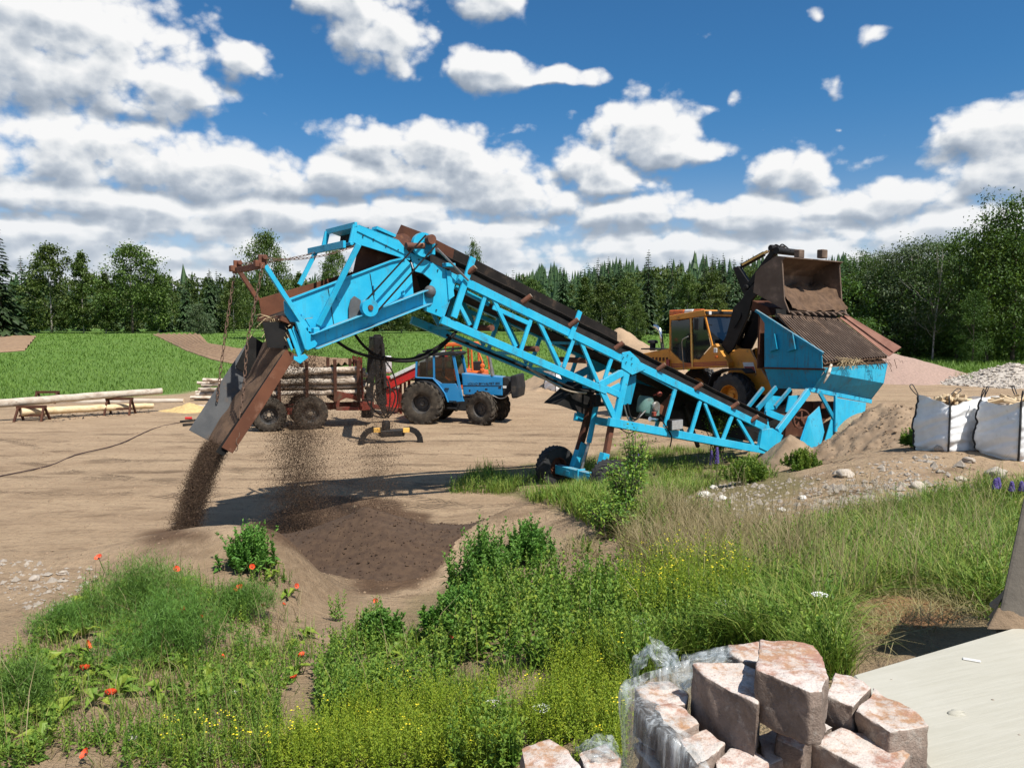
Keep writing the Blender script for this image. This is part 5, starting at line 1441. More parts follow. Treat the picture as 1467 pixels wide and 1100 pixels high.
for t in (BT0 - .01, BT1 - .02):
    mb = MB()
    for a, b in ((sp[1], sp[2]), (sp[2], sp[3])):
        a2, b2 = a.copy(), b.copy(); a2.x = b2.x = t + .015; mb.bar(a2, b2, .055, .03, (1, 0, 0))
    mb.build('side_cutter', M['bucket_steel'], bucket)
d_ = (LIP - BBp).normalized()
for k in range(9):
    t = BT0 + .12 + (BT1 - BT0 - .24) * k / 8
    p = Vector((t, LIP.y, LIP.z)) - d_ * .05
    n_ = Vector((0, -d_.z, d_.y))
    mb = MB(); mb.add([p + Vector((x, 0, 0)) * 1 + n_ * z for x in (-.06, .06) for z in (-.035, .035)] + [p + d_ * .22 + Vector((x, 0, 0)) + n_ * z for x in (-.035, .035) for z in (-.012, .012)],
                      [(0, 2, 3, 1), (4, 5, 7, 6), (0, 4, 6, 2), (1, 3, 7, 5), (0, 1, 5, 4), (2, 6, 7, 3)])
    mb.build('tooth', M['bucket_steel'], bucket)
for px in (1145, 1178):
    mb = MB(); mb.box(T(px, 364, 10.2) * 1 + Vector((0, 0, .0)), (.28, .2, .26)); mb.build('lug', B2, bucket, bevel=0.02)
ax0 = T(1112, 359, 9.8); mb = MB(); mb.tube(ax0, ax0 + Vector((1.3, -.02, -.02)), .11, 12); mb.build('tilt_bar', BK, ldr, smooth='auto')
MB.OFF = Vector((0, 0, 0))
def soil_bucket(a, b):
    t = BT0 + .05 + (BT1 - BT0 - .1) * a
    n = float(fbm(np.array([a * 4.0]), np.array([b * 2.0]), 1.5, 4, 12)[0])
    up = Vector((0, -d_.z, d_.y)); up = up if up.z > 0 else -up
    base = LIP.lerp(BBp, b * .92); base.x = t
    return base + up * (0.03 + 0.34 * min(1, b * 2.2) ** 0.8 + .20 * n + .10 * (abs(a - .5) * 2) ** 2) - d_ * 0.0
bedmesh('soil', soil_bucket, 50, 24, M['soil'], 'heaped brown soil lying in the raised loader bucket', 'soil', 'stuff')

# ------------------------------------------------------------------ blue tractor
_o = gp(607, 608.5)
FT = Frame(_o.x, _o.y, R(-13), _o.z)
trc = empty('tractor', FT.o, FT.ang, 'blue farm tractor with black cab roof parked by the log trailer', 'tractor')
def tt(pts, v): return [FT.L(x, y, v) for x, y in pts]
TB_, TK = M['tractor_blue'], M['tractor_black']
def wr(px, py, rpx, v):
    c = FT.L(px, py, v); return c, rpx / F * FT.world(c).y
c, r = wr(605.5, 578, 29.8, .22)
r_rear = c.z; r = max(r, c.z)
wheel(trc, (c.x, .22, r), (0, -1, 0), r, .42, r * .48, M['rim_dark'], M['tyre'], 18, .055, dish=.10)
wheel(trc, (c.x, 1.78, r), (0, 1, 0), r, .42, r * .48, M['rim_dark'], M['tyre'], 18, .055, dish=.10)
c2_, r2 = wr(690, 584.5, 24, .24)
r2 = max(r2, .56)
ax_ = Vector((-0.38, -1, 0)).normalized()
wheel(trc, (c2_.x, .26, r2), ax_, r2, .32, r2 * .5, M['rim_dark'], M['tyre'], 16, .045, dish=.06)
wheel(trc, (c2_.x + .12, 1.72, r2), -ax_, r2, .32, r2 * .5, M['rim_dark'], M['tyre'], 16, .045, dish=.06)
mb = MB(); mb.bar((c2_.x, .3, r2), (c2_.x + .1, 1.7, r2), .14, .16, (1, 0, 0)); mb.box((c.x, 1.0, r), (.5, 1.2, .45)); mb.box((c.x + 1.1, 1.0, r * .95), (2.2, .5, .5)); mb.build('chassis', TK, trc, bevel=.02)
HW0, HW1 = .70, 1.30
mb = MB(); mb.prism(tt([(661, 534.6), (720, 540.2), (720, 567), (690, 566), (663.6, 565.7)], HW0), (0, HW1 - HW0, 0)); hd = mb.build('bonnet', TB_, trc, bevel=.03, seg=2)
mb = MB(); mb.bar(FT.L(664, 552.5, HW0 - .005), FT.L(719, 552.5, HW0 - .005), .012, .02, OUT); mb.build('trim_line', TK, hd)
for x, y, w, h in ((695, 556.5, 3.4, 2), (714, 554, 4, 2.6), (672, 558, 2, 3), (683, 559, 2.4, 2.4)):
    MB().prism(tt([(x, y), (x + w, y), (x + w, y + h), (x, y + h)], HW0 - .004), (0, -.004, 0)).build('vent_slot', TK, hd)
mb = MB(); mb.prism(tt([(720, 540.2), (728, 541), (731, 546), (731, 560), (727, 566), (720, 567.5)], HW0), (0, HW1 - HW0, 0)); gr = mb.build('grille', TK, trc, bevel=.02)
mb = MB(); mb.prism(tt([(720.5, 552.5), (725.5, 552.7), (725.5, 556.2), (720.5, 556)], HW0 - .004), (0, -.01, 0)); mb.build('headlight', M['white_paint'], gr)
mb = MB(); mb.prism(tt([(731, 538.5), (741, 536.5), (743.5, 556), (742, 570), (733, 571), (731, 560)], .42), (0, 1.16, 0)); mb.build('front_weight', TK, trc, bevel=.05, seg=2)
hose([FT.L(705, 566, .6), FT.L(715, 570.5, .6), FT.L(724, 569, .6), FT.L(731, 561, .55)], .015, trc, mat='steel')
# lettering on the bonnet
def lettering(txt, p, q, hgt, parent, mat, rz, v, name='lettering'):
    cu = bpy.data.curves.new(name, 'FONT'); cu.body = txt; cu.size = 1; cu.extrude = .002; cu.align_x = 'LEFT'
    tmp = bpy.data.objects.new(name, cu); COL.objects.link(tmp)
    dg = bpy.context.evaluated_depsgraph_get(); me = bpy.data.meshes.new_from_object(tmp.evaluated_get(dg))
    bpy.data.objects.remove(tmp)
    co = np.array([v_.co[:] for v_ in me.vertices]); w = co[:, 0].max() - co[:, 0].min(); h = co[:, 1].max() - co[:, 1].min()
    d = q - p
    for v_ in me.vertices:
        x = (v_.co.x - co[:, 0].min()) / w; y = (v_.co.y - co[:, 1].min()) / h
        b = p + d * x
        v_.co = (b.x, b.y - v_.co.z, b.z + y * hgt)
    me.materials.clear(); me.materials.append(mat)
    o = bpy.data.objects.new(name, me); COL.objects.link(o); o.parent = parent
    return o
lettering('VOLVO BM VALMET 805', FT.L(670, 551.6, HW0 - .008), FT.L(716, 550.6, HW0 - .008), .085, hd, TK, 0, 0)
# cab
CW0, CW1 = .42, 1.58
cabm = None
for v in (CW0, CW1 - .06):
    for a, b, w in (((597, 511), (596, 541), .09), ((621.3, 510), (622, 543), .09), ((649, 508), (661, 570), .10)):
        p, q = FT.L(*a, CW0), FT.L(*b, CW0); p.y = q.y = v + .03; mb = MB(); mb.bar(p, q, .06, w, OUT)
        pi_ = mb.build('cab_pillar', TB_, trc, bevel=.008); cabm = cabm or pi_
cabm = trc
mb = MB(); mb.prism(tt([(622, 542), (633, 549), (653, 549.5), (665, 575), (642, 576.5), (637, 562), (628, 551)], CW0), (0, .06, 0)); dr = mb.build('door', TB_, trc, bevel=.008)
mb = MB(); mb.prism(tt([(622, 542), (633, 549), (653, 549.5), (665, 575), (642, 576.5), (637, 562), (628, 551)], CW1), (0, -.06, 0)); mb.build('door', TB_, trc)
mb = MB(); mb.box(FT.L(640, 556.5, CW0 - .03), (.16, .04, .035)); mb.build('door_handle', TK, dr)
mb = MB(); mb.prism(tt([(594, 541), (622, 541), (630, 548), (655, 549), (655, 553), (594, 553)], CW0 + .05), (0, CW1 - CW0 - .1, 0)); mb.build('cab_floor', TK, trc)
mb = MB(); mb.prism(tt([(594, 510.5), (600, 506.5), (651, 504), (656, 506), (652, 509.5)], CW0 - .04), (0, CW1 - CW0 + .08, 0)); rf = mb.build('cab_roof', TK, trc, bevel=.02)
mb = MB()
for k in range(3):
    p, q = FT.L(606, 504 - k * .6, CW0 + .2 + k * .35), FT.L(662, 497.5 + k, CW0 + .2 + k * .35); mb.bar(p, q, .1, .05, OUT)
for px in (612, 630, 648):
    p = FT.L(px, 501, CW0 + .1); mb.bar(p, p + Vector((0, .9, 0)), .05, .04, (1, 0, 0))
p = FT.L(640, 505, CW0 + .1); mb.bar(p, p + Vector((.5, 0, .18)), .03, .03, OUT)
mb.build('roof_rack', TK, rf)
mb = MB(); p = FT.L(638.5, 505, CW0 + .3); mb.tube(p, p + Vector((0, 0, .26)), .02, 8); mb.lathe([(.001, 0), (.075, 0), (.07, .1), (.04, .14), (.001, .14)], p + Vector((0, 0, .26)), (0, 0, 1), 14); mb.build('beacon', M['amber'], rf, smooth='auto')
for pts, nm in (([(598, 513), (620, 512), (620.5, 541), (597.5, 541)], 'rear_side_glass'), ([(623, 512), (647, 510.5), (652, 549), (634, 549), (623.5, 541)], 'door_glass')):
    for v in (CW0 + .03, CW1 - .04):
        MB().prism(tt(pts, CW0) if v < 1 else [Vector((p.x, v, p.z)) for p in tt(pts, CW0)], (0, .01, 0)).build(nm, M['cab_glass'], cabm)
p, q = FT.L(649, 510, CW0), FT.L(656, 548, CW0)
MB().prism([p + Vector((0, .05, 0)), q + Vector((0, .05, 0)), q + Vector((0, 1.1, 0)), p + Vector((0, 1.1, 0))], (.01, 0, 0)).build('windscreen', M['cab_glass'], cabm)
mb = MB(); mb.box(FT.L(612, 540, .85), (.5, .5, .12)); mb.box(FT.L(606, 530, .85), (.12, .5, .6)); mb.build('seat', TK, trc, bevel=.04, seg=2)
mb = MB(); p = FT.L(636, 543, .95); mb.tube(p, p + Vector((-.14, 0, .28)), .03, 8); mb.lathe([(.19, -.015), (.21, 0), (.19, .015), (.17, 0)], p + Vector((-.14, 0, .28)), (-.4, 0, 1), 18); mb.build('steering_wheel', TK, trc, smooth='auto')
# mudguards
def guard(v0, v1):
    cc = FT.L(605.5, 578, .22); rr = r * 1.09
    vs, fs = [], []
    n = 14
    for k in range(n + 1):
        t = R(18 + 125 * k / n)
        d = Vector((math.cos(t), 0, math.sin(t)))
        for (ra, v) in ((rr, v0), (rr, v1), (rr - .04, v1), (rr - .04, v0)): vs.append(Vector((cc.x, 0, r)) + d * ra + Vector((0, v, 0)))
    for k in range(n):
        for e in range(4): fs.append((k * 4 + e, k * 4 + (e + 1) % 4, k * 4 + 4 + (e + 1) % 4, k * 4 + 4 + e))
    fs += [(0, 1, 2, 3), (4 * n, 4 * n + 3, 4 * n + 2, 4 * n + 1)]
    g = MB().add(vs, fs).build('mudguard', TK, trc)
    return g
guard(.12, .5); guard(1.5, 1.9)
mb = MB(); mb.path([FT.L(596, 541, .40), FT.L(620, 542, .40), FT.L(629, 552, .40), FT.L(637, 563, .40), FT.L(642, 576, .40)], .03, 8); mb.build('guard_edge', TB_, trc)
mb = MB(); p, q = FT.L(699, 499, .75), FT.L(706, 538, .75); mb.tube(q, p, .055, 12); mb.tube(FT.L(704, 528, .75), q, .075, 12); mb.build('exhaust_pipe', M['steel'], trc, smooth='auto')
hose([FT.L(645, 576, .5), FT.L(649, 586, .5), FT.L(655, 588, .5), FT.L(659, 578, .5)], .018, trc)
p = FT.L(649, 584, .55)
for dz_ in (0, .25): mb = MB(); mb.box(p + Vector((0, 0, dz_)), (.35, .3, .04)); mb.build('step', TK, trc)

# ------------------------------------------------------------------ orange tractor standing behind the blue one
FO = Frame(at(650, 560, 32.0).x, 32.0, R(-10), hz1(at(650, 560, 32.0).x, 32.0))
otr = empty('tractor', FO.o, FO.ang, 'orange machine with tubular cab guard half hidden behind the blue tractor', 'tractor')
def oo(pts, v): return [FO.L(x, y, v) for x, y in pts]
OP = M['orange_paint']
mb = MB(); mb.prism(oo([(636, 491.5), (676, 490), (678, 495), (637, 496.5)], .2), (0, 1.3, 0)); mb.build('cab_roof', OP, otr, bevel=.03)
for v in (.2, 1.5):
    mb = MB()
    p = [FO.L(676, 495, .2), FO.L(682, 496, .2), FO.L(691, 518, .2), FO.L(692, 532, .2)]; mb.path([Vector((a.x, v, a.z)) for a in p], .04, 8)
    for a, b in (((638, 496), (637, 540)), ((660, 496), (662, 540)), ((675, 496), (677, 532))):
        p_, q_ = FO.L(*a, .2), FO.L(*b, .2); mb.tube(Vector((p_.x, v, p_.z)), Vector((q_.x, v, q_.z)), .04, 8)
    mb.build('cab_guard', OP, otr)
mb = MB(); mb.prism(oo([(622, 528), (690, 532), (692, 556), (620, 560)], .15), (0, 1.4, 0)); mb.build('body', OP, otr, bevel=.04)
mb = MB(); mb.prism(oo([(677, 518), (690, 518), (690, 534), (677, 534)], .5), (0, .6, 0)); mb.prism(oo([(626, 512), (634, 512), (636, 534), (625, 534)], .4), (0, .7, 0)); mb.build('seat', M['tractor_black'], otr, bevel=.03)
for y in (524, 530):
    mb = MB(); p = FO.L(691, y, .05); mb.lathe([(.001, 0), (.09, 0), (.1, .05), (.06, .09), (.001, .09)], p, (.3, -1, 0), 14); mb.build('lamp', M['orange_paint'], otr, smooth='auto')
for v, a in ((.0, (0, -1, 0)), (1.6, (0, 1, 0))):
    for px, rr in ((618, .62), (684, .52)):
        q = FO.L(px, 560, 0); wheel(otr, (q.x, v, rr), a, rr, .36, rr * .5, M['orange_paint'], M['tyre'], 16, .025)

# ------------------------------------------------------------------ red and white firewood machine
FR = Frame(at(590, 560, 30.8).x, 30.8, R(-6), hz1(at(590, 560, 30.8).x, 30.8))
fw = empty('firewood_processor', FR.o, FR.ang, 'red and white firewood machine with rising conveyor behind the blue tractor', 'firewood machine')
mb = MB(); mb.bar(FR.L(556, 551, .1), FR.L(640, 510, .1), .5, .42, OUT); mb.build('conveyor', M['red_paint'], fw, bevel=.02)
mb = MB(); mb.bar(FR.L(562, 540, .1) + Vector((0, -.28, .0)), FR.L(640, 503, .1) + Vector((0, -.28, 0)), .06, .14, OUT); mb.build('side_board', M['white_paint'], fw, bevel=.01)
mb = MB(); mb.box(FR.L(560, 570, .3), (.7, .7, .8)); mb.box(FR.L(556, 543, .3), (.4, .5, .25)); mb.build('splitter_box', M['red_paint'], fw, bevel=.03)
mb = MB()
for px in (556, 575):
    p = FR.L(px, 560, .2); mb.bar(Vector((p.x, .1, 0)), Vector((p.x, .1, p.z + .3)), .08, .08, OUT); mb.bar(Vector((p.x, .8, 0)), Vector((p.x, .8, p.z + .3)), .08, .08, OUT)
mb.build('stand', M['red_dirty'], fw)
mb = MB(); p = FR.L(586, 540, .7); mb.box(p - Vector((0, 0, .1)), (.6, .6, .06)); mb.bar(p - Vector((0, 0, .1)), Vector((p.x, p.y, 0)), .1, .1, OUT); mb.build('shelf', M['red_dirty'], fw)
mb = MB(); mb.lathe([(.001, 0), (.17, 0), (.18, .04), (.17, .36), (.14, .42), (.001, .42)], p + Vector((0, 0, -.05)), (0, 0, 1), 18); mb.build('drum', M['barrel_blue'], fw, smooth='auto')
mb = MB(); mb.box(FR.L(556, 522, .4), (.25, .3, .7)); mb.build('white_tank', M['white_paint'], fw, bevel=.05, seg=2)

# ------------------------------------------------------------------ log trailer with crane
A_, B_ = gp(386, 619), gp(445, 615.5)
FL_ = Frame(A_.x, A_.y, math.atan2(B_.y - A_.y, B_.x - A_.x), A_.z)
tr = empty('log_trailer', FL_.o, FL_.ang, 'red framed timber trailer loaded with birch logs behind the falling sand', 'trailer')
def lt(pts, v): return [FL_.L(x, y, v) for x, y in pts]
for px, py in ((385, 594), (444.5, 591)):
    c = FL_.L(px, py, .2); rr = .57
    wheel(tr, (c.x, .2, rr), (0, -1, 0), rr, .42, rr * .55, M['rim_dark'], M['tyre'], 20, .03, hub_mat=M['pale_cap'])
    wheel(tr, (c.x, 1.75, rr), (0, 1, 0), rr, .42, rr * .55, M['rim_dark'], M['tyre'], 20, .03)
RD = M['red_dirty']
mb = MB(); mb.bar(FL_.L(360, 585, .8), FL_.L(520, 580, .8), .22, .24, OUT); mb.bar(FL_.L(520, 580, .8), FL_.L(575, 588, .8), .14, .16, OUT); mb.bar(FL_.L(385, 590, .5), FL_.L(445, 588, .5), .16, .22, OUT); mb.build('frame', RD, tr, bevel=.01)
for px, top in ((400, 520), (440, 518), (480.5, 515), (514, 516)):
    for v in (.12, 1.75):
        p, q = FL_.L(px, 572, .12), FL_.L(px - 1, top, .12); mb = MB(); mb.bar(Vector((p.x, v, p.z)), Vector((q.x, v, q.z)), .09, .11, OUT); mb.build('stake', M['brown_paint'], tr, bevel=.006)
    p = FL_.L(px, 572, .12); mb = MB(); mb.bar(Vector((p.x, .08, p.z)), Vector((p.x, 1.8, p.z)), .12, .14, (1, 0, 0)); mb.build('bunk', M['brown_paint'], tr)
mb = MB()
for v in (.2, .65, 1.2, 1.7):
    p, q = FL_.L(520, 572, .2), FL_.L(517, 512, .2); mb.bar(Vector((p.x, v, p.z)), Vector((q.x, v, q.z)), .06, .07, OUT)
for z in (.75, 1.1, 1.5, 1.95, 2.3): p = FL_.L(518, 540, .2); mb.bar(Vector((p.x, .15, z)), Vector((p.x, 1.75, z)), .06, .07, (1, 0, 0))
mb.build('headboard', RD, tr)
mb = MB(); mb.prism(lt([(478, 560), (488, 561), (512, 567), (514, 574), (496, 570), (487, 574), (486, 583), (514, 583), (515, 588), (482, 588)], .15), (0, .4, 0)); mb.build('side_bracket', M['red_dirty'], tr, bevel=.01)
mb = MB(); mb.box(FL_.L(524, 581, .5), (.5, .5, .3)); mb.build('tool_box', M['red_dirty'], tr, bevel=.02)
# crane: pillar, boom, hanging stick, grapple
GD = M['grease_black']
mb = MB(); mb.bar(FL_.L(526, 590, .8), FL_.L(534, 500, .8), .26, .28, OUT); mb.tube(FL_.L(526, 598, .8), FL_.L(527, 570, .8), .22, 14); mb.build('crane_pillar', GD, tr, bevel=.03)
mb = MB(); mb.bar(FL_.L(532, 503, .6), FL_.L(541, 486, -3.9), .24, .3, (1, 0, 0)); mb.box(FL_.L(538, 489, .6), (.4, .4, .35)); mb.build('crane_knuckle', GD, tr, bevel=.03)
mb = MB(); mb.bar(FL_.L(541, 482, -4.0), FL_.L(547, 580, -4.05), .24, .28, OUT); mb.build('crane_boom', GD, tr, bevel=.02)
p = FL_.L(548, 492, -4.2); cyl = MB().tube(p, FL_.L(552, 555, -4.25), .055, 12).build('crane_cylinder', M['dark_steel'], tr, smooth='auto')
GV = -4.1
g0 = FL_.L(553, 612, GV)
mb = MB(); mb.bar(FL_.L(548, 578, GV), g0 + Vector((0, 0, .42)), .12, .12, OUT); mb.lathe([(.001, 0), (.13, 0), (.13, .2), (.1, .26), (.001, .26)], g0 + Vector((0, 0, -.06)), (0, 0, 1), 16); mb.build('rotator', GD, tr, smooth='auto')
s_px = 1 / F * FL_.world(g0).y
gx, gz = FL_.L(561, 620, GV).x, FL_.L(561, 620, GV).z
grp = MB().box((gx, GV, gz), (36 * s_px, .30, 10 * s_px)).build('grapple', GD, tr, bevel=.03)
def claw(mb, pts, v, w):
    P = [FL_.L(x, y, v) for x, y in pts]
    for a, b in zip(P[:-1], P[1:]): mb.bar(a, b + (b - a) * .08, w, .17, OUT)
for v in (GV - .12, GV + .08):
    for pts_ in ([(578, 616), (588, 614.5), (596, 618), (601, 625), (603, 637)], [(546, 616), (533, 615), (525, 619), (519, 627), (516.5, 639)]):
        mb = MB(); claw(mb, pts_, v, .07); mb.build('claw', GD, grp, bevel=.012)
for px in (540, 582):
    mb = MB(); mb.box(FL_.L(px, 616, GV - .19), (.2, .03, .15)); mb.build('yellow_mark', M['yellow_light'], grp, bevel=.01)
for k in range(7):
    a = FL_.L(545 + 2 * (k % 3), 500 + 10 * k, GV - .1); b = g0 + Vector((random.uniform(-.1, .2), -.1, .3))
    sgn = 1 if k % 2 else -1
    hose([a, a.lerp(b, .3) + Vector((sgn * random.uniform(.15, .4), -.1, 0)), a.lerp(b, .7) + Vector((sgn * random.uniform(.1, .5), -.1, -.1)), b], .022, tr)

# logs: three shapes, copied
def log_mesh(name, ln, r, bark, seed):
    rr = random.Random(seed)
    mb = MB(); n = 8
    pts = [(-ln / 2 + ln * k / n, .02 * rr.uniform(-1, 1) * ln / 3, .02 * rr.uniform(-1, 1) * ln / 3) for k in range(n + 1)]
    rs = [r * (1.06 - .12 * k / n) * rr.uniform(.93, 1.07) for k in range(n + 1)]
    mb.path(pts, rs, 12, False)
    o = mb.build(name, bark, smooth=True)
    eb = MB()
    for k, e in ((0, -1), (n, 1)):
        p = Vector(pts[k]); eb.tube(p - Vector((e * .004, 0, 0)), p + Vector((e * .006, 0, 0)), rs[k] * .93, 12)
    eb.build('cut_end', M['cut_wood'], o)
    return o
LOGP = [log_mesh('log', 3.2, .085, M['birch_bark'], 1), log_mesh('log', 3.0, .11, M['birch_bark'], 2), log_mesh('log', 3.1, .07, M['birch_bark'], 3)]
used_logs = set()
def put_log(k, loc, rz, tilt, roll, label, group, sc=1.0):
    o = LOGP[k] if k not in used_logs else copy_tree(LOGP[k])
    used_logs.add(k)
    o.location = loc; o.rotation_euler = Euler((roll, tilt, rz)); o.scale = (sc, 1, 1)
    tag(o, label, 'log', group)
ORD = ['lowest', 'second', 'third', 'fourth', 'fifth', 'sixth']
z = FL_.L(440, 568, .2).z + .1
cx = (FL_.L(395, 560, .2).x + FL_.L(521, 560, .2).x) / 2
def ordn(k): return ['first', 'second', 'third', 'fourth', 'fifth', 'sixth', 'seventh', 'eighth'][k]
for row in range(5):
    n = 6 if row < 3 else (5 if row == 3 else 3)
    for k in range(n):
        v = .32 + .25 * k + (.12 if row % 2 else 0)
        p = FL_.world((cx + random.uniform(-.25, .25), v, z + row * .19 + random.uniform(-.02, .02)))
        put_log(random.randrange(3), p, FL_.ang + random.gauss(0, .02), random.gauss(0, .03), random.uniform(0, 6), f'birch log in the {ORD[row]} layer up on the trailer, {ordn(k)} from its near side', 'birch logs loaded on the timber trailer')
# stack on the ground
sp0 = gp(318, 574)
for row in range(5):
    n = 3 if row < 3 else 2
    for k in range(n):
        p = Vector((sp0.x + random.uniform(-.35, .35) + .15 * row, sp0.y + .1 + k * .26 + .1 * (row % 2), sp0.z + .12 + row * .21))
        put_log(random.randrange(3), p, R(3) + random.gauss(0, .05), random.gauss(0, .02), random.uniform(0, 6), f'birch log in the {ORD[row]} layer of the ground stack, {ordn(k)} from its front', 'birch logs stacked beside the sawdust', .95)
p = gp(296, 587); put_log(1, p + Vector((0, 0, .1)), R(28), 0, 1, 'short birch log lying alone at the edge of the sawdust', None, .42)
# long trunks on trestles
def trunk(name, a, b, r, mat, label, endm='cut_wood'):
    mid = (a + b) / 2; n = 14
    mb = MB(); rr = random.Random(int(abs(a.x) * 100))
    pts = [a.lerp(b, k / n) - mid + Vector((0, 0, rr.uniform(-.012, .012))) for k in range(n + 1)]
    mb.path(pts, [r * (1.1 - .25 * k / n) * rr.uniform(.96, 1.04) for k in range(n + 1)], 14, False)
    o = mb.build(name, mat, smooth=True); o.location = mid
    tag(o, label, 'log')
    eb = MB(); d = (b - a).normalized()
    eb.tube(pts[0] - d * .01, pts[0] + d * .01, r * 1.02, 14); eb.tube(pts[-1] - d * .01, pts[-1] + d * .01, r * .78, 14); eb.build('cut_end', M[endm], o)
    return o
YA, YB = 28.4, 31.6
trunk('tree_trunk', at(-2, 578, YA), at(232, 560, YB), .15, M['grey_log'], 'long grey barked trunk resting on two trestles')
trunk('tree_trunk', at(31, 590, YA + .1), at(219, 580.5, YB), .135, M['pale_log'], 'long peeled yellowish trunk lying low beneath the trestles')
trunk('tree_trunk', at(80, 576, 35.0), at(263, 574, 35.6), .13, M['grey_log'], 'long grey trunk lying at the field edge behind the others')
def trestle(px, Y, py_top, label, rz):
    p = at(px, py_top, Y); g = hz1(p.x, Y)
    o = empty('trestle', (p.x, Y, g), rz, label, 'trestle', 'trestles for the long trunks')
    hgt = p.z - g
    MB().bar((-.52, 0, hgt - .05), (.52, 0, hgt - .05), .09, .1, OUT).build('rail', M['brown_paint'], o)
    MB().bar((-.45, .0, hgt * .35), (.45, .0, hgt * .35), .05, .07, OUT).build('stretcher', M['brown_paint'], o)
    for sx_ in (-1, 1):
        for sy in (-1, 1):
            MB().bar((sx_ * .44, sy * .05, hgt - .08), (sx_ * .47, sy * .38, -.02), .07, .07, (1, 0, 0)).build('leg', M['brown_paint'], o)
    return o
trestle(45, 28.6, 581, 'brown wooden trestle under the left end of the long trunks', R(8))
trestle(171, 30.6, 569.5, 'brown wooden trestle under the right part of the long trunks', R(8))
trestle(68, 35.0, 560, 'reddish trestle standing behind the trunks at the grass edge', R(4))
# ------------------------------------------------------------------ white bulk bags of firewood
def split_log(name, ln, r, seed):
    rr = random.Random(seed); mb = MB()
    ang = rr.uniform(1.1, 1.7)
    prof = [(0, 0)] + [(r * math.cos(t), r * math.sin(t)) for t in np.linspace(0, ang, 4)]
    mb.prism([(-ln / 2, a, b) for a, b in prof], (ln, 0, 0))
    return mb.build(name, M['cut_wood'], bevel=.004)
FWP = [split_log('firewood', .27, .062, 1), split_log('firewood', .24, .05, 2)]
fw_used = set()
def sack(px, py, side, h, rz, label, seed, wood=0, where=''):
    g = gp(px, py)
    hd_ = side * .62
    base = Vector((g.x * (g.y + hd_) / g.y, g.y + hd_, 0)); base.z = hz1(base.x, base.y) - .02
    base.z = min(base.z, g.z + .03)
    o = empty('bulk_bag', base, rz, label, 'bag', 'white bulk bags of firewood')
    nz, na = 34, 96
    V = []
    for i in range(nz + 1):
        s = i / nz
        for j in range(na):
            t = 2 * math.pi * j / na
            c, sn = math.cos(t), math.sin(t)
            p = 5.5
            k = (abs(c) ** p + abs(sn) ** p) ** (-1 / p)
            r = side / 2 * k * (1 + .07 * math.sin(math.pi * min(1, s * 1.1)) - .06 * (s < .06))
            r *= (1 - .05 * s)
            x, y = r * c, r * sn
            V.append((x, y, h * s))
    V = np.array(V)
    th = np.tile(np.linspace(0, 2 * np.pi, na, endpoint=False), nz + 1)
    fold = fbm(np.cos(th) * 1.4 + seed, V[:, 2] * 6.0 + np.sin(th) * 1.4, 1.6, 4, seed) * .055
    rad = V[:, :2] / np.maximum(1e-4, np.linalg.norm(V[:, :2], axis=1))[:, None]
    V[:, :2] += rad * fold[:, None]
    V[:, 2] += .05 * np.sin(th * 2 + seed) * (V[:, 2] / h) ** 3 + fbm(th * 2, V[:, 2] * 0 + seed, 1.0, 3, seed + 3) * .06 * (V[:, 2] / h) ** 4
    i = (np.arange(nz)[:, None] * na + np.arange(na)[None, :]); i2 = (np.arange(nz)[:, None] * na + (np.arange(na)[None, :] + 1) % na)
    Fq = np.stack([i.ravel(), i2.ravel(), (i2 + na).ravel(), (i + na).ravel()], 1)
    mesh_np('sack', V, Fq, M['sack'], o, smooth=True)
    lid = MB(); ring = [Vector(V[(nz - 3) * na + j]) * 1 for j in range(0, na, 4)]
    lid.add([Vector((p.x * .97, p.y * .97, p.z - .02)) for p in ring] + [Vector((0, 0, h * .93))], [(k, (k + 1) % len(ring), len(ring)) for k in range(len(ring))])
    lid.build('filling', M['birch_bark'], o)
    for q in range(4):
        t = math.pi / 4 + q * math.pi / 2; j = int(round(t / (2 * math.pi) * na)) % na
        pts = []
        for i_ in range(0, nz + 1, 2):
            v = Vector(V[i_ * na + j]); d = Vector((v.x, v.y, 0)).normalized(); pts.append(v + d * .012)
        MB().path(pts, .02, 6).build('strap', M['strap_black'], o, smooth=True)
        a = pts[-1]; rr = random.Random(seed * 5 + q); lean = Vector((rr.uniform(-.1, .1), rr.uniform(-.1, .1), 0)) + Vector((a.x, a.y, 0)).normalized() * rr.uniform(.02, .22)
        lp = [a, a + Vector((0, 0, .10)) + lean * .4, a + Vector((.05, .03, .19)) + lean, a + Vector((.0, -.03, .16)) + lean * 1.4, a + Vector((-.02, -.02, .06)) + lean * .7, a - Vector((0, 0, .02))]
        hose(lp, .009, o, 25, 'strap_black', 'lifting_loop')
    for k in range(wood):
        m = k % 2
        w = FWP[m] if m not in fw_used else FWP[m].copy()
        if m in fw_used: COL.objects.link(w)
        fw_used.add(m)
        rr = random.Random(seed * 100 + k)
        a, d = rr.uniform(0, 6.28), (k / wood) ** .6 * side * .40
        w.location = base + Vector((math.cos(a) * d, math.sin(a) * d, h * .93 + .07 * (1 - d / side * 1.6) + rr.uniform(-.01, .03)))
        w.rotation_euler = (rr.uniform(0, 6.28), rr.gauss(0, .35), rr.uniform(0, 6.28))
        tag(w, f'split firewood piece lying on top of {where}', 'firewood', f'firewood pieces on top of {where}')
    return o
sack(1357, 649, .88, 1.0, R(17), 'white bulk bag of firewood, the one nearer the hopper and fully visible', 3, 44, 'the whole white bag')
sack(1456, 664, .98, 1.0, R(14), 'white bulk bag of firewood cut off by the photo edge', 5, 44, 'the cut off white bag')
sack(797, 562, 1.0, 1.05, R(38), 'white bulk bag standing far behind the conveyor near the sand heap', 7, 0)

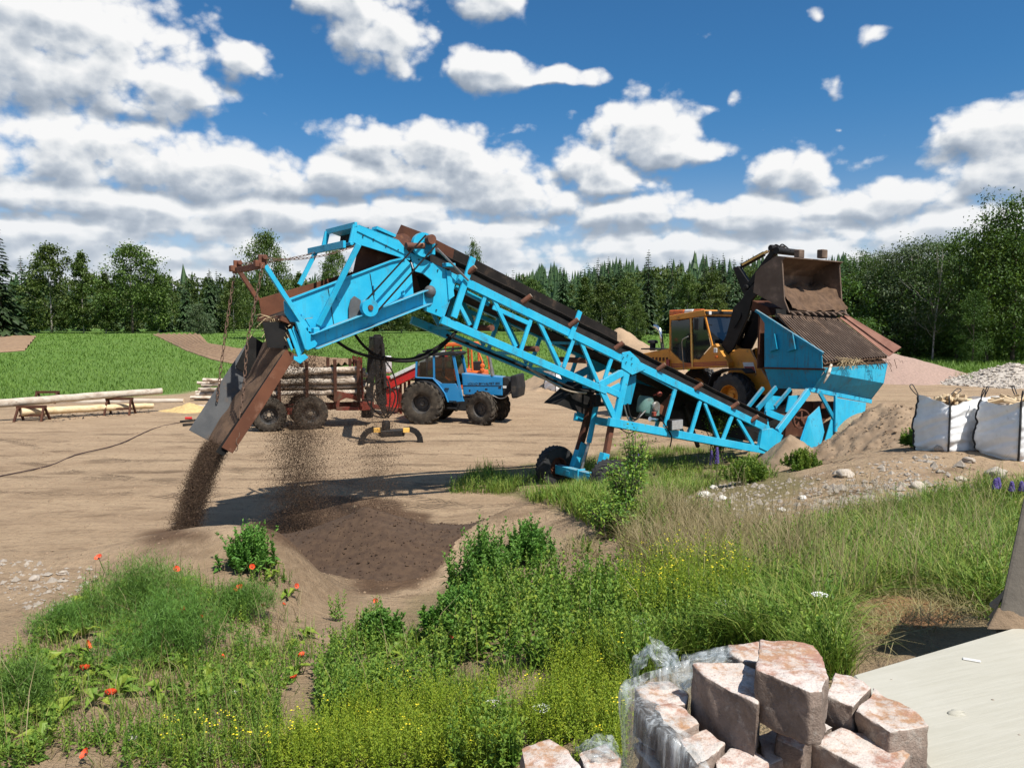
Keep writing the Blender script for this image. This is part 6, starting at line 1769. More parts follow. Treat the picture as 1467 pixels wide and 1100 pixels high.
# ------------------------------------------------------------------ cable across the yard
pts = [gp(*p, .015) for p in ((-40, 690), (0, 683), (70, 668), (110, 652), (170, 637), (220, 615), (262, 605), (300, 598))]
tag(hose(pts, .016, None, 70, 'cable', 'power_cable'), 'dark power cable snaking across the sandy yard', 'cable')
mb = MB(); p = gp(270, 601, .05); mb.tube(p - Vector((.12, 0, 0)), p + Vector((.12, .03, 0)), .05, 10)
tag(mb.build('cable_plug', M['red_paint'], smooth='auto'), 'small red plug on the power cable by the sawdust', 'plug')
for k, (a, b) in enumerate((((258, 606), (300, 602)), ((262, 611), (296, 608)))):
    p, q = gp(*a, .05), gp(*b, .05)
    tag(MB().bar(p, q, .07, .07, OUT).build('iron_bar', M['dark_steel']), ['dark iron bar on the ground, farther of the two by the plug', 'dark iron bar on the ground, nearer of the two by the plug'][k], 'bar')

# ------------------------------------------------------------------ stones
def rock(name, seed, mat):
    bm = bmesh.new(); bmesh.ops.create_icosphere(bm, subdivisions=3, radius=1)
    for v in bm.verts:
        n = v.co.normalized(); a = np.array([n.x * 1.3 + seed * 3.1]); b = np.array([n.y * 1.3 + n.z * 1.7])
        k = 1 + .45 * float(fbm(a, b, 1.0, 3, seed)[0])
        v.co = Vector((n.x * k, n.y * k * .8, n.z * k * .62))
    me = bpy.data.meshes.new(name); bm.to_mesh(me); bm.free(); me.polygons.foreach_set('use_smooth', [True] * len(me.polygons))
    me.materials.append(mat); me.set_sharp_from_angle(angle=R(35))
    return me
RK = [rock('stone', s, M['stone']) for s in (1, 2, 3)]; RKW = [rock('stone', s, M['white_stone']) for s in (4, 5)]
STN = [(335, 999, 9, 1, 'round whitish stone among the weeds beside the bare soil patch'), (190, 1062, 8, 1, 'small white stone low in the weeds at the front left'), (1348, 646, 12, 0, 'rounded beige stone against the foot of the white bag'),
       (1388, 663, 9, 0, 'flat beige stone between the two white bags'), (1427, 683, 15, 0, 'large brown stone below the cut off bag'), (1210, 683, 12, 0, 'pale stone under the small hollow in the dirt mound'),
       (1010, 712, 10, 1, 'yellowish white stone in the dry grass below the conveyor tail'), (1022, 700, 6, 1, 'small white stone beside the yellowish one'), (1035, 716, 7, 1, 'chalky stone right of the yellowish one'),
       (1315, 699, 10, 0, 'flat stone at the right foot of the dirt mound'), (1290, 722, 9, 0, 'angular stone below the flat one at the mound foot'), (1240, 716, 7, 0, 'small rounded stone in the rubble under the mound'),
       (1180, 722, 6, 0, 'little stone at the left end of the rubble'), (1376, 690, 8, 0, 'tan stone on the slope below the fully visible bag'), (865, 1010, 0, 0, ''), (90, 823, 7, 0, 'tan clod like stone on the left dirt edge'), (50, 832, 8, 0, 'biggest stone on the left dirt edge'),
       (300, 1080, 10, 1, 'broken pale stone near the yellow weeds in front'), (1120, 732, 6, 1, 'pale stone in the bare patch under the tail'), (1150, 715, 7, 1, 'white stone left of the rubble')]
for k, (px, py, r, w, lb) in enumerate(STN):
    if not lb: continue
    p = gp(px, py); s = r / F * p.y
    me = (RKW if w else RK)[k % (2 if w else 3)]
    o = bpy.data.objects.new('stone', me); COL.objects.link(o); o.location = p + Vector((0, 0, s * .25)); o.scale = (s, s, s); o.rotation_euler = (0, 0, k * 1.7)
    tag(o, lb, 'stone')
# pebbles and crumbs: nobody could count them
def sample(polys, n, xr=(-8, 13), yr=(2.4, 26), seed=0, ymax=None):
    r_ = np.random.default_rng(seed); X = []; tot = 0
    for _ in range(60):
        m = n * 6
        # even in the picture as much as on the ground
        y = np.exp(r_.uniform(math.log(yr[0]), math.log(yr[1]), m)); x = r_.uniform(-.72, .72, m) * y
        ok = (x > xr[0]) & (x < xr[1])
        x, y = x[ok], y[ok]; z = hz(x, y)
        px, py, _d = project(np.stack([x, y, z], 1))
        k = np.zeros(len(x), bool)
        for p in polys: k |= in_poly(px, py, p)
        X.append(np.stack([x[k], y[k], z[k]], 1)); tot += k.sum()
        if tot >= n: break
    P = np.concatenate(X)[:n]
    return P
def tetra(P, s, rr, flat=.8):
    n = len(P); d = rr.normal(size=(n, 4, 3)); d /= np.linalg.norm(d, axis=2)[:, :, None]
    d[:, :, 2] *= flat
    V = (P[:, None, :] + d * np.asarray(s).reshape(-1, 1, 1)).reshape(-1, 3)
    b = np.arange(n)[:, None] * 4
    Fq = np.concatenate([b + np.array([q]) for q in ((0, 1, 2), (0, 3, 1), (0, 2, 3), (1, 3, 2))], 0)
    return V, Fq
def octa(P, s, rr, flat=.7):
    n = len(P); k = rr.uniform(.6, 1.3, (n, 6)); rot = rr.uniform(0, 6.28, n)
    base = np.array([(1, 0, 0), (0, 1, 0), (-1, 0, 0), (0, -1, 0), (0, 0, 1), (0, 0, -1)], float)
    D = base[None] * k[:, :, None]
    c, s_ = np.cos(rot)[:, None], np.sin(rot)[:, None]
    D = np.stack([D[:, :, 0] * c - D[:, :, 1] * s_, D[:, :, 0] * s_ + D[:, :, 1] * c, D[:, :, 2] * flat], 2)
    V = (P[:, None, :] + D * np.asarray(s).reshape(-1, 1, 1)).reshape(-1, 3)
    b = np.arange(n)[:, None] * 6
    Fq = np.concatenate([b + np.array([q]) for q in ((0, 1, 4), (1, 2, 4), (2, 3, 4), (3, 0, 4), (1, 0, 5), (2, 1, 5), (3, 2, 5), (0, 3, 5))], 0)
    return V, Fq
r1 = np.random.default_rng(5)
RUB = [[(975, 690), (1100, 690), (1330, 650), (1440, 680), (1440, 720), (1200, 750), (1060, 770), (960, 730)], [(0, 800), (130, 810), (150, 850), (60, 880), (0, 860)]]
RUB.append([(1160, 700), (1340, 680), (1350, 740), (1180, 760)])
P = np.concatenate([sample(RUB, 2200, seed=3), sample(RUB[2:], 1100, seed=33)]); V, Fq = octa(P, np.exp(r1.normal(-3.6, .5, len(P))) * np.clip(P[:, 1] / 13, .5, 1.3), r1)
tag(mesh_np('rubble', V, Fq, M['stone']), 'pale rubble and small stones scattered below the dirt mound', 'rubble', kind='stuff')
P = sample([[(-50, 600), (640, 560), (1467, 560), (1467, 1100), (-50, 1100)]], 9000, (-14, 14), (2.4, 30), seed=4); V, Fq = octa(P, np.exp(r1.normal(-4.75, .4, len(P))) * np.clip(P[:, 1] / 8, .6, 2.2), r1)
tag(mesh_np('gravel', V, Fq, M['dirt_pile']), 'crumbs of dirt and small pebbles over the yard and bank', 'gravel', kind='stuff')
g_ = bpy.data.objects['gravel_pile.001'].data
gvv = np.array([v.co[:] for v in g_.vertices]); idx = r1.integers(0, len(gvv), 3500)
V, Fq = octa(gvv[idx] + r1.normal(0, .04, (3500, 3)), np.exp(r1.normal(-2.85, .3, 3500)), r1)
tag(mesh_np('gravel', V, Fq, M['grey_gravel']), 'coarse pale stones covering the grey gravel heap', 'gravel', kind='stuff')
# crumbs on the damp sand heap
g_ = bpy.data.objects['sand_pile'].data
gvv = np.array([v.co[:] for v in g_.vertices]); idx = r1.integers(0, len(gvv), 5200)
V, Fq = octa(gvv[idx] + r1.normal(0, .03, (5200, 3)) * np.array([1, 1, .2]), np.exp(r1.normal(-4.5, .4, 5200)), r1)
tag(mesh_np('gravel', V, Fq, M['sand_dark']), 'dark crumbs strewn over the damp sand heap', 'gravel', kind='stuff')
g_ = bpy.data.objects['dirt_mound'].data
gvv = np.array([v.co[:] for v in g_.vertices]); idx = r1.integers(0, len(gvv), 3000)
V, Fq = octa(gvv[idx] + r1.normal(0, .05, (3000, 3)) * np.array([1, 1, .2]), np.exp(r1.normal(-4.0, .45, 3000)), r1)
tag(mesh_np('gravel', V, Fq, M['dirt_pile']), 'clods and pebbles lying on the dirt mound by the hopper', 'gravel', kind='stuff')
# bark litter under the trunks
P = sample([[(30, 590), (200, 580), (230, 584), (215, 592), (60, 606)]], 420, (-40, 0), (25, 45), seed=6)
V, Fq = tetra(P + np.array([0, 0, .02]), np.exp(r1.normal(-3.0, .4, len(P))), r1, .4)
tag(mesh_np('bark_litter', V, Fq, M['bark_dark']), 'dark bark litter beneath the peeled trunk', 'bark', kind='stuff')

# ------------------------------------------------------------------ falling sand and gravel
def fall_chute(n, spread):
    r_ = np.random.default_rng(21)
    t = r_.uniform(0, 1, n) ** .9
    b = r_.beta(1.6, 1.6, n)
    side = r_.normal(0, 1, n)
    z0 = cpt(LC - .02, 0, 0.05)
    v0 = 2.7 + .25 * r_.normal(0, 1, n)
    land = 1.75
    tt_ = t * .45
    lx = z0.x + axd.x * v0 * tt_ + side * (.03 + .055 * t) * spread
    ly = W_B * (b * (.92 + .2 * t) + .02)
    lz = z0.z + axd.z * v0 * tt_ - 4.9 * tt_ ** 2 + r_.normal(0, .04, n)
    W_ = np.stack([FS.o.x + FS.u.x * lx + FS.v.x * ly, FS.o.y + FS.u.y * lx + FS.v.y * ly, lz], 1)
    g = hz(W_[:, 0], W_[:, 1])
    return W_[W_[:, 2] > g + .05]
P = fall_chute(130000, 1.1)
V, Fq = tetra(P, np.exp(np.random.default_rng(3).normal(-5.15, .38, len(P))), r1, 1.0)
tag(mesh_np('falling_sand', V, Fq, M['sand_dark']), 'stream of brown sand falling from the discharge chute', 'sand', kind='stuff')
def fall_curtain(n):
    r_ = np.random.default_rng(22)
    pick = r_.uniform(0, 1, n)
    c1, c2, c3 = L(446, 492).x, L(562, 452).x, L(520, 470).x
    lx = np.where(pick < .62, c1 + r_.normal(0, .24, n), np.where(pick < .78, c2 + r_.normal(0, .15, n), c3 + r_.uniform(-1.2, .9, n)))
    ly = np.where(pick < .78, r_.uniform(.15, W_B - .1, n), r_.uniform(-.15, W_B + .2, n))
    topz = np.interp(lx, [L(440, 497).x, L(612, 432).x], [L(440, 497).z, L(612, 432).z])
    s = r_.uniform(0, 1, n) ** .75
    lx = lx + r_.normal(0, .13, n) * s
    wx = FS.o.x + FS.u.x * lx + FS.v.x * ly; wy = FS.o.y + FS.u.y * lx + FS.v.y * ly
    g = hz(wx, wy)
    wz = topz - .1 - (topz - .1 - g) * s ** 1.15
    return np.stack([wx, wy, wz], 1)
P = fall_curtain(150000)
V, Fq = tetra(P, np.exp(np.random.default_rng(4).normal(-5.15, .36, len(P))), r1, 1.0)
tag(mesh_np('falling_sand', V, Fq, M['sand_dark']), 'thin curtain of sifted grains falling under the screen box', 'sand', kind='stuff')
# ------------------------------------------------------------------ concrete slab, pier, walling blocks in plastic
ZS = 2.0
a, b = at_z(1222, 966, ZS), at_z(1430, 905, ZS)
far_r = a + (b - a) * 3.2
poly = [a, far_r, Vector((far_r.x + 1.5, .6, ZS)), Vector((1.36, .6, ZS))]
sl = MB().prism([p - Vector((0, 0, .18)) for p in poly], (0, 0, .18)).build('concrete_slab', M['concrete'], bevel=.008)
tag(sl, 'pale brushed concrete slab in the right foreground corner', 'slab')
mb = MB()
b0, t0 = at(1424, 908, 3.98), at(1469, 700, 3.98)
b0.z = ZS - .05
lean = (t0 - b0) * 1.06
base = [Vector((b0.x, b0.y, ZS - .05)), Vector((b0.x + .62, b0.y - .05, ZS - .05)), Vector((b0.x + .95, b0.y + .42, ZS - .05)), Vector((b0.x + .36, b0.y + .46, ZS - .05))]
vs = base + [p + Vector((lean.x, 0, lean.z)) for p in base]
mb.add(vs, [(3, 2, 1, 0), (4, 5, 6, 7), (0, 1, 5, 4), (1, 2, 6, 5), (2, 3, 7, 6), (3, 0, 4, 7)])
pier = tag(mb.build('pier', M['post_concrete'], bevel=.02, seg=2), 'dark leaning concrete pier at the edge of the slab', 'pier')
# mortar skirt at the foot of the pier
n = 60
tp = np.linspace(0, 1, n); V = []
for k in range(n):
    p = base[3].lerp(base[0], min(1, k / n * 2)) if k < n / 2 else base[0].lerp(base[1], (k - n / 2) / (n / 2))
    d = (p - (base[0] + base[2]) / 2); d.z = 0; d.normalize()
    w = .05 + .04 * float(vnoise(np.array([k * .35]), np.array([1.0]), 3)[0])
    V += [(p.x - d.x * .02, p.y - d.y * .02, ZS + .10 + .05 * float(vnoise(np.array([k * .3]), np.array([5.0]), 3)[0])), (p.x + d.x * w * .5, p.y + d.y * w * .5, ZS + .035), (p.x + d.x * w, p.y + d.y * w, ZS - .002)]
Fq = [(3 * k + j, 3 * k + 3 + j, 3 * k + 4 + j, 3 * k + 1 + j) for k in range(n - 1) for j in range(2)]
mesh_np('mortar_skirt', V, Fq, M['dirt_pile'], pier, smooth=True)

def block(name, poly, zt, h, label, tilt=(0, 0), seed=1, group='loose walling blocks'):
    P = [at_z(x, y, zt) for x, y in poly]
    c = sum(P, Vector()) / len(P)
    bm = bmesh.new()
    top = [bm.verts.new((p.x - c.x, p.y - c.y, h / 2)) for p in P]
    bot = [bm.verts.new(((p.x - c.x) * 1.02, (p.y - c.y) * 1.02, -h / 2)) for p in P]
    bm.faces.new(top); bm.faces.new(bot[::-1])
    n = len(P)
    for i in range(n): bm.faces.new((top[(i + 1) % n], top[i], bot[i], bot[(i + 1) % n]))
    bmesh.ops.recalc_face_normals(bm, faces=bm.faces)
    bmesh.ops.bevel(bm, geom=bm.edges[:], offset=.004, segments=1, affect='EDGES')
    bmesh.ops.triangulate(bm, faces=[f for f in bm.faces if len(f.verts) > 4])
    for _ in range(4):
        lng = [e for e in bm.edges if e.calc_length() > .018]
        if not lng: break
        bmesh.ops.subdivide_edges(bm, edges=lng, cuts=1, use_grid_fill=False)
        bmesh.ops.triangulate(bm, faces=[f for f in bm.faces if len(f.verts) > 4])
    bm.normal_update()
    co = np.array([v.co[:] for v in bm.verts])
    nz_ = fbm(co[:, 0] + co[:, 2] * .7 + seed * 3, co[:, 1] - co[:, 2] * .6, 11, 4, seed, .6)
    chip = np.minimum(0, fbm(co[:, 0] - co[:, 2] + seed, co[:, 1] + co[:, 2], 9, 2, seed + 5) + .16) * .05
    for v, q, ch in zip(bm.verts, nz_, chip): v.co += v.normal * (float(q) * .0095 + float(ch) * (.35 if abs(v.normal.z) > .9 else 1))
    me = bpy.data.meshes.new(name); bm.to_mesh(me); bm.free()
    me.polygons.foreach_set('use_smooth', [True] * len(me.polygons)); me.set_sharp_from_angle(angle=R(50))
    me.materials.append(M['walling_block'])
    o = bpy.data.objects.new(name, me); COL.objects.link(o)
    o.location = (c.x, c.y, zt - h / 2); o.rotation_euler = (tilt[0], tilt[1], 0)
    tag(o, label, 'block', group)
    return o
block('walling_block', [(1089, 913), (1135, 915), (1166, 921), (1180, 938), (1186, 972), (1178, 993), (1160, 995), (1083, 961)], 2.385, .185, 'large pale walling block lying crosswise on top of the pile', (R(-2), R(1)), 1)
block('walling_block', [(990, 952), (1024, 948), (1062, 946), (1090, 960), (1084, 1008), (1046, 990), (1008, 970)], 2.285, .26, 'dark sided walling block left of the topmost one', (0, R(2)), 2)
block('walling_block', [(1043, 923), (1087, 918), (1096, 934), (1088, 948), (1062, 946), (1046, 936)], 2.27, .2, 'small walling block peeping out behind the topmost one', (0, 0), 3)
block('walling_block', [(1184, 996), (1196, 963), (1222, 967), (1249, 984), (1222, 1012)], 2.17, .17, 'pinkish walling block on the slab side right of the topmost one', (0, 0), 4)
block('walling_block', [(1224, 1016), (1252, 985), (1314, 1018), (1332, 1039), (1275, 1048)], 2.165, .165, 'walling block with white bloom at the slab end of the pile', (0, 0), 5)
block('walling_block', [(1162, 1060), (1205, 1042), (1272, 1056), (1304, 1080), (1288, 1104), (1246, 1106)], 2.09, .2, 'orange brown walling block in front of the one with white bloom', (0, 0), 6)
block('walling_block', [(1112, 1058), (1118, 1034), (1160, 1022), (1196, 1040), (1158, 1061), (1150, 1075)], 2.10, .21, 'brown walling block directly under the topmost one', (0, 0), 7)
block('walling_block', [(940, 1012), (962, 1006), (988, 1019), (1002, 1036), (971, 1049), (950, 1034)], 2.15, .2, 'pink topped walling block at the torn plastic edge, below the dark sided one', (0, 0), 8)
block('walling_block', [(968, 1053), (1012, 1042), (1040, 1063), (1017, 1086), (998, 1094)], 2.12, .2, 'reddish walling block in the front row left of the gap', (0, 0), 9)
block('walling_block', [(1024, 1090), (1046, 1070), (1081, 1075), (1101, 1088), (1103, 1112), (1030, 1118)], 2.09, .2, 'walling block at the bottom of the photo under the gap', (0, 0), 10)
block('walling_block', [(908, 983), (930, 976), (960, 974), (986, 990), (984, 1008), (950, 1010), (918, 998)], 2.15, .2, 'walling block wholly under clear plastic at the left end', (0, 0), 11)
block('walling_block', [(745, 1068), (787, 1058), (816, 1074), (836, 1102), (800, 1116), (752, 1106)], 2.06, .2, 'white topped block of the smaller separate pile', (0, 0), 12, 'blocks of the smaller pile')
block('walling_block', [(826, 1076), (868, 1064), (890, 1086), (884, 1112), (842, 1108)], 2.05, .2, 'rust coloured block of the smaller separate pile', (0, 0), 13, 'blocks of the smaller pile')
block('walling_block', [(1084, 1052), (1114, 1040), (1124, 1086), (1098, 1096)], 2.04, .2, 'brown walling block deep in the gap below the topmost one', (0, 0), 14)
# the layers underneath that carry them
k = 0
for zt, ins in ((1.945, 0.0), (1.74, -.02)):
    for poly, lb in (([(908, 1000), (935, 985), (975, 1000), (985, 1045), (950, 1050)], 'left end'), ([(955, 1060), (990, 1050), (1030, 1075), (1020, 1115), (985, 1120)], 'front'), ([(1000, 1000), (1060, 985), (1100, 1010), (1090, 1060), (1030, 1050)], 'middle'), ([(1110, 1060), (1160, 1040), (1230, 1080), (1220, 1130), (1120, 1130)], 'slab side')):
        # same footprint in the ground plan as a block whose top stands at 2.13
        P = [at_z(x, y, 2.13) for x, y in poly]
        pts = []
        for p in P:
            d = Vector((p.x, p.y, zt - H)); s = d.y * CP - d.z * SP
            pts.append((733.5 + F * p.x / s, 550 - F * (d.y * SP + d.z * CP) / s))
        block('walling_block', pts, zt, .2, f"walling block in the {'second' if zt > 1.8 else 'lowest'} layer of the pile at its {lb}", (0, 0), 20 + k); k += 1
# clear wrap hanging round the left side of the pile
top = [(1048, 926, 2.29), (1010, 938, 2.25), (985, 950, 2.25), (945, 966, 2.2), (903, 977, 2.18), (905, 1000, 2.17), (925, 1022, 2.17), (950, 1046, 2.16), (966, 1062, 2.15), (988, 1090, 2.13), (1012, 1125, 2.11)]
TP = [at_z(x, y, z) for x, y, z in top]
dist = np.cumsum([0] + [(TP[i + 1] - TP[i]).length for i in range(len(TP) - 1)])
nn, mm = 90, 34
tt_ = np.linspace(0, dist[-1], nn)
C = np.stack([np.interp(tt_, dist, [p[k] for p in TP]) for k in range(3)], 1)
cen = np.array([1.0, 3.05, 0])
out = C - cen; out[:, 2] = 0; out /= np.linalg.norm(out, axis=1)[:, None]
V = []
for j in range(mm):
    s = j / (mm - 1)
    drop = .85 * max(0, s - .16) / .84; inw = .10 * max(0, .16 - s) / .16
    w = fbm(tt_ * 6, np.full(nn, drop * 1.5), 1.4, 4, 61) * (.03 + .05 * s)
    w2 = fbm(tt_ * 14 - drop * 3, np.full(nn, drop * 5), 1.0, 3, 62) * .02
    V.append(C + out * (0.018 + .03 * s - inw + w + w2)[:, None] + np.array([0, 0, 1.0]) * (-drop + .012 * (s < .16) + .02 * fbm(tt_ * 9, np.full(nn, s * 9), 1.0, 3, 63))[:, None])
V = np.array(V).reshape(-1, 3)
i = (np.arange(mm - 1)[:, None] * nn + np.arange(nn - 1)[None, :]).ravel()
wrap = mesh_np('plastic_wrap', V, np.stack([i, i + 1, i + nn + 1, i + nn], 1), M['plastic_film'], smooth=True)
tag(wrap, 'torn clear plastic wrap hanging round the left side of the block pile', 'plastic wrap')
def ribbon(name, L0, R0, w, seed, parent):
    n, m = 40, 14
    A = np.stack([np.interp(np.linspace(0, len(L0) - 1, n), range(len(L0)), [p[k] for p in L0]) for k in range(3)], 1)
    B = np.stack([np.interp(np.linspace(0, len(R0) - 1, n), range(len(R0)), [p[k] for p in R0]) for k in range(3)], 1)
    V = []
    for j in range(m):
        s = j / (m - 1); p = A * (1 - s) + B * s
        p = p + np.stack([fbm(np.linspace(0, 4, n), np.full(n, s * 5), 1.2, 3, seed) * w, .06 * np.sin(s * 7 + np.linspace(0, 3, n)) + fbm(np.linspace(0, 4, n), np.full(n, s * 7), 1.5, 3, seed + 1) * w, fbm(np.linspace(0, 3, n), np.full(n, s * 5), 1.5, 2, seed + 2) * w * .5], 1)
        V.append(p)
    V = np.array(V).reshape(-1, 3); i = (np.arange(m - 1)[:, None] * n + np.arange(n - 1)[None, :]).ravel()
    return mesh_np(name, V, np.stack([i, i + 1, i + n + 1, i + n], 1), M['plastic_film'], parent, smooth=True)
YB_ = 3.12
ribbon('loose_flap', [at(938, 985, YB_), at(940, 958, YB_), at(936, 938, YB_), at(927, 920, YB_)], [at(992, 982, YB_), at(962, 960, YB_), at(962, 942, YB_), at(943, 922, YB_)], .05, 71, wrap)
ribbon('loose_flap', [at(946, 942, YB_ + .1), at(972, 936, YB_ + .1), at(960, 945, YB_ + .1)], [at(962, 962, YB_ + .1), at(968, 950, YB_ + .1), at(962, 962, YB_ + .1)], .03, 75, wrap)
ribbon('loose_flap', [at(903, 972, YB_ - .05), at(912, 948, YB_ - .05), at(930, 930, YB_ - .05)], [at(906, 976, YB_ - .05), at(917, 951, YB_ - .05), at(934, 930, YB_ - .05)], .02, 77, wrap)
ribbon('loose_flap', [at_z(962, 968, 2.2), at_z(990, 945, 2.24), at_z(1045, 928, 2.28)], [at_z(985, 985, 2.17), at_z(1010, 960, 2.2), at_z(1048, 946, 2.25)], .04, 79, wrap)
w2 = ribbon('plastic_wrap', [at_z(822, 1078, 2.07), at_z(850, 1064, 2.09), at_z(882, 1066, 2.08), at_z(896, 1090, 2.06)], [at_z(830, 1095, 1.9), at_z(852, 1078, 2.07), at_z(876, 1078, 2.06), at_z(892, 1120, 1.8)], .03, 81, None)
tag(w2, 'crumpled plastic over the smaller separate pile of blocks', 'plastic wrap')
# small things on the slab
p = at_z(1370, 1022, ZS); me = rock('pebble', 6, M['concrete'])
o = bpy.data.objects.new('pebble', me); COL.objects.link(o); o.location = p; o.scale = (.034, .026, .03); tag(o, 'smooth half buried pebble on the concrete slab', 'stone')
p = at_z(1392, 945, ZS + .004)
tag(MB().box(p, (.075, .022, .008), Matrix.Rotation(R(-28), 3, 'Z')).build('wood_chip', M['white_paint'], bevel=.003), 'white wood chip on the slab beside the pier', 'chip')
for x, y, s, lb in ((1422, 1002, .007, 'dark stone crumb right of the pebble on the slab'), (1460, 1052, .006, 'dark crumb by the photo edge on the slab'), (1277, 973, .005, 'tiny dark crumb near the far slab edge')):
    p = at_z(x, y, ZS); o = bpy.data.objects.new('crumb', RK[0]); COL.objects.link(o); o.location = p; o.scale = (s, s, s); tag(o, lb, 'crumb')
# ------------------------------------------------------------------ plants
def blades(P, h, w, lean=.35, seed=0, bend=.5):
    """one tapering three-triangle blade per point"""
    r_ = np.random.default_rng(seed); n = len(P)
    a = r_.uniform(0, 6.283, n); ln = np.abs(r_.normal(lean, lean * .5, n))
    d = np.stack([np.cos(a), np.sin(a), np.zeros(n)], 1)
    f = a + r_.uniform(-.8, .8, n) + 1.57
    s = np.stack([np.cos(f), np.sin(f), np.zeros(n)], 1) * (np.asarray(w) / 2).reshape(-1, 1) * np.ones((n, 1))
    h = np.asarray(h).reshape(-1, 1) * np.ones((n, 1)); up = np.array([[0, 0, 1.0]])
    l = ln.reshape(-1, 1)
    m = P + h * .55 * up + d * h * l * .45
    t = P + h * (1 - bend * l * .5) * up + d * h * l * 1.15
    V = np.stack([P - s, P + s, m - s * .8, m + s * .8, t], 1).reshape(-1, 3)
    b = np.arange(n)[:, None] * 5
    Fq = np.stack([b + np.array([[0, 1, 3]]), b + np.array([[0, 3, 2]]), b + np.array([[2, 3, 4]])], 1).reshape(-1, 3)
    return V, Fq
def leaves(P, d, ln, w, seed=0, fold=.25, droop=.3):
    """one folded four-triangle leaf per point along direction d"""
    r_ = np.random.default_rng(seed); n = len(P)
    ln = np.asarray(ln).reshape(-1, 1) * np.ones((n, 1)); w = np.asarray(w).reshape(-1, 1) * np.ones((n, 1))
    d = d / np.linalg.norm(d, axis=1)[:, None]
    up = np.array([[0, 0, 1.0]]) + r_.normal(0, .35, (n, 3))
    s = np.cross(d, up); s /= np.maximum(1e-5, np.linalg.norm(s, axis=1))[:, None]
    nn_ = np.cross(s, d)
    m = P + d * ln * .45
    t = P + d * ln - np.array([[0, 0, 1.0]]) * ln * droop
    V = np.stack([P, m + s * w / 2 + nn_ * w * fold, t, m - s * w / 2 + nn_ * w * fold, m], 1).reshape(-1, 3)
    b = np.arange(n)[:, None] * 5
    Fq = np.stack([b + np.array([[0, 1, 4]]), b + np.array([[1, 2, 4]]), b + np.array([[0, 4, 3]]), b + np.array([[4, 2, 3]])], 1).reshape(-1, 3)
    return V, Fq
class Acc:
    def __init__(s): s.V = []; s.F = []; s.a = []; s.n = 0
    def add(s, VF, var):
        V, Fq = VF
        s.V.append(V); s.F.append(Fq + s.n); s.n += len(V)
        k = len(Fq) // len(var) if len(var) else 1
        s.a.append(np.repeat(np.clip(var, 0, 1), k)); return s
    def build(s, name, mat, parent=None):
        return mesh_np(name, np.concatenate(s.V), np.concatenate(s.F), M[mat] if isinstance(mat, str) else mat, parent, var=np.concatenate(s.a))
def clump(P, k, rad, seed):
    r_ = np.random.default_rng(seed); n = len(P)
    a = r_.uniform(0, 6.283, (n, k)); d = np.sqrt(r_.uniform(0, 1, (n, k))) * rad
    Q = np.stack([P[:, None, 0] + np.cos(a) * d, P[:, None, 1] + np.sin(a) * d, np.repeat(P[:, None, 2], k, 1) - .01], 2)
    return Q.reshape(-1, 3)
def stems_leaves(acc, P, h, K, ll, lw, seed, low=.05, out=.6, tilt=.35, stem_w=.006, top_small=.45, lean=.18):
    """upright herbs: a stem and K leaves round it"""
    r_ = np.random.default_rng(seed); n = len(P)
    h = np.asarray(h) * np.ones(n)
    la = r_.uniform(0, 6.28, n); lv = np.abs(r_.normal(0, lean, n))
    tipd = np.stack([np.cos(la) * lv, np.sin(la) * lv, np.ones(n)], 1)
    pv = r_.uniform(0, 1, n)
    acc.add(blades(P, h, np.full(n, stem_w), .02, seed + 1), pv * .5)
    s = np.linspace(low, 1, K)[None, :] + r_.uniform(-.03, .03, (n, K))
    ang = r_.uniform(0, 6.28, n)[:, None] + np.arange(K)[None, :] * 2.4 + r_.normal(0, .3, (n, K))
    Q = P[:, None, :] + tipd[:, None, :] * (s * h[:, None])[:, :, None]
    rise = tilt + s * .9 + r_.normal(0, .25, (n, K))
    D = np.stack([np.cos(ang) * out, np.sin(ang) * out, rise], 2)
    sz = (1 - (1 - top_small) * s) * r_.uniform(.7, 1.25, (n, K))
    acc.add(leaves(Q.reshape(-1, 3), D.reshape(-1, 3), (ll * sz).ravel(), (lw * sz).ravel(), seed + 2), np.clip(np.repeat(pv, K) * .6 + r_.uniform(0, .4, n * K) + .15 * (s.ravel() - .5), 0, 1))
rv = np.random.default_rng(77)
# regions, as outlines of where each kind of plant stands
R_MID = [(446, 1000), (520, 930), (575, 930), (650, 885), (730, 858), (800, 848), (880, 838), (960, 838), (1080, 860), (1110, 900), (1050, 925), (900, 935), (890, 1110), (440, 1110)]
R_UP = [(446, 1000), (520, 930), (575, 930), (650, 885), (730, 858), (800, 848), (880, 838), (960, 838), (1080, 860), (1110, 900), (1050, 925), (900, 945), (780, 965), (690, 990), (600, 1015), (470, 1045)]
R_RIGHT = [(930, 810), (1000, 845), (1100, 800), (1200, 745), (1290, 725), (1440, 690), (1480, 690), (1430, 890), (1300, 850), (1200, 890), (1190, 940), (1050, 925)]
R_DRY = [(905, 735), (950, 715), (1010, 735), (1110, 775), (1180, 790), (1130, 845), (1040, 860), (960, 835), (890, 790)]
R_WHEEL = [(640, 706), (690, 672), (780, 684), (870, 655), (960, 640), (1085, 655), (1105, 685), (1040, 690), (950, 725), (915, 775), (860, 755), (790, 725), (720, 708)]
R_LEFT = [(-20, 1000), (30, 935), (90, 890), (140, 830), (200, 805), (270, 830), (330, 850), (395, 805), (440, 880), (450, 930), (410, 1000), (390, 1110), (-20, 1110)]
R_LIME = [(380, 1075), (470, 1035), (600, 1010), (690, 980), (780, 958), (900, 940), (895, 1110), (380, 1110)]
R_FRONT = [(200, 1075), (420, 1050), (480, 1110), (200, 1110)]
R_SLABSIDE = [(880, 930), (1060, 915), (1190, 935), (1215, 965), (1190, 975), (1060, 930), (960, 950), (900, 985)]

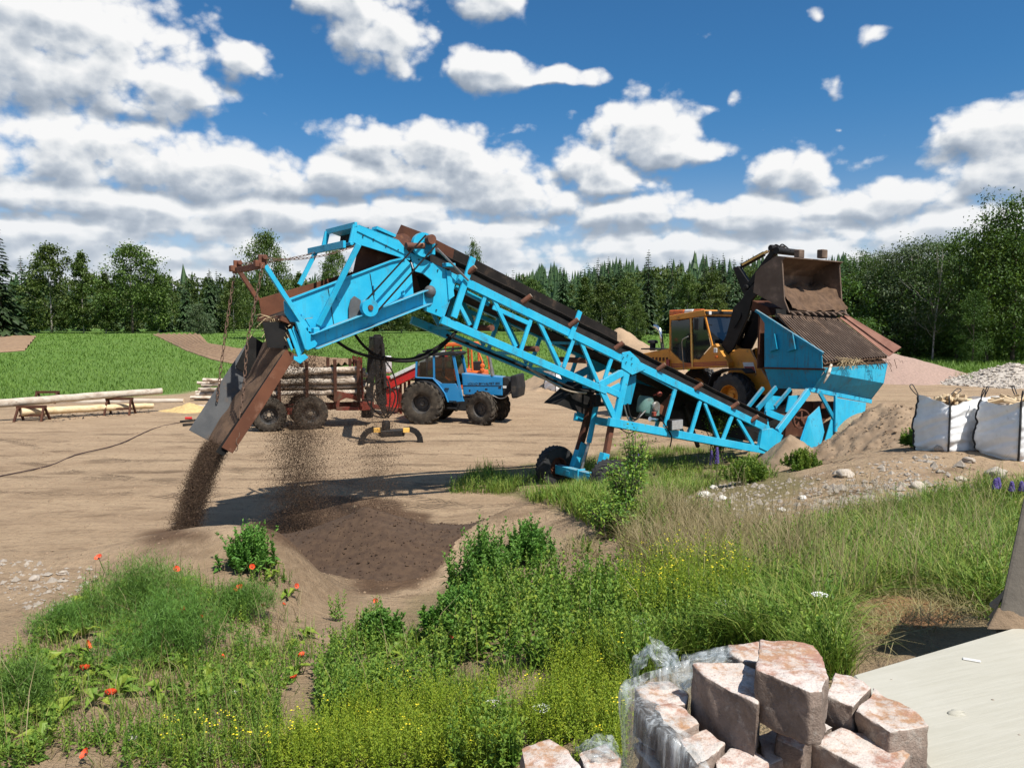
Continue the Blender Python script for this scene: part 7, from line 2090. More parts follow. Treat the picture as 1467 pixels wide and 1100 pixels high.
def noisy(P, f, thr, seed):
    return P[fbm(P[:, 0], P[:, 1], f, 3, seed) > thr]
# --- grasses
A = Acc()
P = noisy(sample([R_UP, R_RIGHT], 2600, seed=31), 1.2, -.12, 5)
Q = clump(P, 11, .09, 32); n = len(Q); A.add(blades(Q, rv.uniform(.10, .30, n) * np.clip(Q[:, 1] / 8, .7, 1.1), .0075, .45, 33), rv.uniform(0, .85, n))
P = sample([R_RIGHT], 2300, seed=34); Q = clump(P, 12, .12, 35); n = len(Q); A.add(blades(Q, rv.uniform(.14, .42, n), .0085, .75, 36), rv.uniform(.1, 1.0, n))
P = noisy(sample([R_WHEEL], 3200, yr=(8, 26), seed=37), 1.0, -.16, 6); Q = clump(P, 9, .14, 38); n = len(Q); A.add(blades(Q, rv.uniform(.10, .40, n) * (1 - .45 * sst(Q[:, 0], 2.8, 4.6)), .012, .5, 39), rv.uniform(.15, .95, n))
P = noisy(sample([R_LEFT], 900, seed=40), 1.6, .02, 7); Q = clump(P, 7, .06, 41); n = len(Q); A.add(blades(Q, rv.uniform(.06, .26, n), .006, .4, 42), rv.uniform(.1, .9, n))
P = sample([R_SLABSIDE], 500, seed=43); Q = clump(P, 12, .07, 44); n = len(Q); A.add(blades(Q, rv.uniform(.12, .34, n), .006, .5, 45), rv.uniform(.1, .9, n))
tag(A.build('grass', 'grass_leaf'), 'long green grass growing over the bank and round the conveyor wheels', 'grass', kind='stuff')
# --- dry grass
A = Acc()
P = sample([R_DRY], 850, seed=51); Q = clump(P, 11, .11, 52); n = len(Q); A.add(blades(Q, rv.uniform(.18, .55, n), .0055, .6, 53), rv.uniform(0, 1, n))
P = sample([[(880, 700), (1240, 690), (1300, 760), (1200, 860), (1000, 880), (900, 800)]], 300, seed=54); Q = clump(P, 7, .1, 55); n = len(Q); A.add(blades(Q, rv.uniform(.2, .7, n), .004, .5, 56), rv.uniform(.3, 1, n))
P = sample([[(1090, 740), (1440, 690), (1430, 860), (1150, 900)]], 260, seed=57); Q = clump(P, 5, .12, 58); n = len(Q); A.add(blades(Q, rv.uniform(.4, .85, n), .004, .4, 59), rv.uniform(.4, 1, n))
P = sample([R_LEFT], 420, seed=60); Q = clump(P, 6, .07, 61); n = len(Q); A.add(blades(Q, rv.uniform(.05, .2, n), .004, .8, 62), rv.uniform(0, .8, n))
P = sample([[(800, 770), (850, 768), (860, 820), (810, 810)]], 60, seed=63); Q = clump(P, 8, .08, 64); n = len(Q); A.add(blades(Q, rv.uniform(.1, .3, n), .005, 1.4, 65), rv.uniform(.3, 1, n))
P = sample([R_LEFT, R_UP], 260, seed=66); n = len(P); A.add(blades(P, rv.uniform(.25, .6, n), .005, .35, 67), rv.uniform(.2, 1, n))
tag(A.build('dry_grass', 'dry_leaf'), 'tan dry grass standing between the bare soil and green bank', 'grass', kind='stuff')
# --- leafy weeds
A = Acc()
P = noisy(sample([R_UP], 1500, seed=71), 1.1, -.06, 8); stems_leaves(A, P, rv.uniform(.10, .30, len(P)), 14, .07, .032, 72)
P = sample([[(640, 860), (760, 830), (900, 840), (960, 900), (880, 960), (700, 960), (620, 930)]], 480, seed=73); stems_leaves(A, P, rv.uniform(.2, .42, len(P)), 18, .085, .045, 74)
P = noisy(sample([R_RIGHT, R_DRY], 1500, seed=75), 1.3, -.05, 9); stems_leaves(A, P, rv.uniform(.15, .42, len(P)), 16, .085, .034, 76)
P = noisy(sample([R_LEFT], 2000, seed=77), 1.5, -.10, 10); stems_leaves(A, P, rv.uniform(.05, .26, len(P)), 15, .05, .020, 78)
P = noisy(sample([R_WHEEL], 420, yr=(8, 26), seed=79), 1.0, .05, 11); stems_leaves(A, P, rv.uniform(.2, .5, len(P)), 16, .09, .035, 80)
P = sample([[(440, 960), (540, 880), (560, 1000), (500, 1040)]], 240, seed=81); stems_leaves(A, P, rv.uniform(.1, .28, len(P)), 14, .065, .028, 82)
P = sample([R_SLABSIDE, [(640, 1050), (740, 1050), (740, 1110), (640, 1110)]], 260, seed=83); stems_leaves(A, P, rv.uniform(.15, .4, len(P)), 18, .07, .034, 84)
P = noisy(sample([R_UP, R_RIGHT, R_LEFT], 420, seed=85), .9, -.1, 14); n = len(P); K = 9
an = rv.uniform(0, 6.28, (n, K)); D = np.stack([np.cos(an), np.sin(an), rv.uniform(.3, 1.6, (n, K))], 2)
A.add(leaves(np.repeat(P, K, 0) + np.array([0, 0, .03]), D.reshape(-1, 3), rv.uniform(.12, .24, n * K), rv.uniform(.04, .08, n * K), 86, .2, .45), rv.uniform(.35, 1, n * K))
tag(A.build('weeds', 'herb_leaf'), 'tangle of green leafy weeds covering the foreground bank', 'weeds', kind='stuff')
# --- yellowish flowering weeds
A = Acc(); B_ = Acc()
P = noisy(sample([R_LIME], 3400, yr=(2.3, 9), seed=91), 1.6, -.22, 12); hgt = rv.uniform(.07, .34, len(P)) ** 1.0 * (1 + .9 * fbm(P[:, 0], P[:, 1], 1.5, 2, 99)); stems_leaves(A, P, hgt, 22, .038, .011, 92, out=.8, stem_w=.004, lean=.38)
P2 = sample([[(880, 870), (960, 830), (1060, 840), (1075, 900), (1000, 915), (900, 930)]], 420, seed=93); h2 = rv.uniform(.3, .6, len(P2)); stems_leaves(A, P2, h2, 30, .045, .011, 94, out=.7, stem_w=.005)
P3 = sample([R_FRONT], 90, yr=(2.3, 7), seed=95); h3 = rv.uniform(.15, .3, len(P3)); stems_leaves(A, P3, h3, 18, .03, .01, 96, stem_w=.004)
tag(A.build('weeds', 'lime_leaf'), 'yellow green weeds in front of the leafy bank and block pile', 'weeds', kind='stuff')
pp = []
for Pq, hq, pr in ((P, hgt, .012), (P2, h2, .14), (P3, h3, .2)):
    k = rv.uniform(0, 1, len(Pq)) < pr
    for _ in range(4):
        q = Pq[k].copy(); q[:, 2] += hq[k] * rv.uniform(.8, 1.02, k.sum()); q[:, :2] += rv.normal(0, .016, (k.sum(), 2)); pp.append(q)
q = np.concatenate(pp); V, Fq = octa(q, rv.uniform(.004, .009, len(q)), rv, .6)
tag(mesh_np('flowers', V, Fq, M['petal_yellow']), 'tiny yellow blossoms on the yellow green weeds', 'flowers', kind='stuff')
# --- field grass seen at a distance
def fsample(poly, n, yr, seed, xr=(-60, 40)):
    return sample(poly, n, xr, yr, seed)
A = Acc()
P = fsample([[(-40, 584), (110, 573), (255, 563), (330, 556), (560, 548), (640, 538), (775, 548), (960, 552), (960, 480), (-40, 478)]], 46000, (33, 165), 101, (-120, 60))
px_, py_, _d = project(P)
keep = ~(in_poly(px_, py_, [(219, 479), (287, 479), (299, 493), (345, 501), (430, 510), (520, 518), (520, 540), (430, 537), (345, 526), (301, 516), (266, 504)]) | in_poly(px_, py_, [(-60, 480), (53, 482), (38, 505), (-60, 513)]))
P = P[keep & (P[:, 1] > 33)]
n = len(P); sc_ = np.clip(P[:, 1] / 40, 1, 3.2)
A.add(blades(P, rv.uniform(.14, .28, n) * sc_ ** .3, .03 * sc_, .6, 102), rv.uniform(0, 1, n))
P = fsample([[(1262, 516), (1300, 524), (1335, 541), (1392, 552), (1440, 530), (1480, 530), (1480, 505), (1262, 505)]], 9000, (24, 75), 103, (14, 60))
n = len(P); A.add(blades(P, rv.uniform(.25, .6, n), .045, .4, 104), rv.uniform(0, 1, n))
tag(A.build('grass', 'field_leaf'), 'even green crop and grass of the fields beyond the yard', 'grass', kind='stuff')

# ------------------------------------------------------------------ single plants
def foot(px, py):
    return gp(px, py)
def bush(px, py, top, wpx, kind, label, cat='plant', seed=0, name='weed_plant', group=None, mat=None):
    """a plant whose foot is at (px,py) and whose top reaches photo row top"""
    g = foot(px, py); h = at(px, top, g.y).z - g.z; w = wpx / F * g.y
    r_ = np.random.default_rng(seed)
    o = empty(name, g, 0, label, cat, group)
    A = Acc()
    if kind == 'leafy':
        ns = int(40 + 90 * w); P = np.stack([r_.normal(0, w * .22, ns), r_.normal(0, w * .2, ns), np.zeros(ns)], 1)
        dd = np.linalg.norm(P[:, :2], axis=1) / w
        stems_leaves(A, P, h * np.clip(1.05 - dd * 1.1, .35, 1) * r_.uniform(.8, 1.05, ns), 34, .11, .045, seed + 1, out=.7, lean=.30, low=.1)
        A.build('foliage', mat or 'fern_leaf', o)
    elif kind == 'feather':
        ns = int(36 + 50 * w); P = np.stack([r_.normal(0, w * .22, ns), r_.normal(0, w * .2, ns), np.zeros(ns)], 1)
        hh = h * np.clip(1.05 - np.linalg.norm(P[:, :2], axis=1) / w, .4, 1) * r_.uniform(.75, 1.05, ns)
        la = r_.uniform(0, 6.28, ns); tip = np.stack([np.cos(la) * .25, np.sin(la) * .25, np.ones(ns)], 1)
        A.add(blades(P, hh, np.full(ns, .006), .1, seed + 2), np.full(ns, .3))
        K = 150
        s = r_.uniform(.2, 1.0, (ns, K)) ** .8
        Q = P[:, None, :] + tip[:, None, :] * (hh[:, None] * s)[:, :, None] + r_.normal(0, .045, (ns, K, 3))
        D = r_.normal(0, 1, (ns, K, 3)); D[:, :, 2] = np.abs(D[:, :, 2]) * .8 + .3
        A.add(leaves(Q.reshape(-1, 3), D.reshape(-1, 3), r_.uniform(.03, .075, ns * K), .0042, seed + 3, 0, 0), r_.uniform(.1, .9, ns * K))
        A.build('foliage', 'fern_leaf', o)
    elif kind == 'shrub':
        mb = MB(); tips = []
        for k in range(16):
            a = r_.uniform(0, 6.28); s = r_.uniform(.15, .5) * w
            p0 = Vector((r_.normal(0, .08), r_.normal(0, .08), -.05)); p1 = Vector((math.cos(a) * s * .5, math.sin(a) * s * .5, h * .5)); p2 = Vector((math.cos(a) * s, math.sin(a) * s, h * r_.uniform(.75, 1.0)))
            mb.path([p0, p1, p2], [.014, .01, .004], 5)
            for t in np.linspace(.15, 1, 70):
                q = p0.lerp(p1, t * 2) if t < .5 else p1.lerp(p2, t * 2 - 1); tips.append(q + Vector(r_.normal(0, .07, 3)))
        mb.build('stems', M['bark_dark'], o)
        T_ = np.array([tuple(t) for t in tips]); D = r_.normal(0, 1, T_.shape); D[:, 2] = np.abs(D[:, 2])
        A.add(leaves(T_, D, r_.uniform(.05, .10, len(T_)), r_.uniform(.02, .04, len(T_)), seed), r_.uniform(0, 1, len(T_)))
        A.build('foliage', mat or 'herb_leaf', o)
    elif kind == 'sapling':
        P = np.zeros((1, 3)); stems_leaves(A, np.repeat(P, 5, 0) + r_.normal(0, .04, (5, 3)) * np.array([1, 1, 0]), h * r_.uniform(.6, 1, 5), 26, .09, .025, seed, out=.6)
        A.build('foliage', 'herb_leaf', o)
    return o
bush(205, 885, 795, 150, 'feather', 'large feathery green plant in the middle of the left weeds', seed=201)
bush(240, 940, 850, 170, 'feather', 'lower feathery clump below the large feathery plant', seed=202)
bush(95, 905, 872, 85, 'feather', 'small feathery plant at the outer left of the weeds', seed=203)
bush(30, 1020, 945, 70, 'feather', 'feathery plant at the left photo edge above the bare soil', seed=204)
bush(345, 880, 838, 90, 'feather', 'feathery plant between the two brightest poppies', seed=205)
bush(360, 812, 748, 62, 'leafy', 'bright leafy plant standing against the dark sand heap', seed=206)
bush(690, 850, 745, 95, 'leafy', 'tall leafy plant, left of the two before the long sand mound', seed=207)
bush(757, 805, 742, 66, 'leafy', 'rounded leafy plant, right of the two before the long sand mound', seed=208)
bush(660, 900, 838, 90, 'leafy', 'leafy plant below the tall one at the sand edge', seed=209)
bush(545, 925, 868, 55, 'leafy', 'lone leafy plant at the edge of the bare sandy channel', seed=210)
bush(485, 890, 850, 16, 'sapling', 'thin seedling standing in the bare sandy channel', seed=211)
bush(897, 752, 662, 66, 'shrub', 'dark green shrub hiding the near conveyor wheel', 'shrub', seed=212, name='shrub')
bush(912, 722, 615, 44, 'shrub', 'slender shrub with pale leaves in front of the support leg', 'shrub', seed=213, name='shrub')
bush(872, 772, 718, 76, 'shrub', 'low dense shrub below the conveyor wheel axle', 'shrub', seed=214, name='shrub')
bush(1025, 668, 575, 60, 'shrub', 'bushy green shrub seen through the lattice near the tail', 'shrub', seed=215, name='shrub')
bush(697, 693, 648, 18, 'sapling', 'single tall weed at the left end of the wheel grass', seed=216)
bush(1150, 672, 640, 50, 'leafy', 'green weed growing at the foot of the blue flap panel', seed=217, mat='herb_leaf')
bush(1075, 690, 650, 70, 'leafy', 'dark leafy clump under the conveyor tail', seed=218, mat='herb_leaf')
bush(1310, 640, 612, 36, 'leafy', 'small green weed left of the white bulk bag', seed=219, mat='herb_leaf')
bush(835, 800, 770, 26, 'sapling', 'sprig growing on the long sand mound crest', seed=220)
# lupins
def lupin(px, py, top, label, seed, n=5):
    g = foot(px, py); h = at(px, top, g.y).z - g.z; r_ = np.random.default_rng(seed)
    o = empty('lupin', g, 0, label, 'lupin', 'violet lupins')
    A = Acc(); ns = 14; P = np.stack([r_.normal(0, .12, ns), r_.normal(0, .12, ns), np.zeros(ns)], 1); stems_leaves(A, P, h * .7 * r_.uniform(.6, 1, ns), 18, .09, .028, seed, out=.9); A.build('foliage', 'herb_leaf', o)
    for k in range(n):
        x, y = r_.normal(0, .10, 2); hh = h * r_.uniform(.85, 1.05); q = []
        for t in np.linspace(.55, 1, 16):
            for j in range(6):
                a = j * 1.05 + t * 20; rr = .03 * (1.15 - t) * 2.2; q.append((x + math.cos(a) * rr, y + math.sin(a) * rr, hh * t))
        V, Fq = octa(np.array(q), np.full(len(q), .016), r_, .8); mesh_np('flower_spike', V, Fq, M['petal_violet'], o)
        MB().path([(x, y, 0), (x, y, hh)], .006, 5).build('stem', M['bark_dark'], o)
lupin(905, 690, 648, 'violet lupins beside the shrub at the support leg', 301)
lupin(1022, 690, 640, 'violet lupins in shade under the lattice boom', 302, 3)
lupin(1440, 716, 684, 'violet lupins at the photo edge below the cut off bag', 303, 4)
# cow parsley
def umbel(px, py, foot_y, label, seed):
    g = foot(px, foot_y); hd3 = at(px, py, g.y) - g; r_ = np.random.default_rng(seed)
    o = empty('cow_parsley', g, 0, label, 'flower', 'white umbel flowers')
    MB().path([(0, 0, 0), (hd3.x * .4, 0, hd3.z * .6), tuple(hd3)], .004, 5).build('stem', M['bark_dark'], o)
    q = np.array([(math.cos(a) * d, math.sin(a) * d, .01 - d * .3) for a, d in zip(r_.uniform(0, 6.28, 110), np.sqrt(r_.uniform(0, 1, 110)) * .055)]) + np.array(tuple(hd3))
    V, Fq = octa(q, r_.uniform(.003, .007, len(q)), r_, .5); mesh_np('flower_head', V, Fq, M['petal_white'], o)
# straw heap and bare earth beside the slab
heap('earth_heap', at_z(1300, 890, 1.6).x, at_z(1300, 890, 1.6).y + .25, .95, .6, .2, M['moss_brown'], 'heap of brown earth and dead straw beside the slab', 'heap', .02, 2.2, 1.3, .3, 60, 11)
A = Acc(); P = sample([[(1215, 900), (1290, 850), (1400, 850), (1415, 895), (1300, 930), (1220, 950)]], 900, yr=(3, 8), seed=351); P[:, 2] += .06; n = len(P)
A.add(blades(P, rv.uniform(.05, .2, n), .004, 2.2, 352), rv.uniform(0, .8, n))
tag(A.build('straw', 'dry_leaf'), 'dead straw lying over the earth heap beside the slab', 'straw', kind='stuff')
for k, (x, y, fy, lb) in enumerate(((1174, 850, 905, 'white umbel flower high in the green grass right of the blocks'), (1036, 862, 905, 'white umbel flower among the yellow flowering weeds'), (922, 888, 930, 'white umbel flower left of the yellow flowering weeds'), (932, 920, 950, 'white umbel flower just above the plastic wrap'),
                                    (706, 1006, 1040, 'left white umbel flower in the yellow green weeds'), (776, 1012, 1045, 'right white umbel flower in the yellow green weeds'), (1048, 880, 915, 'small white umbel flower nearest the block pile'))):
    umbel(x, y, fy, lb, 320 + k)
# poppies
def make_poppy():
    o = empty('poppy', (0, 0, 0), 0, 'x', 'poppy', 'red poppies in the left weeds')
    MB().path([(0, 0, -1), (.05, 0, -.5), (0, 0, -.02)], .004, 5).build('stem', M['grass_leaf'], o)
    for k in range(4):
        a = k * math.pi / 2; A_ = []
        for i_ in range(6):
            for j in range(7):
                r_ = i_ / 5; t = (j / 6 - .5) * 1.75 * (.35 + .65 * r_)
                rad_ = .040 * r_ * (1 + .06 * math.sin(j * 2.1 + k)); A_.append((math.cos(a + t) * rad_, math.sin(a + t) * rad_, .026 * r_ ** 2 + .004 * math.sin(j * 3 + k) * r_ + .002 * (k % 2)))
        Fq = [(i_ * 7 + j, i_ * 7 + j + 1, i_ * 7 + 8 + j, i_ * 7 + 7 + j) for i_ in range(5) for j in range(6)]
        mesh_np('petal', A_, Fq, M['poppy_red'], o, smooth=True)
    MB().sphere((0, 0, .008), .009, 6).build('flower_eye', M['poppy_eye'], o, smooth=True)
    return o
pop0 = make_poppy()
POP = [(142, 800, 40, 'poppy standing highest at the back left against the yard'), (252, 816, 40, 'poppy at the top of the large feathery plant'), (123, 925, 30, 'poppy at the left, upper one of a pair above one another'), (121, 959, 30, 'poppy at the left, lower one of a pair above one another'),
       (158, 995, 30, 'poppy lowest of the three on the left slope'), (265, 875, 34, 'brightest poppy on the lower feathery clump'), (343, 844, 34, 'bright poppy below the leafy plant at the sand heap'), (361, 812, 24, 'poppy bud red beside the leafy plant at the sand heap'),
       (424, 839, 22, 'small poppy at the right rim of the left weeds'), (376, 868, 22, 'small poppy below the bright one near the sand heap'), (288, 884, 24, 'small poppy right of the brightest one'), (433, 939, 26, 'poppy at the corner of the bare sandy channel'),
       (422, 971, 24, 'poppy above the patch of bare foreground soil'), (124, 1080, 18, 'poppy at the bottom left over bare soil'), (538, 860, 22, 'poppy on the lone leafy plant at the sandy channel'), (646, 915, 20, 'poppy in the leafy weeds of the middle bank'), (318, 940, 18, 'half hidden poppy in the middle of the left weeds'), (406, 866, 18, 'small poppy near the right rim, below two others')]
for k, (x, y, dy, lb) in enumerate(POP):
    g = foot(x, y + dy); p = at(x, y, g.y)
    o = pop0 if k == 0 else copy_tree(pop0)
    st_h = max(.12, p.z - g.z)
    o.location = p; o['label'] = lb
    s = [1.0, .85, 1, 1, 1, 1.05, 1.05, .75, .7, .55, .6, .7, .75, .8, .7, .7, .5, .5][k]
    o.scale = (s, s, s); o.rotation_euler = (R(28 + 20 * (k % 3)), R(-10 + 14 * (k % 4)), k * .9)
    st = [c for c in o.children if c.name.startswith('stem')][0]
    st.matrix_parent_inverse = o.matrix_basis.to_3x3().to_4x4().inverted() if False else Matrix.Identity(4)
    st.rotation_euler = o.rotation_euler.to_matrix().inverted().to_euler()
    st.scale = (1, 1, st_h / s)
# ------------------------------------------------------------------ trees: kinds built once, then copied
def crown_leafy(h, w, seed, nclump, per, leaf, low=.22, shape='oval', gap=.0):
    """leaf faces in clumps through an uneven crown; returns V, F, var, clump centres"""
    r_ = np.random.default_rng(seed)
    c = []
    lobes = [(r_.normal(0, .16), r_.normal(0, .16), r_.uniform(.35, .95), r_.uniform(.22, .38)) for _ in range(9)]
    while len(c) < nclump:
        z = r_.uniform(low, 1.0)
        if shape == 'oval': prof = math.sin(math.pi * min(1, (z - low) / (1 - low) * .93 + .07)) ** .65
        elif shape == 'birch': prof = (1 - ((z - low) / (1 - low))) ** .6 * min(1, (z - low) * 6 + .35)
        else: prof = math.sin(math.pi * min(1, (z - low) / (1 - low) * .8 + .2)) ** .5
        a = r_.uniform(0, 6.28); rad = math.sqrt(r_.uniform(.05, 1)) * prof * .5
        k = 1 + .30 * math.sin(3 * a + seed) + .22 * math.sin(5 * a + z * 9 + seed)
        c.append((math.cos(a) * rad * w * k, math.sin(a) * rad * w * k, z * h))
    c = np.array(c)
    cs = r_.uniform(.5, 1.25, nclump)
    off = r_.normal(0, 1, (nclump, per, 3)) * (cs * w * .058)[:, None, None] * np.array([1.15, 1.15, .8])
    P = (c[:, None, :] + off).reshape(-1, 3)
    D = r_.normal(0, 1, P.shape); D[:, 2] -= .25
    n = len(P)
    V, Fq = leaves(P, D, leaf * r_.uniform(.7, 1.5, n), leaf * r_.uniform(.5, .95, n), seed + 1, .15, .1)
    var = np.repeat(r_.uniform(0, .65, nclump), per) + r_.uniform(0, .35, n)
    return V, Fq, np.repeat(np.clip(var, 0, 1), 4), c
def trunk_limbs(h, w, seed, c, mat, parent, r0, lean=.0, nlimb=9, low=.22):
    r_ = random.Random(seed); mb = MB()
    pts = [Vector((lean * h * s ** 1.5 + .012 * h * math.sin(s * 5 + seed) * s, .01 * h * math.cos(s * 4 + seed) * s, h * s * .93 - .15)) for s in np.linspace(0, 1, 9)]
    mb.path(pts, [r0 * (1.25 if i == 0 else 1) * (1 - .9 * i / 8) for i in range(9)], 7)
    for k in range(nlimb):
        q = Vector(c[r_.randrange(len(c))]); s = max(low * .7, q.z / h * .72); i = s * 8; j = min(7, int(i))
        b = pts[j].lerp(pts[j + 1], i - j)
        mb.path([b, b.lerp(q, .5) + Vector((0, 0, -.02 * h)), q], [r0 * .35 * (1 - s * .5), r0 * .2, r0 * .06], 5)
    return mb.build('trunk', mat, parent, smooth=True)
def leafy_tree(name, h, w, seed, leafm, barkm, nclump=90, per=40, leaf=.32, low=.22, shape='oval', r0=.2, lean=0.0, nlimb=10):
    o = empty(name, (0, 0, 0))
    V, Fq, var, c = crown_leafy(h, w, seed, nclump, per, leaf, low, shape)
    trunk_limbs(h, w, seed, c, M[barkm], o, r0, lean, nlimb, low)
    mesh_np('crown', V, Fq, M[leafm], o, var=var)
    return o
def spruce_arrays(h, w, seed, nw=34, nb=13, seg=5, size=1.25):
    r_ = np.random.default_rng(seed); P = []; D = []; S = []; va = []
    for i in range(nw):
        s = i / (nw - 1); z = h * (.06 + .93 * s); rad = w / 2 * (1 - s) ** .72 * r_.uniform(.75, 1.15) + .08
        for b in range(max(4, int(nb * (1 - .45 * s)))):
            a = r_.uniform(0, 6.28); rr = rad * r_.uniform(.65, 1.1); v0 = r_.uniform(0, .55)
            for k in range(seg):
                t = (k + .4) / seg
                P.append((math.cos(a) * rr * t, math.sin(a) * rr * t, z - rr * t * t * .42 + rr * t * .12)); S.append(rr / seg * 1.9 + .10)
                D.append((math.cos(a) + r_.normal(0, .35), math.sin(a) + r_.normal(0, .35), -.35 + .3 * s + r_.normal(0, .2))); va.append(v0 + .4 * t * r_.uniform(.5, 1))
    P, D, S = np.array(P), np.array(D), np.array(S)
    V, Fq = leaves(P, D, S * 1.15 * size, S * .62 * size, seed, -.12, .25)
    return V, Fq, np.repeat(np.clip(va, 0, 1), 4)
def spruce_tree(name, h, w, seed, **k):
    o = empty(name, (0, 0, 0))
    MB().path([(0, 0, -.2), (0, 0, h * .5), (0, 0, h * .99)], [h * .014, h * .009, .02], 7).build('trunk', M['bark_dark'], o, smooth=True)
    V, Fq, var = spruce_arrays(h, w, seed, **k)
    mesh_np('crown', V, Fq, M['spruce_leaf'], o, var=var)
    return o
PROTO = {
    'spruce': [spruce_tree('spruce', 20, 7.0, 1), spruce_tree('spruce', 20, 6.0, 2), spruce_tree('spruce', 20, 8.0, 3, nw=38)],
    'birch': [leafy_tree('birch', 18, 8.5, 11, 'birch_leaf', 'bark_pale', 125, 56, .46, .12, 'oval', .17), leafy_tree('birch', 18, 7.0, 12, 'birch_leaf', 'bark_pale', 120, 54, .46, .10, 'birch', .15, .03), leafy_tree('birch', 18, 10, 13, 'birch_leaf', 'bark_pale', 150, 54, .46, .08, 'round', .2)],
    'broad': [leafy_tree('broadleaf_tree', 18, 13, 21, 'birch_leaf', 'bark_dark', 170, 56, .44, .18, 'round', .26), leafy_tree('broadleaf_tree', 18, 10.5, 22, 'birch_leaf', 'bark_pale', 95, 48, .38, .22, 'oval', .22)],
    'alder': [leafy_tree('broadleaf_tree', 11, 8.5, 31, 'alder_leaf', 'bark_dark', 190, 70, .20, .10, 'round', .16), leafy_tree('broadleaf_tree', 11, 7, 32, 'alder_leaf', 'bark_dark', 150, 70, .19, .12, 'oval', .14)],
    'willow': [leafy_tree('willow', 9, 8.5, 41, 'willow_leaf', 'bark_pale', 150, 60, .17, .08, 'round', .13, .05)],
    'thin': [leafy_tree('thin_tree', 11, 6.5, 51, 'willow_leaf', 'bark_pale', 34, 34, .16, .30, 'round', .10, -.05, 26)],
    'bushy': [leafy_tree('shrub', 8, 8, 61, 'willow_leaf', 'bark_dark', 100, 50, .34, .03, 'round', .1)],
}
KH = {'spruce': 20, 'birch': 18, 'broad': 18, 'alder': 11, 'willow': 9, 'thin': 11, 'bushy': 8}
DESC = {'spruce': 'dark pointed spruce', 'birch': 'loose crowned birch with pale trunk', 'broad': 'broad leafy tree', 'alder': 'dense dark green leafy tree', 'willow': 'greyish green willow', 'thin': 'sparse tree with bare pale branches', 'bushy': 'rounded pale green bush'}
CATS = {'spruce': 'spruce', 'birch': 'birch', 'broad': 'tree', 'alder': 'tree', 'willow': 'willow', 'thin': 'tree', 'bushy': 'bush'}
first_used = set()
def put_tree(kind, px, top, Y, wide=1.0, label=None, group=None, base_drop=0.0, v=None):
    x = at(px, 470, Y).x; g = hz1(x, Y, False) - base_drop
    h = at(px, top, Y).z - g
    k = (int(px * 7 + Y) % len(PROTO[kind])) if v is None else v
    pr = PROTO[kind][k]
    o = pr if (kind, k) not in first_used else copy_tree(pr)
    first_used.add((kind, k))
    s = h / KH[kind]
    o.location = (x, Y, g); o.scale = (s * wide, s * wide, s); o.rotation_euler = (0, 0, (px * 1.37 + Y) % 6.28)
    tag(o, label or DESC[kind], CATS[kind], group)
    return o
# treeline beyond the left field, from the left
LEFT = [('spruce', 2, 322, 128, 1.15, 'tall dark spruce at the left photo edge'), ('spruce', 34, 366, 150, 1.1, 'spruce just right of the tall one at the left edge'), ('birch', 74, 354, 150, 1.1, 'birch with a narrow top, first birch from the left'), ('birch', 120, 363, 148, 1.0, 'second birch from the left along the field'),
        ('birch', 152, 392, 146, 1.0, 'low birch left of the broad round tree'), ('broad', 190, 353, 148, 1.0, 'broad tree with airy round top above the left field'), ('birch', 228, 395, 152, .9, 'small birch right of the airy broad tree'), ('spruce', 238, 392, 156, .8, 'short spruce right of the small birch'),
        ('spruce', 268, 398, 158, .9, 'spruce behind the pale rounded bush'), ('bushy', 285, 437, 140, 1.0, 'pale rounded bush at the head of the plough land'), ('spruce', 302, 384, 150, .75, 'left of two close dark spruces above the plough land'), ('spruce', 312, 386, 151, .75, 'right of two close dark spruces above the plough land'),
        ('birch', 335, 402, 150, .9, 'birch left of the rusty chute arm'), ('broad', 384, 336, 118, .62, 'big leafy tree standing behind the rusty chute arms'), ('birch', 430, 392, 150, 1.0, 'birch seen just above the screen box lip'), ('broad', 482, 360, 140, .6, 'tree showing through the screen box struts'),
        ('birch', 520, 395, 150, 1.1, 'birch hidden mostly behind the screen box'), ('birch', 575, 400, 150, 1.1, 'birch under the raised screen box'), ('birch', 622, 402, 150, 1.1, 'birch under the head plate of the boom'), ('broad', 679, 348, 150, .45, 'sparse tree top standing up behind the conveyor belt'),
        ('birch', 665, 405, 148, 1.0, 'birch seen through the upper lattice'), ('birch', 712, 410, 146, 1.0, 'birch seen through the lattice, right of the upper one')]
for kd, px, top, Y, wd, lb in LEFT: put_tree(kd, px, top, Y, wd, lb, 'trees along the left field')
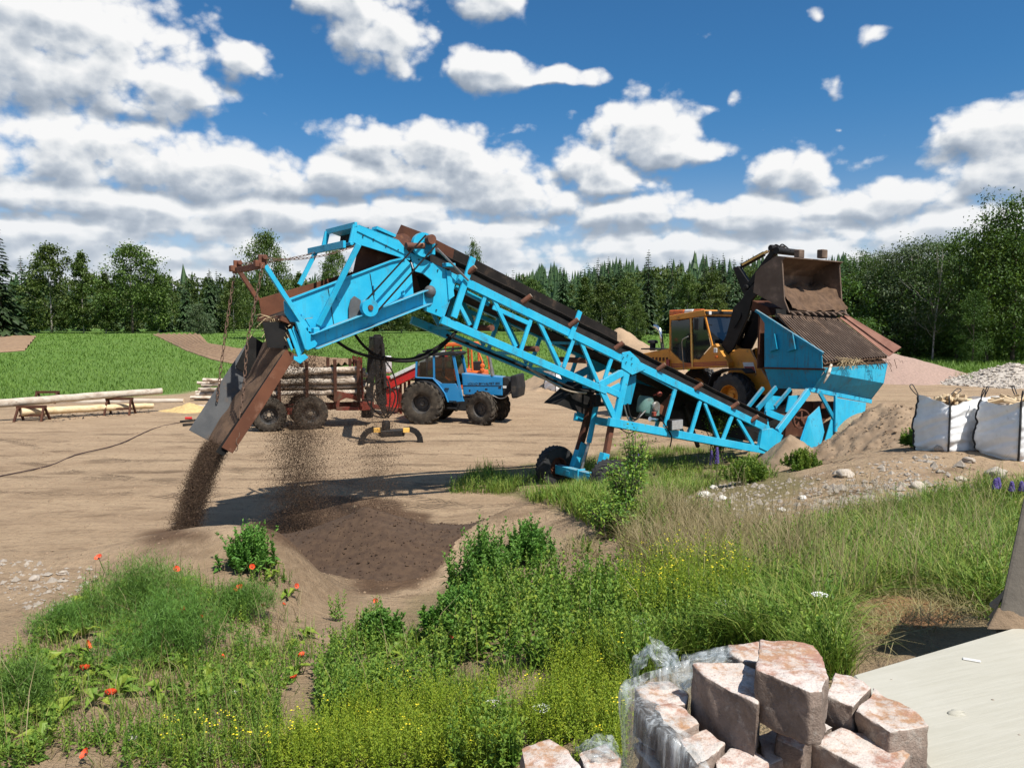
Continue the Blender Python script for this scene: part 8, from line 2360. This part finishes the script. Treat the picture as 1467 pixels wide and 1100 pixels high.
MIDT = [('birch', 762, 402, 140, 1.0, 'pale birch left of the first spruce above the belt'), ('spruce', 807, 384, 128, .9, 'first spruce above the conveyor belt'), ('birch', 838, 398, 126, 1.1, 'birch between the first spruce and the trio'), ('spruce', 856, 369, 140, .9, 'left spruce of the trio above the belt'), ('spruce', 871, 367, 141, .9, 'middle spruce of the trio above the belt'),
        ('spruce', 888, 369, 140, .8, 'right spruce of the trio above the belt'), ('birch', 862, 408, 112, 1.2, 'wide mid green birch in front of the spruce trio'), ('birch', 896, 402, 114, 1.1, 'mid green birch left of the tallest spruce'), ('spruce', 928, 357, 126, .95, 'tallest spruce of the middle wood'), ('birch', 912, 440, 104, 1.2, 'low leafy birch below the tallest spruce'),
        ('spruce', 962, 384, 130, .9, 'first spruce right of the tallest one'), ('birch', 985, 395, 118, 1.0, 'leafy tree above the loader cab, left one'), ('spruce', 1008, 364, 136, .85, 'left of the close spruces above the loader cab'), ('spruce', 1019, 364, 137, .8, 'middle of the close spruces above the loader cab'), ('spruce', 1034, 362, 136, .75, 'right of the close spruces above the loader cab'),
        ('birch', 1018, 392, 116, 1.1, 'leafy tree above the loader cab, right one'), ('spruce', 1051, 372, 132, .7, 'spruce left of the loader bell crank'), ('spruce', 1061, 366, 133, .7, 'spruce behind the loader bell crank'), ('birch', 1080, 400, 118, 1.2, 'birch hidden mostly behind the loader arms'), ('spruce', 1120, 385, 120, 1.0, 'spruce hidden mostly behind the raised bucket'), ('birch', 1160, 395, 112, 1.2, 'birch hidden mostly behind the bucket')]
for kd, px, top, Y, wd, lb in MIDT: put_tree(kd, px, top, Y, wd, lb, 'trees of the middle wood')
RIGHT = [('spruce', 1214, 378, 66, 1.3, 'bushy conifer right of the bucket'), ('alder', 1232, 366, 66, .8, 'leafy tree right of the bushy conifer'), ('alder', 1256, 366, 64, .8, 'second leafy tree right of the bucket'), ('willow', 1285, 362, 60, 1.0, 'greyish willow, left one of three above the pink gravel'), ('willow', 1312, 350, 58, 1.0, 'greyish willow, middle one of three'), ('willow', 1335, 348, 60, .9, 'greyish willow, right one of three'),
         ('thin', 1338, 352, 53, 1.0, 'tree with bare pale branches in front of the willows'), ('alder', 1372, 338, 54, .9, 'dark leafy tree right of the bare branched one'), ('thin', 1412, 278, 62, .8, 'sparse tree top rising above the dark leafy crowns'), ('alder', 1415, 330, 50, 1.0, 'dark leafy tree below the sparse tree top'), ('alder', 1452, 292, 50, .95, 'big dark leafy tree at the right photo edge'), ('alder', 1510, 300, 52, 1.0, 'leafy tree beyond the right photo edge'), ('alder', 1395, 420, 48, .8, 'low leafy tree at the meadow edge behind the bags')]
for kd, px, top, Y, wd, lb in RIGHT: put_tree(kd, px, top, Y, wd, lb, 'trees of the right grove')

# wood behind the front trees: one mass
def merged(name, specs, mat, label):
    Vs, Fs, vs_ = [], [], []; n = 0
    for (V, Fq, var), (x, y, z, s, wd, rot) in specs:
        c, sn = math.cos(rot), math.sin(rot)
        W_ = np.stack([(V[:, 0] * c - V[:, 1] * sn) * s * wd + x, (V[:, 0] * sn + V[:, 1] * c) * s * wd + y, V[:, 2] * s + z], 1)
        Vs.append(W_); Fs.append(Fq + n); n += len(V); vs_.append(np.clip(var * .8 + rv.uniform(0, .25), 0, 1))
    o = mesh_np(name, np.concatenate(Vs), np.concatenate(Fs), M[mat], var=np.concatenate(vs_))
    return tag(o, label, 'wood', kind='stuff')
SA = [spruce_arrays(20, 6.5, 80 + k, nw=15, nb=7, seg=3, size=1.5) for k in range(3)]
BA = [crown_leafy(18, 9.5, 90 + k, 34, 18, .85, .08, 'round')[:3] for k in range(3)]
AA = [crown_leafy(11, 8.5, 96 + k, 46, 26, .42, .03, 'round')[:3] for k in range(2)]
sp_s, sp_b = [], []
rw = np.random.default_rng(400)
def row(px0, px1, Yf, top, n, mixp, jt=12):
    for k in range(n):
        px = px0 + (px1 - px0) * (k + rw.uniform(0, 1)) / n; Y = Yf(px) + rw.uniform(4, 30)
        x = at(px, 470, Y).x; g = float(hz(np.array([x]), np.array([Y]), False)[0]); h = at(px, top(px) + rw.uniform(-4, jt), Y).z - g
        if h < 3: h = 3
        if rw.uniform() < mixp: sp_s.append((SA[rw.integers(3)], (x, Y, g, h / 20, .9, rw.uniform(0, 6.28))))
        else: sp_b.append((BA[rw.integers(3)], (x, Y, g - .4, h / 18, 1.0, rw.uniform(0, 6.28))))
row(-260, 760, lambda p: 160, lambda p: 396, 95, .35)
row(-260, 760, lambda p: 154, lambda p: 415, 80, .05)
row(740, 1240, lambda p: 144, lambda p: np.interp(p, [740, 800, 930, 1240], [412, 398, 385, 380]), 46, .4)
row(740, 1240, lambda p: 136, lambda p: 415, 44, .05)
merged('forest', sp_s, 'spruce_leaf', 'mass of dark spruces behind the front trees')
merged('forest', sp_b, 'birch_leaf', 'mass of leafy woodland behind the front trees')
sp_a = []
for k in range(46):
    px = rw.uniform(1195, 1640); Y = rw.uniform(58, 80); x = at(px, 470, Y).x; g = hz1(x, Y, False)
    top = np.interp(px, [1195, 1300, 1380, 1450, 1640], [392, 380, 360, 330, 320]); h = at(px, top, Y).z - g
    sp_a.append((AA[k % 2], (x, Y, g - .3, h / 11, 1.0, rw.uniform(0, 6.28))))
for k in range(26):
    px = rw.uniform(1200, 1640); Y = rw.uniform(54, 60); x = at(px, 470, Y).x; g = hz1(x, Y, False)
    sp_a.append((AA[k % 2], (x, Y, g - .5, rw.uniform(2.4, 4.2) / 11, 1.5, rw.uniform(0, 6.28))))
merged('undergrowth', sp_a, 'alder_leaf', 'dark leafy mass filling the right grove behind its front trees')
# far wooded hill
far_s = []
for k in range(1500):
    Y = rw.uniform(240, 560); px = rw.uniform(620, 1500) if rw.uniform() < .75 else rw.uniform(-200, 700)
    x = at(px, 470, Y).x; g = float(hz(np.array([x]), np.array([Y]), False)[0])
    if k < 260: far_s.append((SA[k % 3], (x, Y, g, rw.uniform(.6, 1.0), 1.2, rw.uniform(0, 6.28))))
FA_ = []
for sd_ in (1, 2, 3):
    r_ = np.random.default_rng(sd_); V, Fq = [], []
    for i in range(5):
        z0, z1, rr = 20 * (.05 + .17 * i), 20 * (.05 + .17 * i + .30), 3.6 * (1 - i * .18)
        b = len(V); V.append((0, 0, z1))
        for j in range(7): V.append((math.cos(j * .9 + i) * rr * r_.uniform(.7, 1.2), math.sin(j * .9 + i) * rr * r_.uniform(.7, 1.2), z0 + r_.uniform(-.6, .6)))
        Fq += [(b, b + 1 + j, b + 1 + (j + 1) % 7) for j in range(7)]
    FA_.append((np.array(V, float), np.array(Fq), r_.uniform(.2, 1, len(Fq))))
for k in range(2600):
    Y = rw.uniform(250, 560); px = rw.uniform(560, 1560) if rw.uniform() < .7 else rw.uniform(-250, 600)
    x = at(px, 470, Y).x; g = float(hz(np.array([x]), np.array([Y]), False)[0])
    far_s.append((FA_[k % 3], (x, Y, g - .5, rw.uniform(.35, .95) * (.85 + .3 * math.sin(px * .03) ** 2), rw.uniform(.9, 1.3), rw.uniform(0, 6.28))))
merged('distant_forest', far_s, 'spruce_leaf', 'spruce forest covering the low far hill')
# leave out kinds that were built but not used
for kd, lst in PROTO.items():
    for k, pr in enumerate(lst):
        if (kd, k) not in first_used:
            for ch in list(pr.children): bpy.data.objects.remove(ch)
            bpy.data.objects.remove(pr)
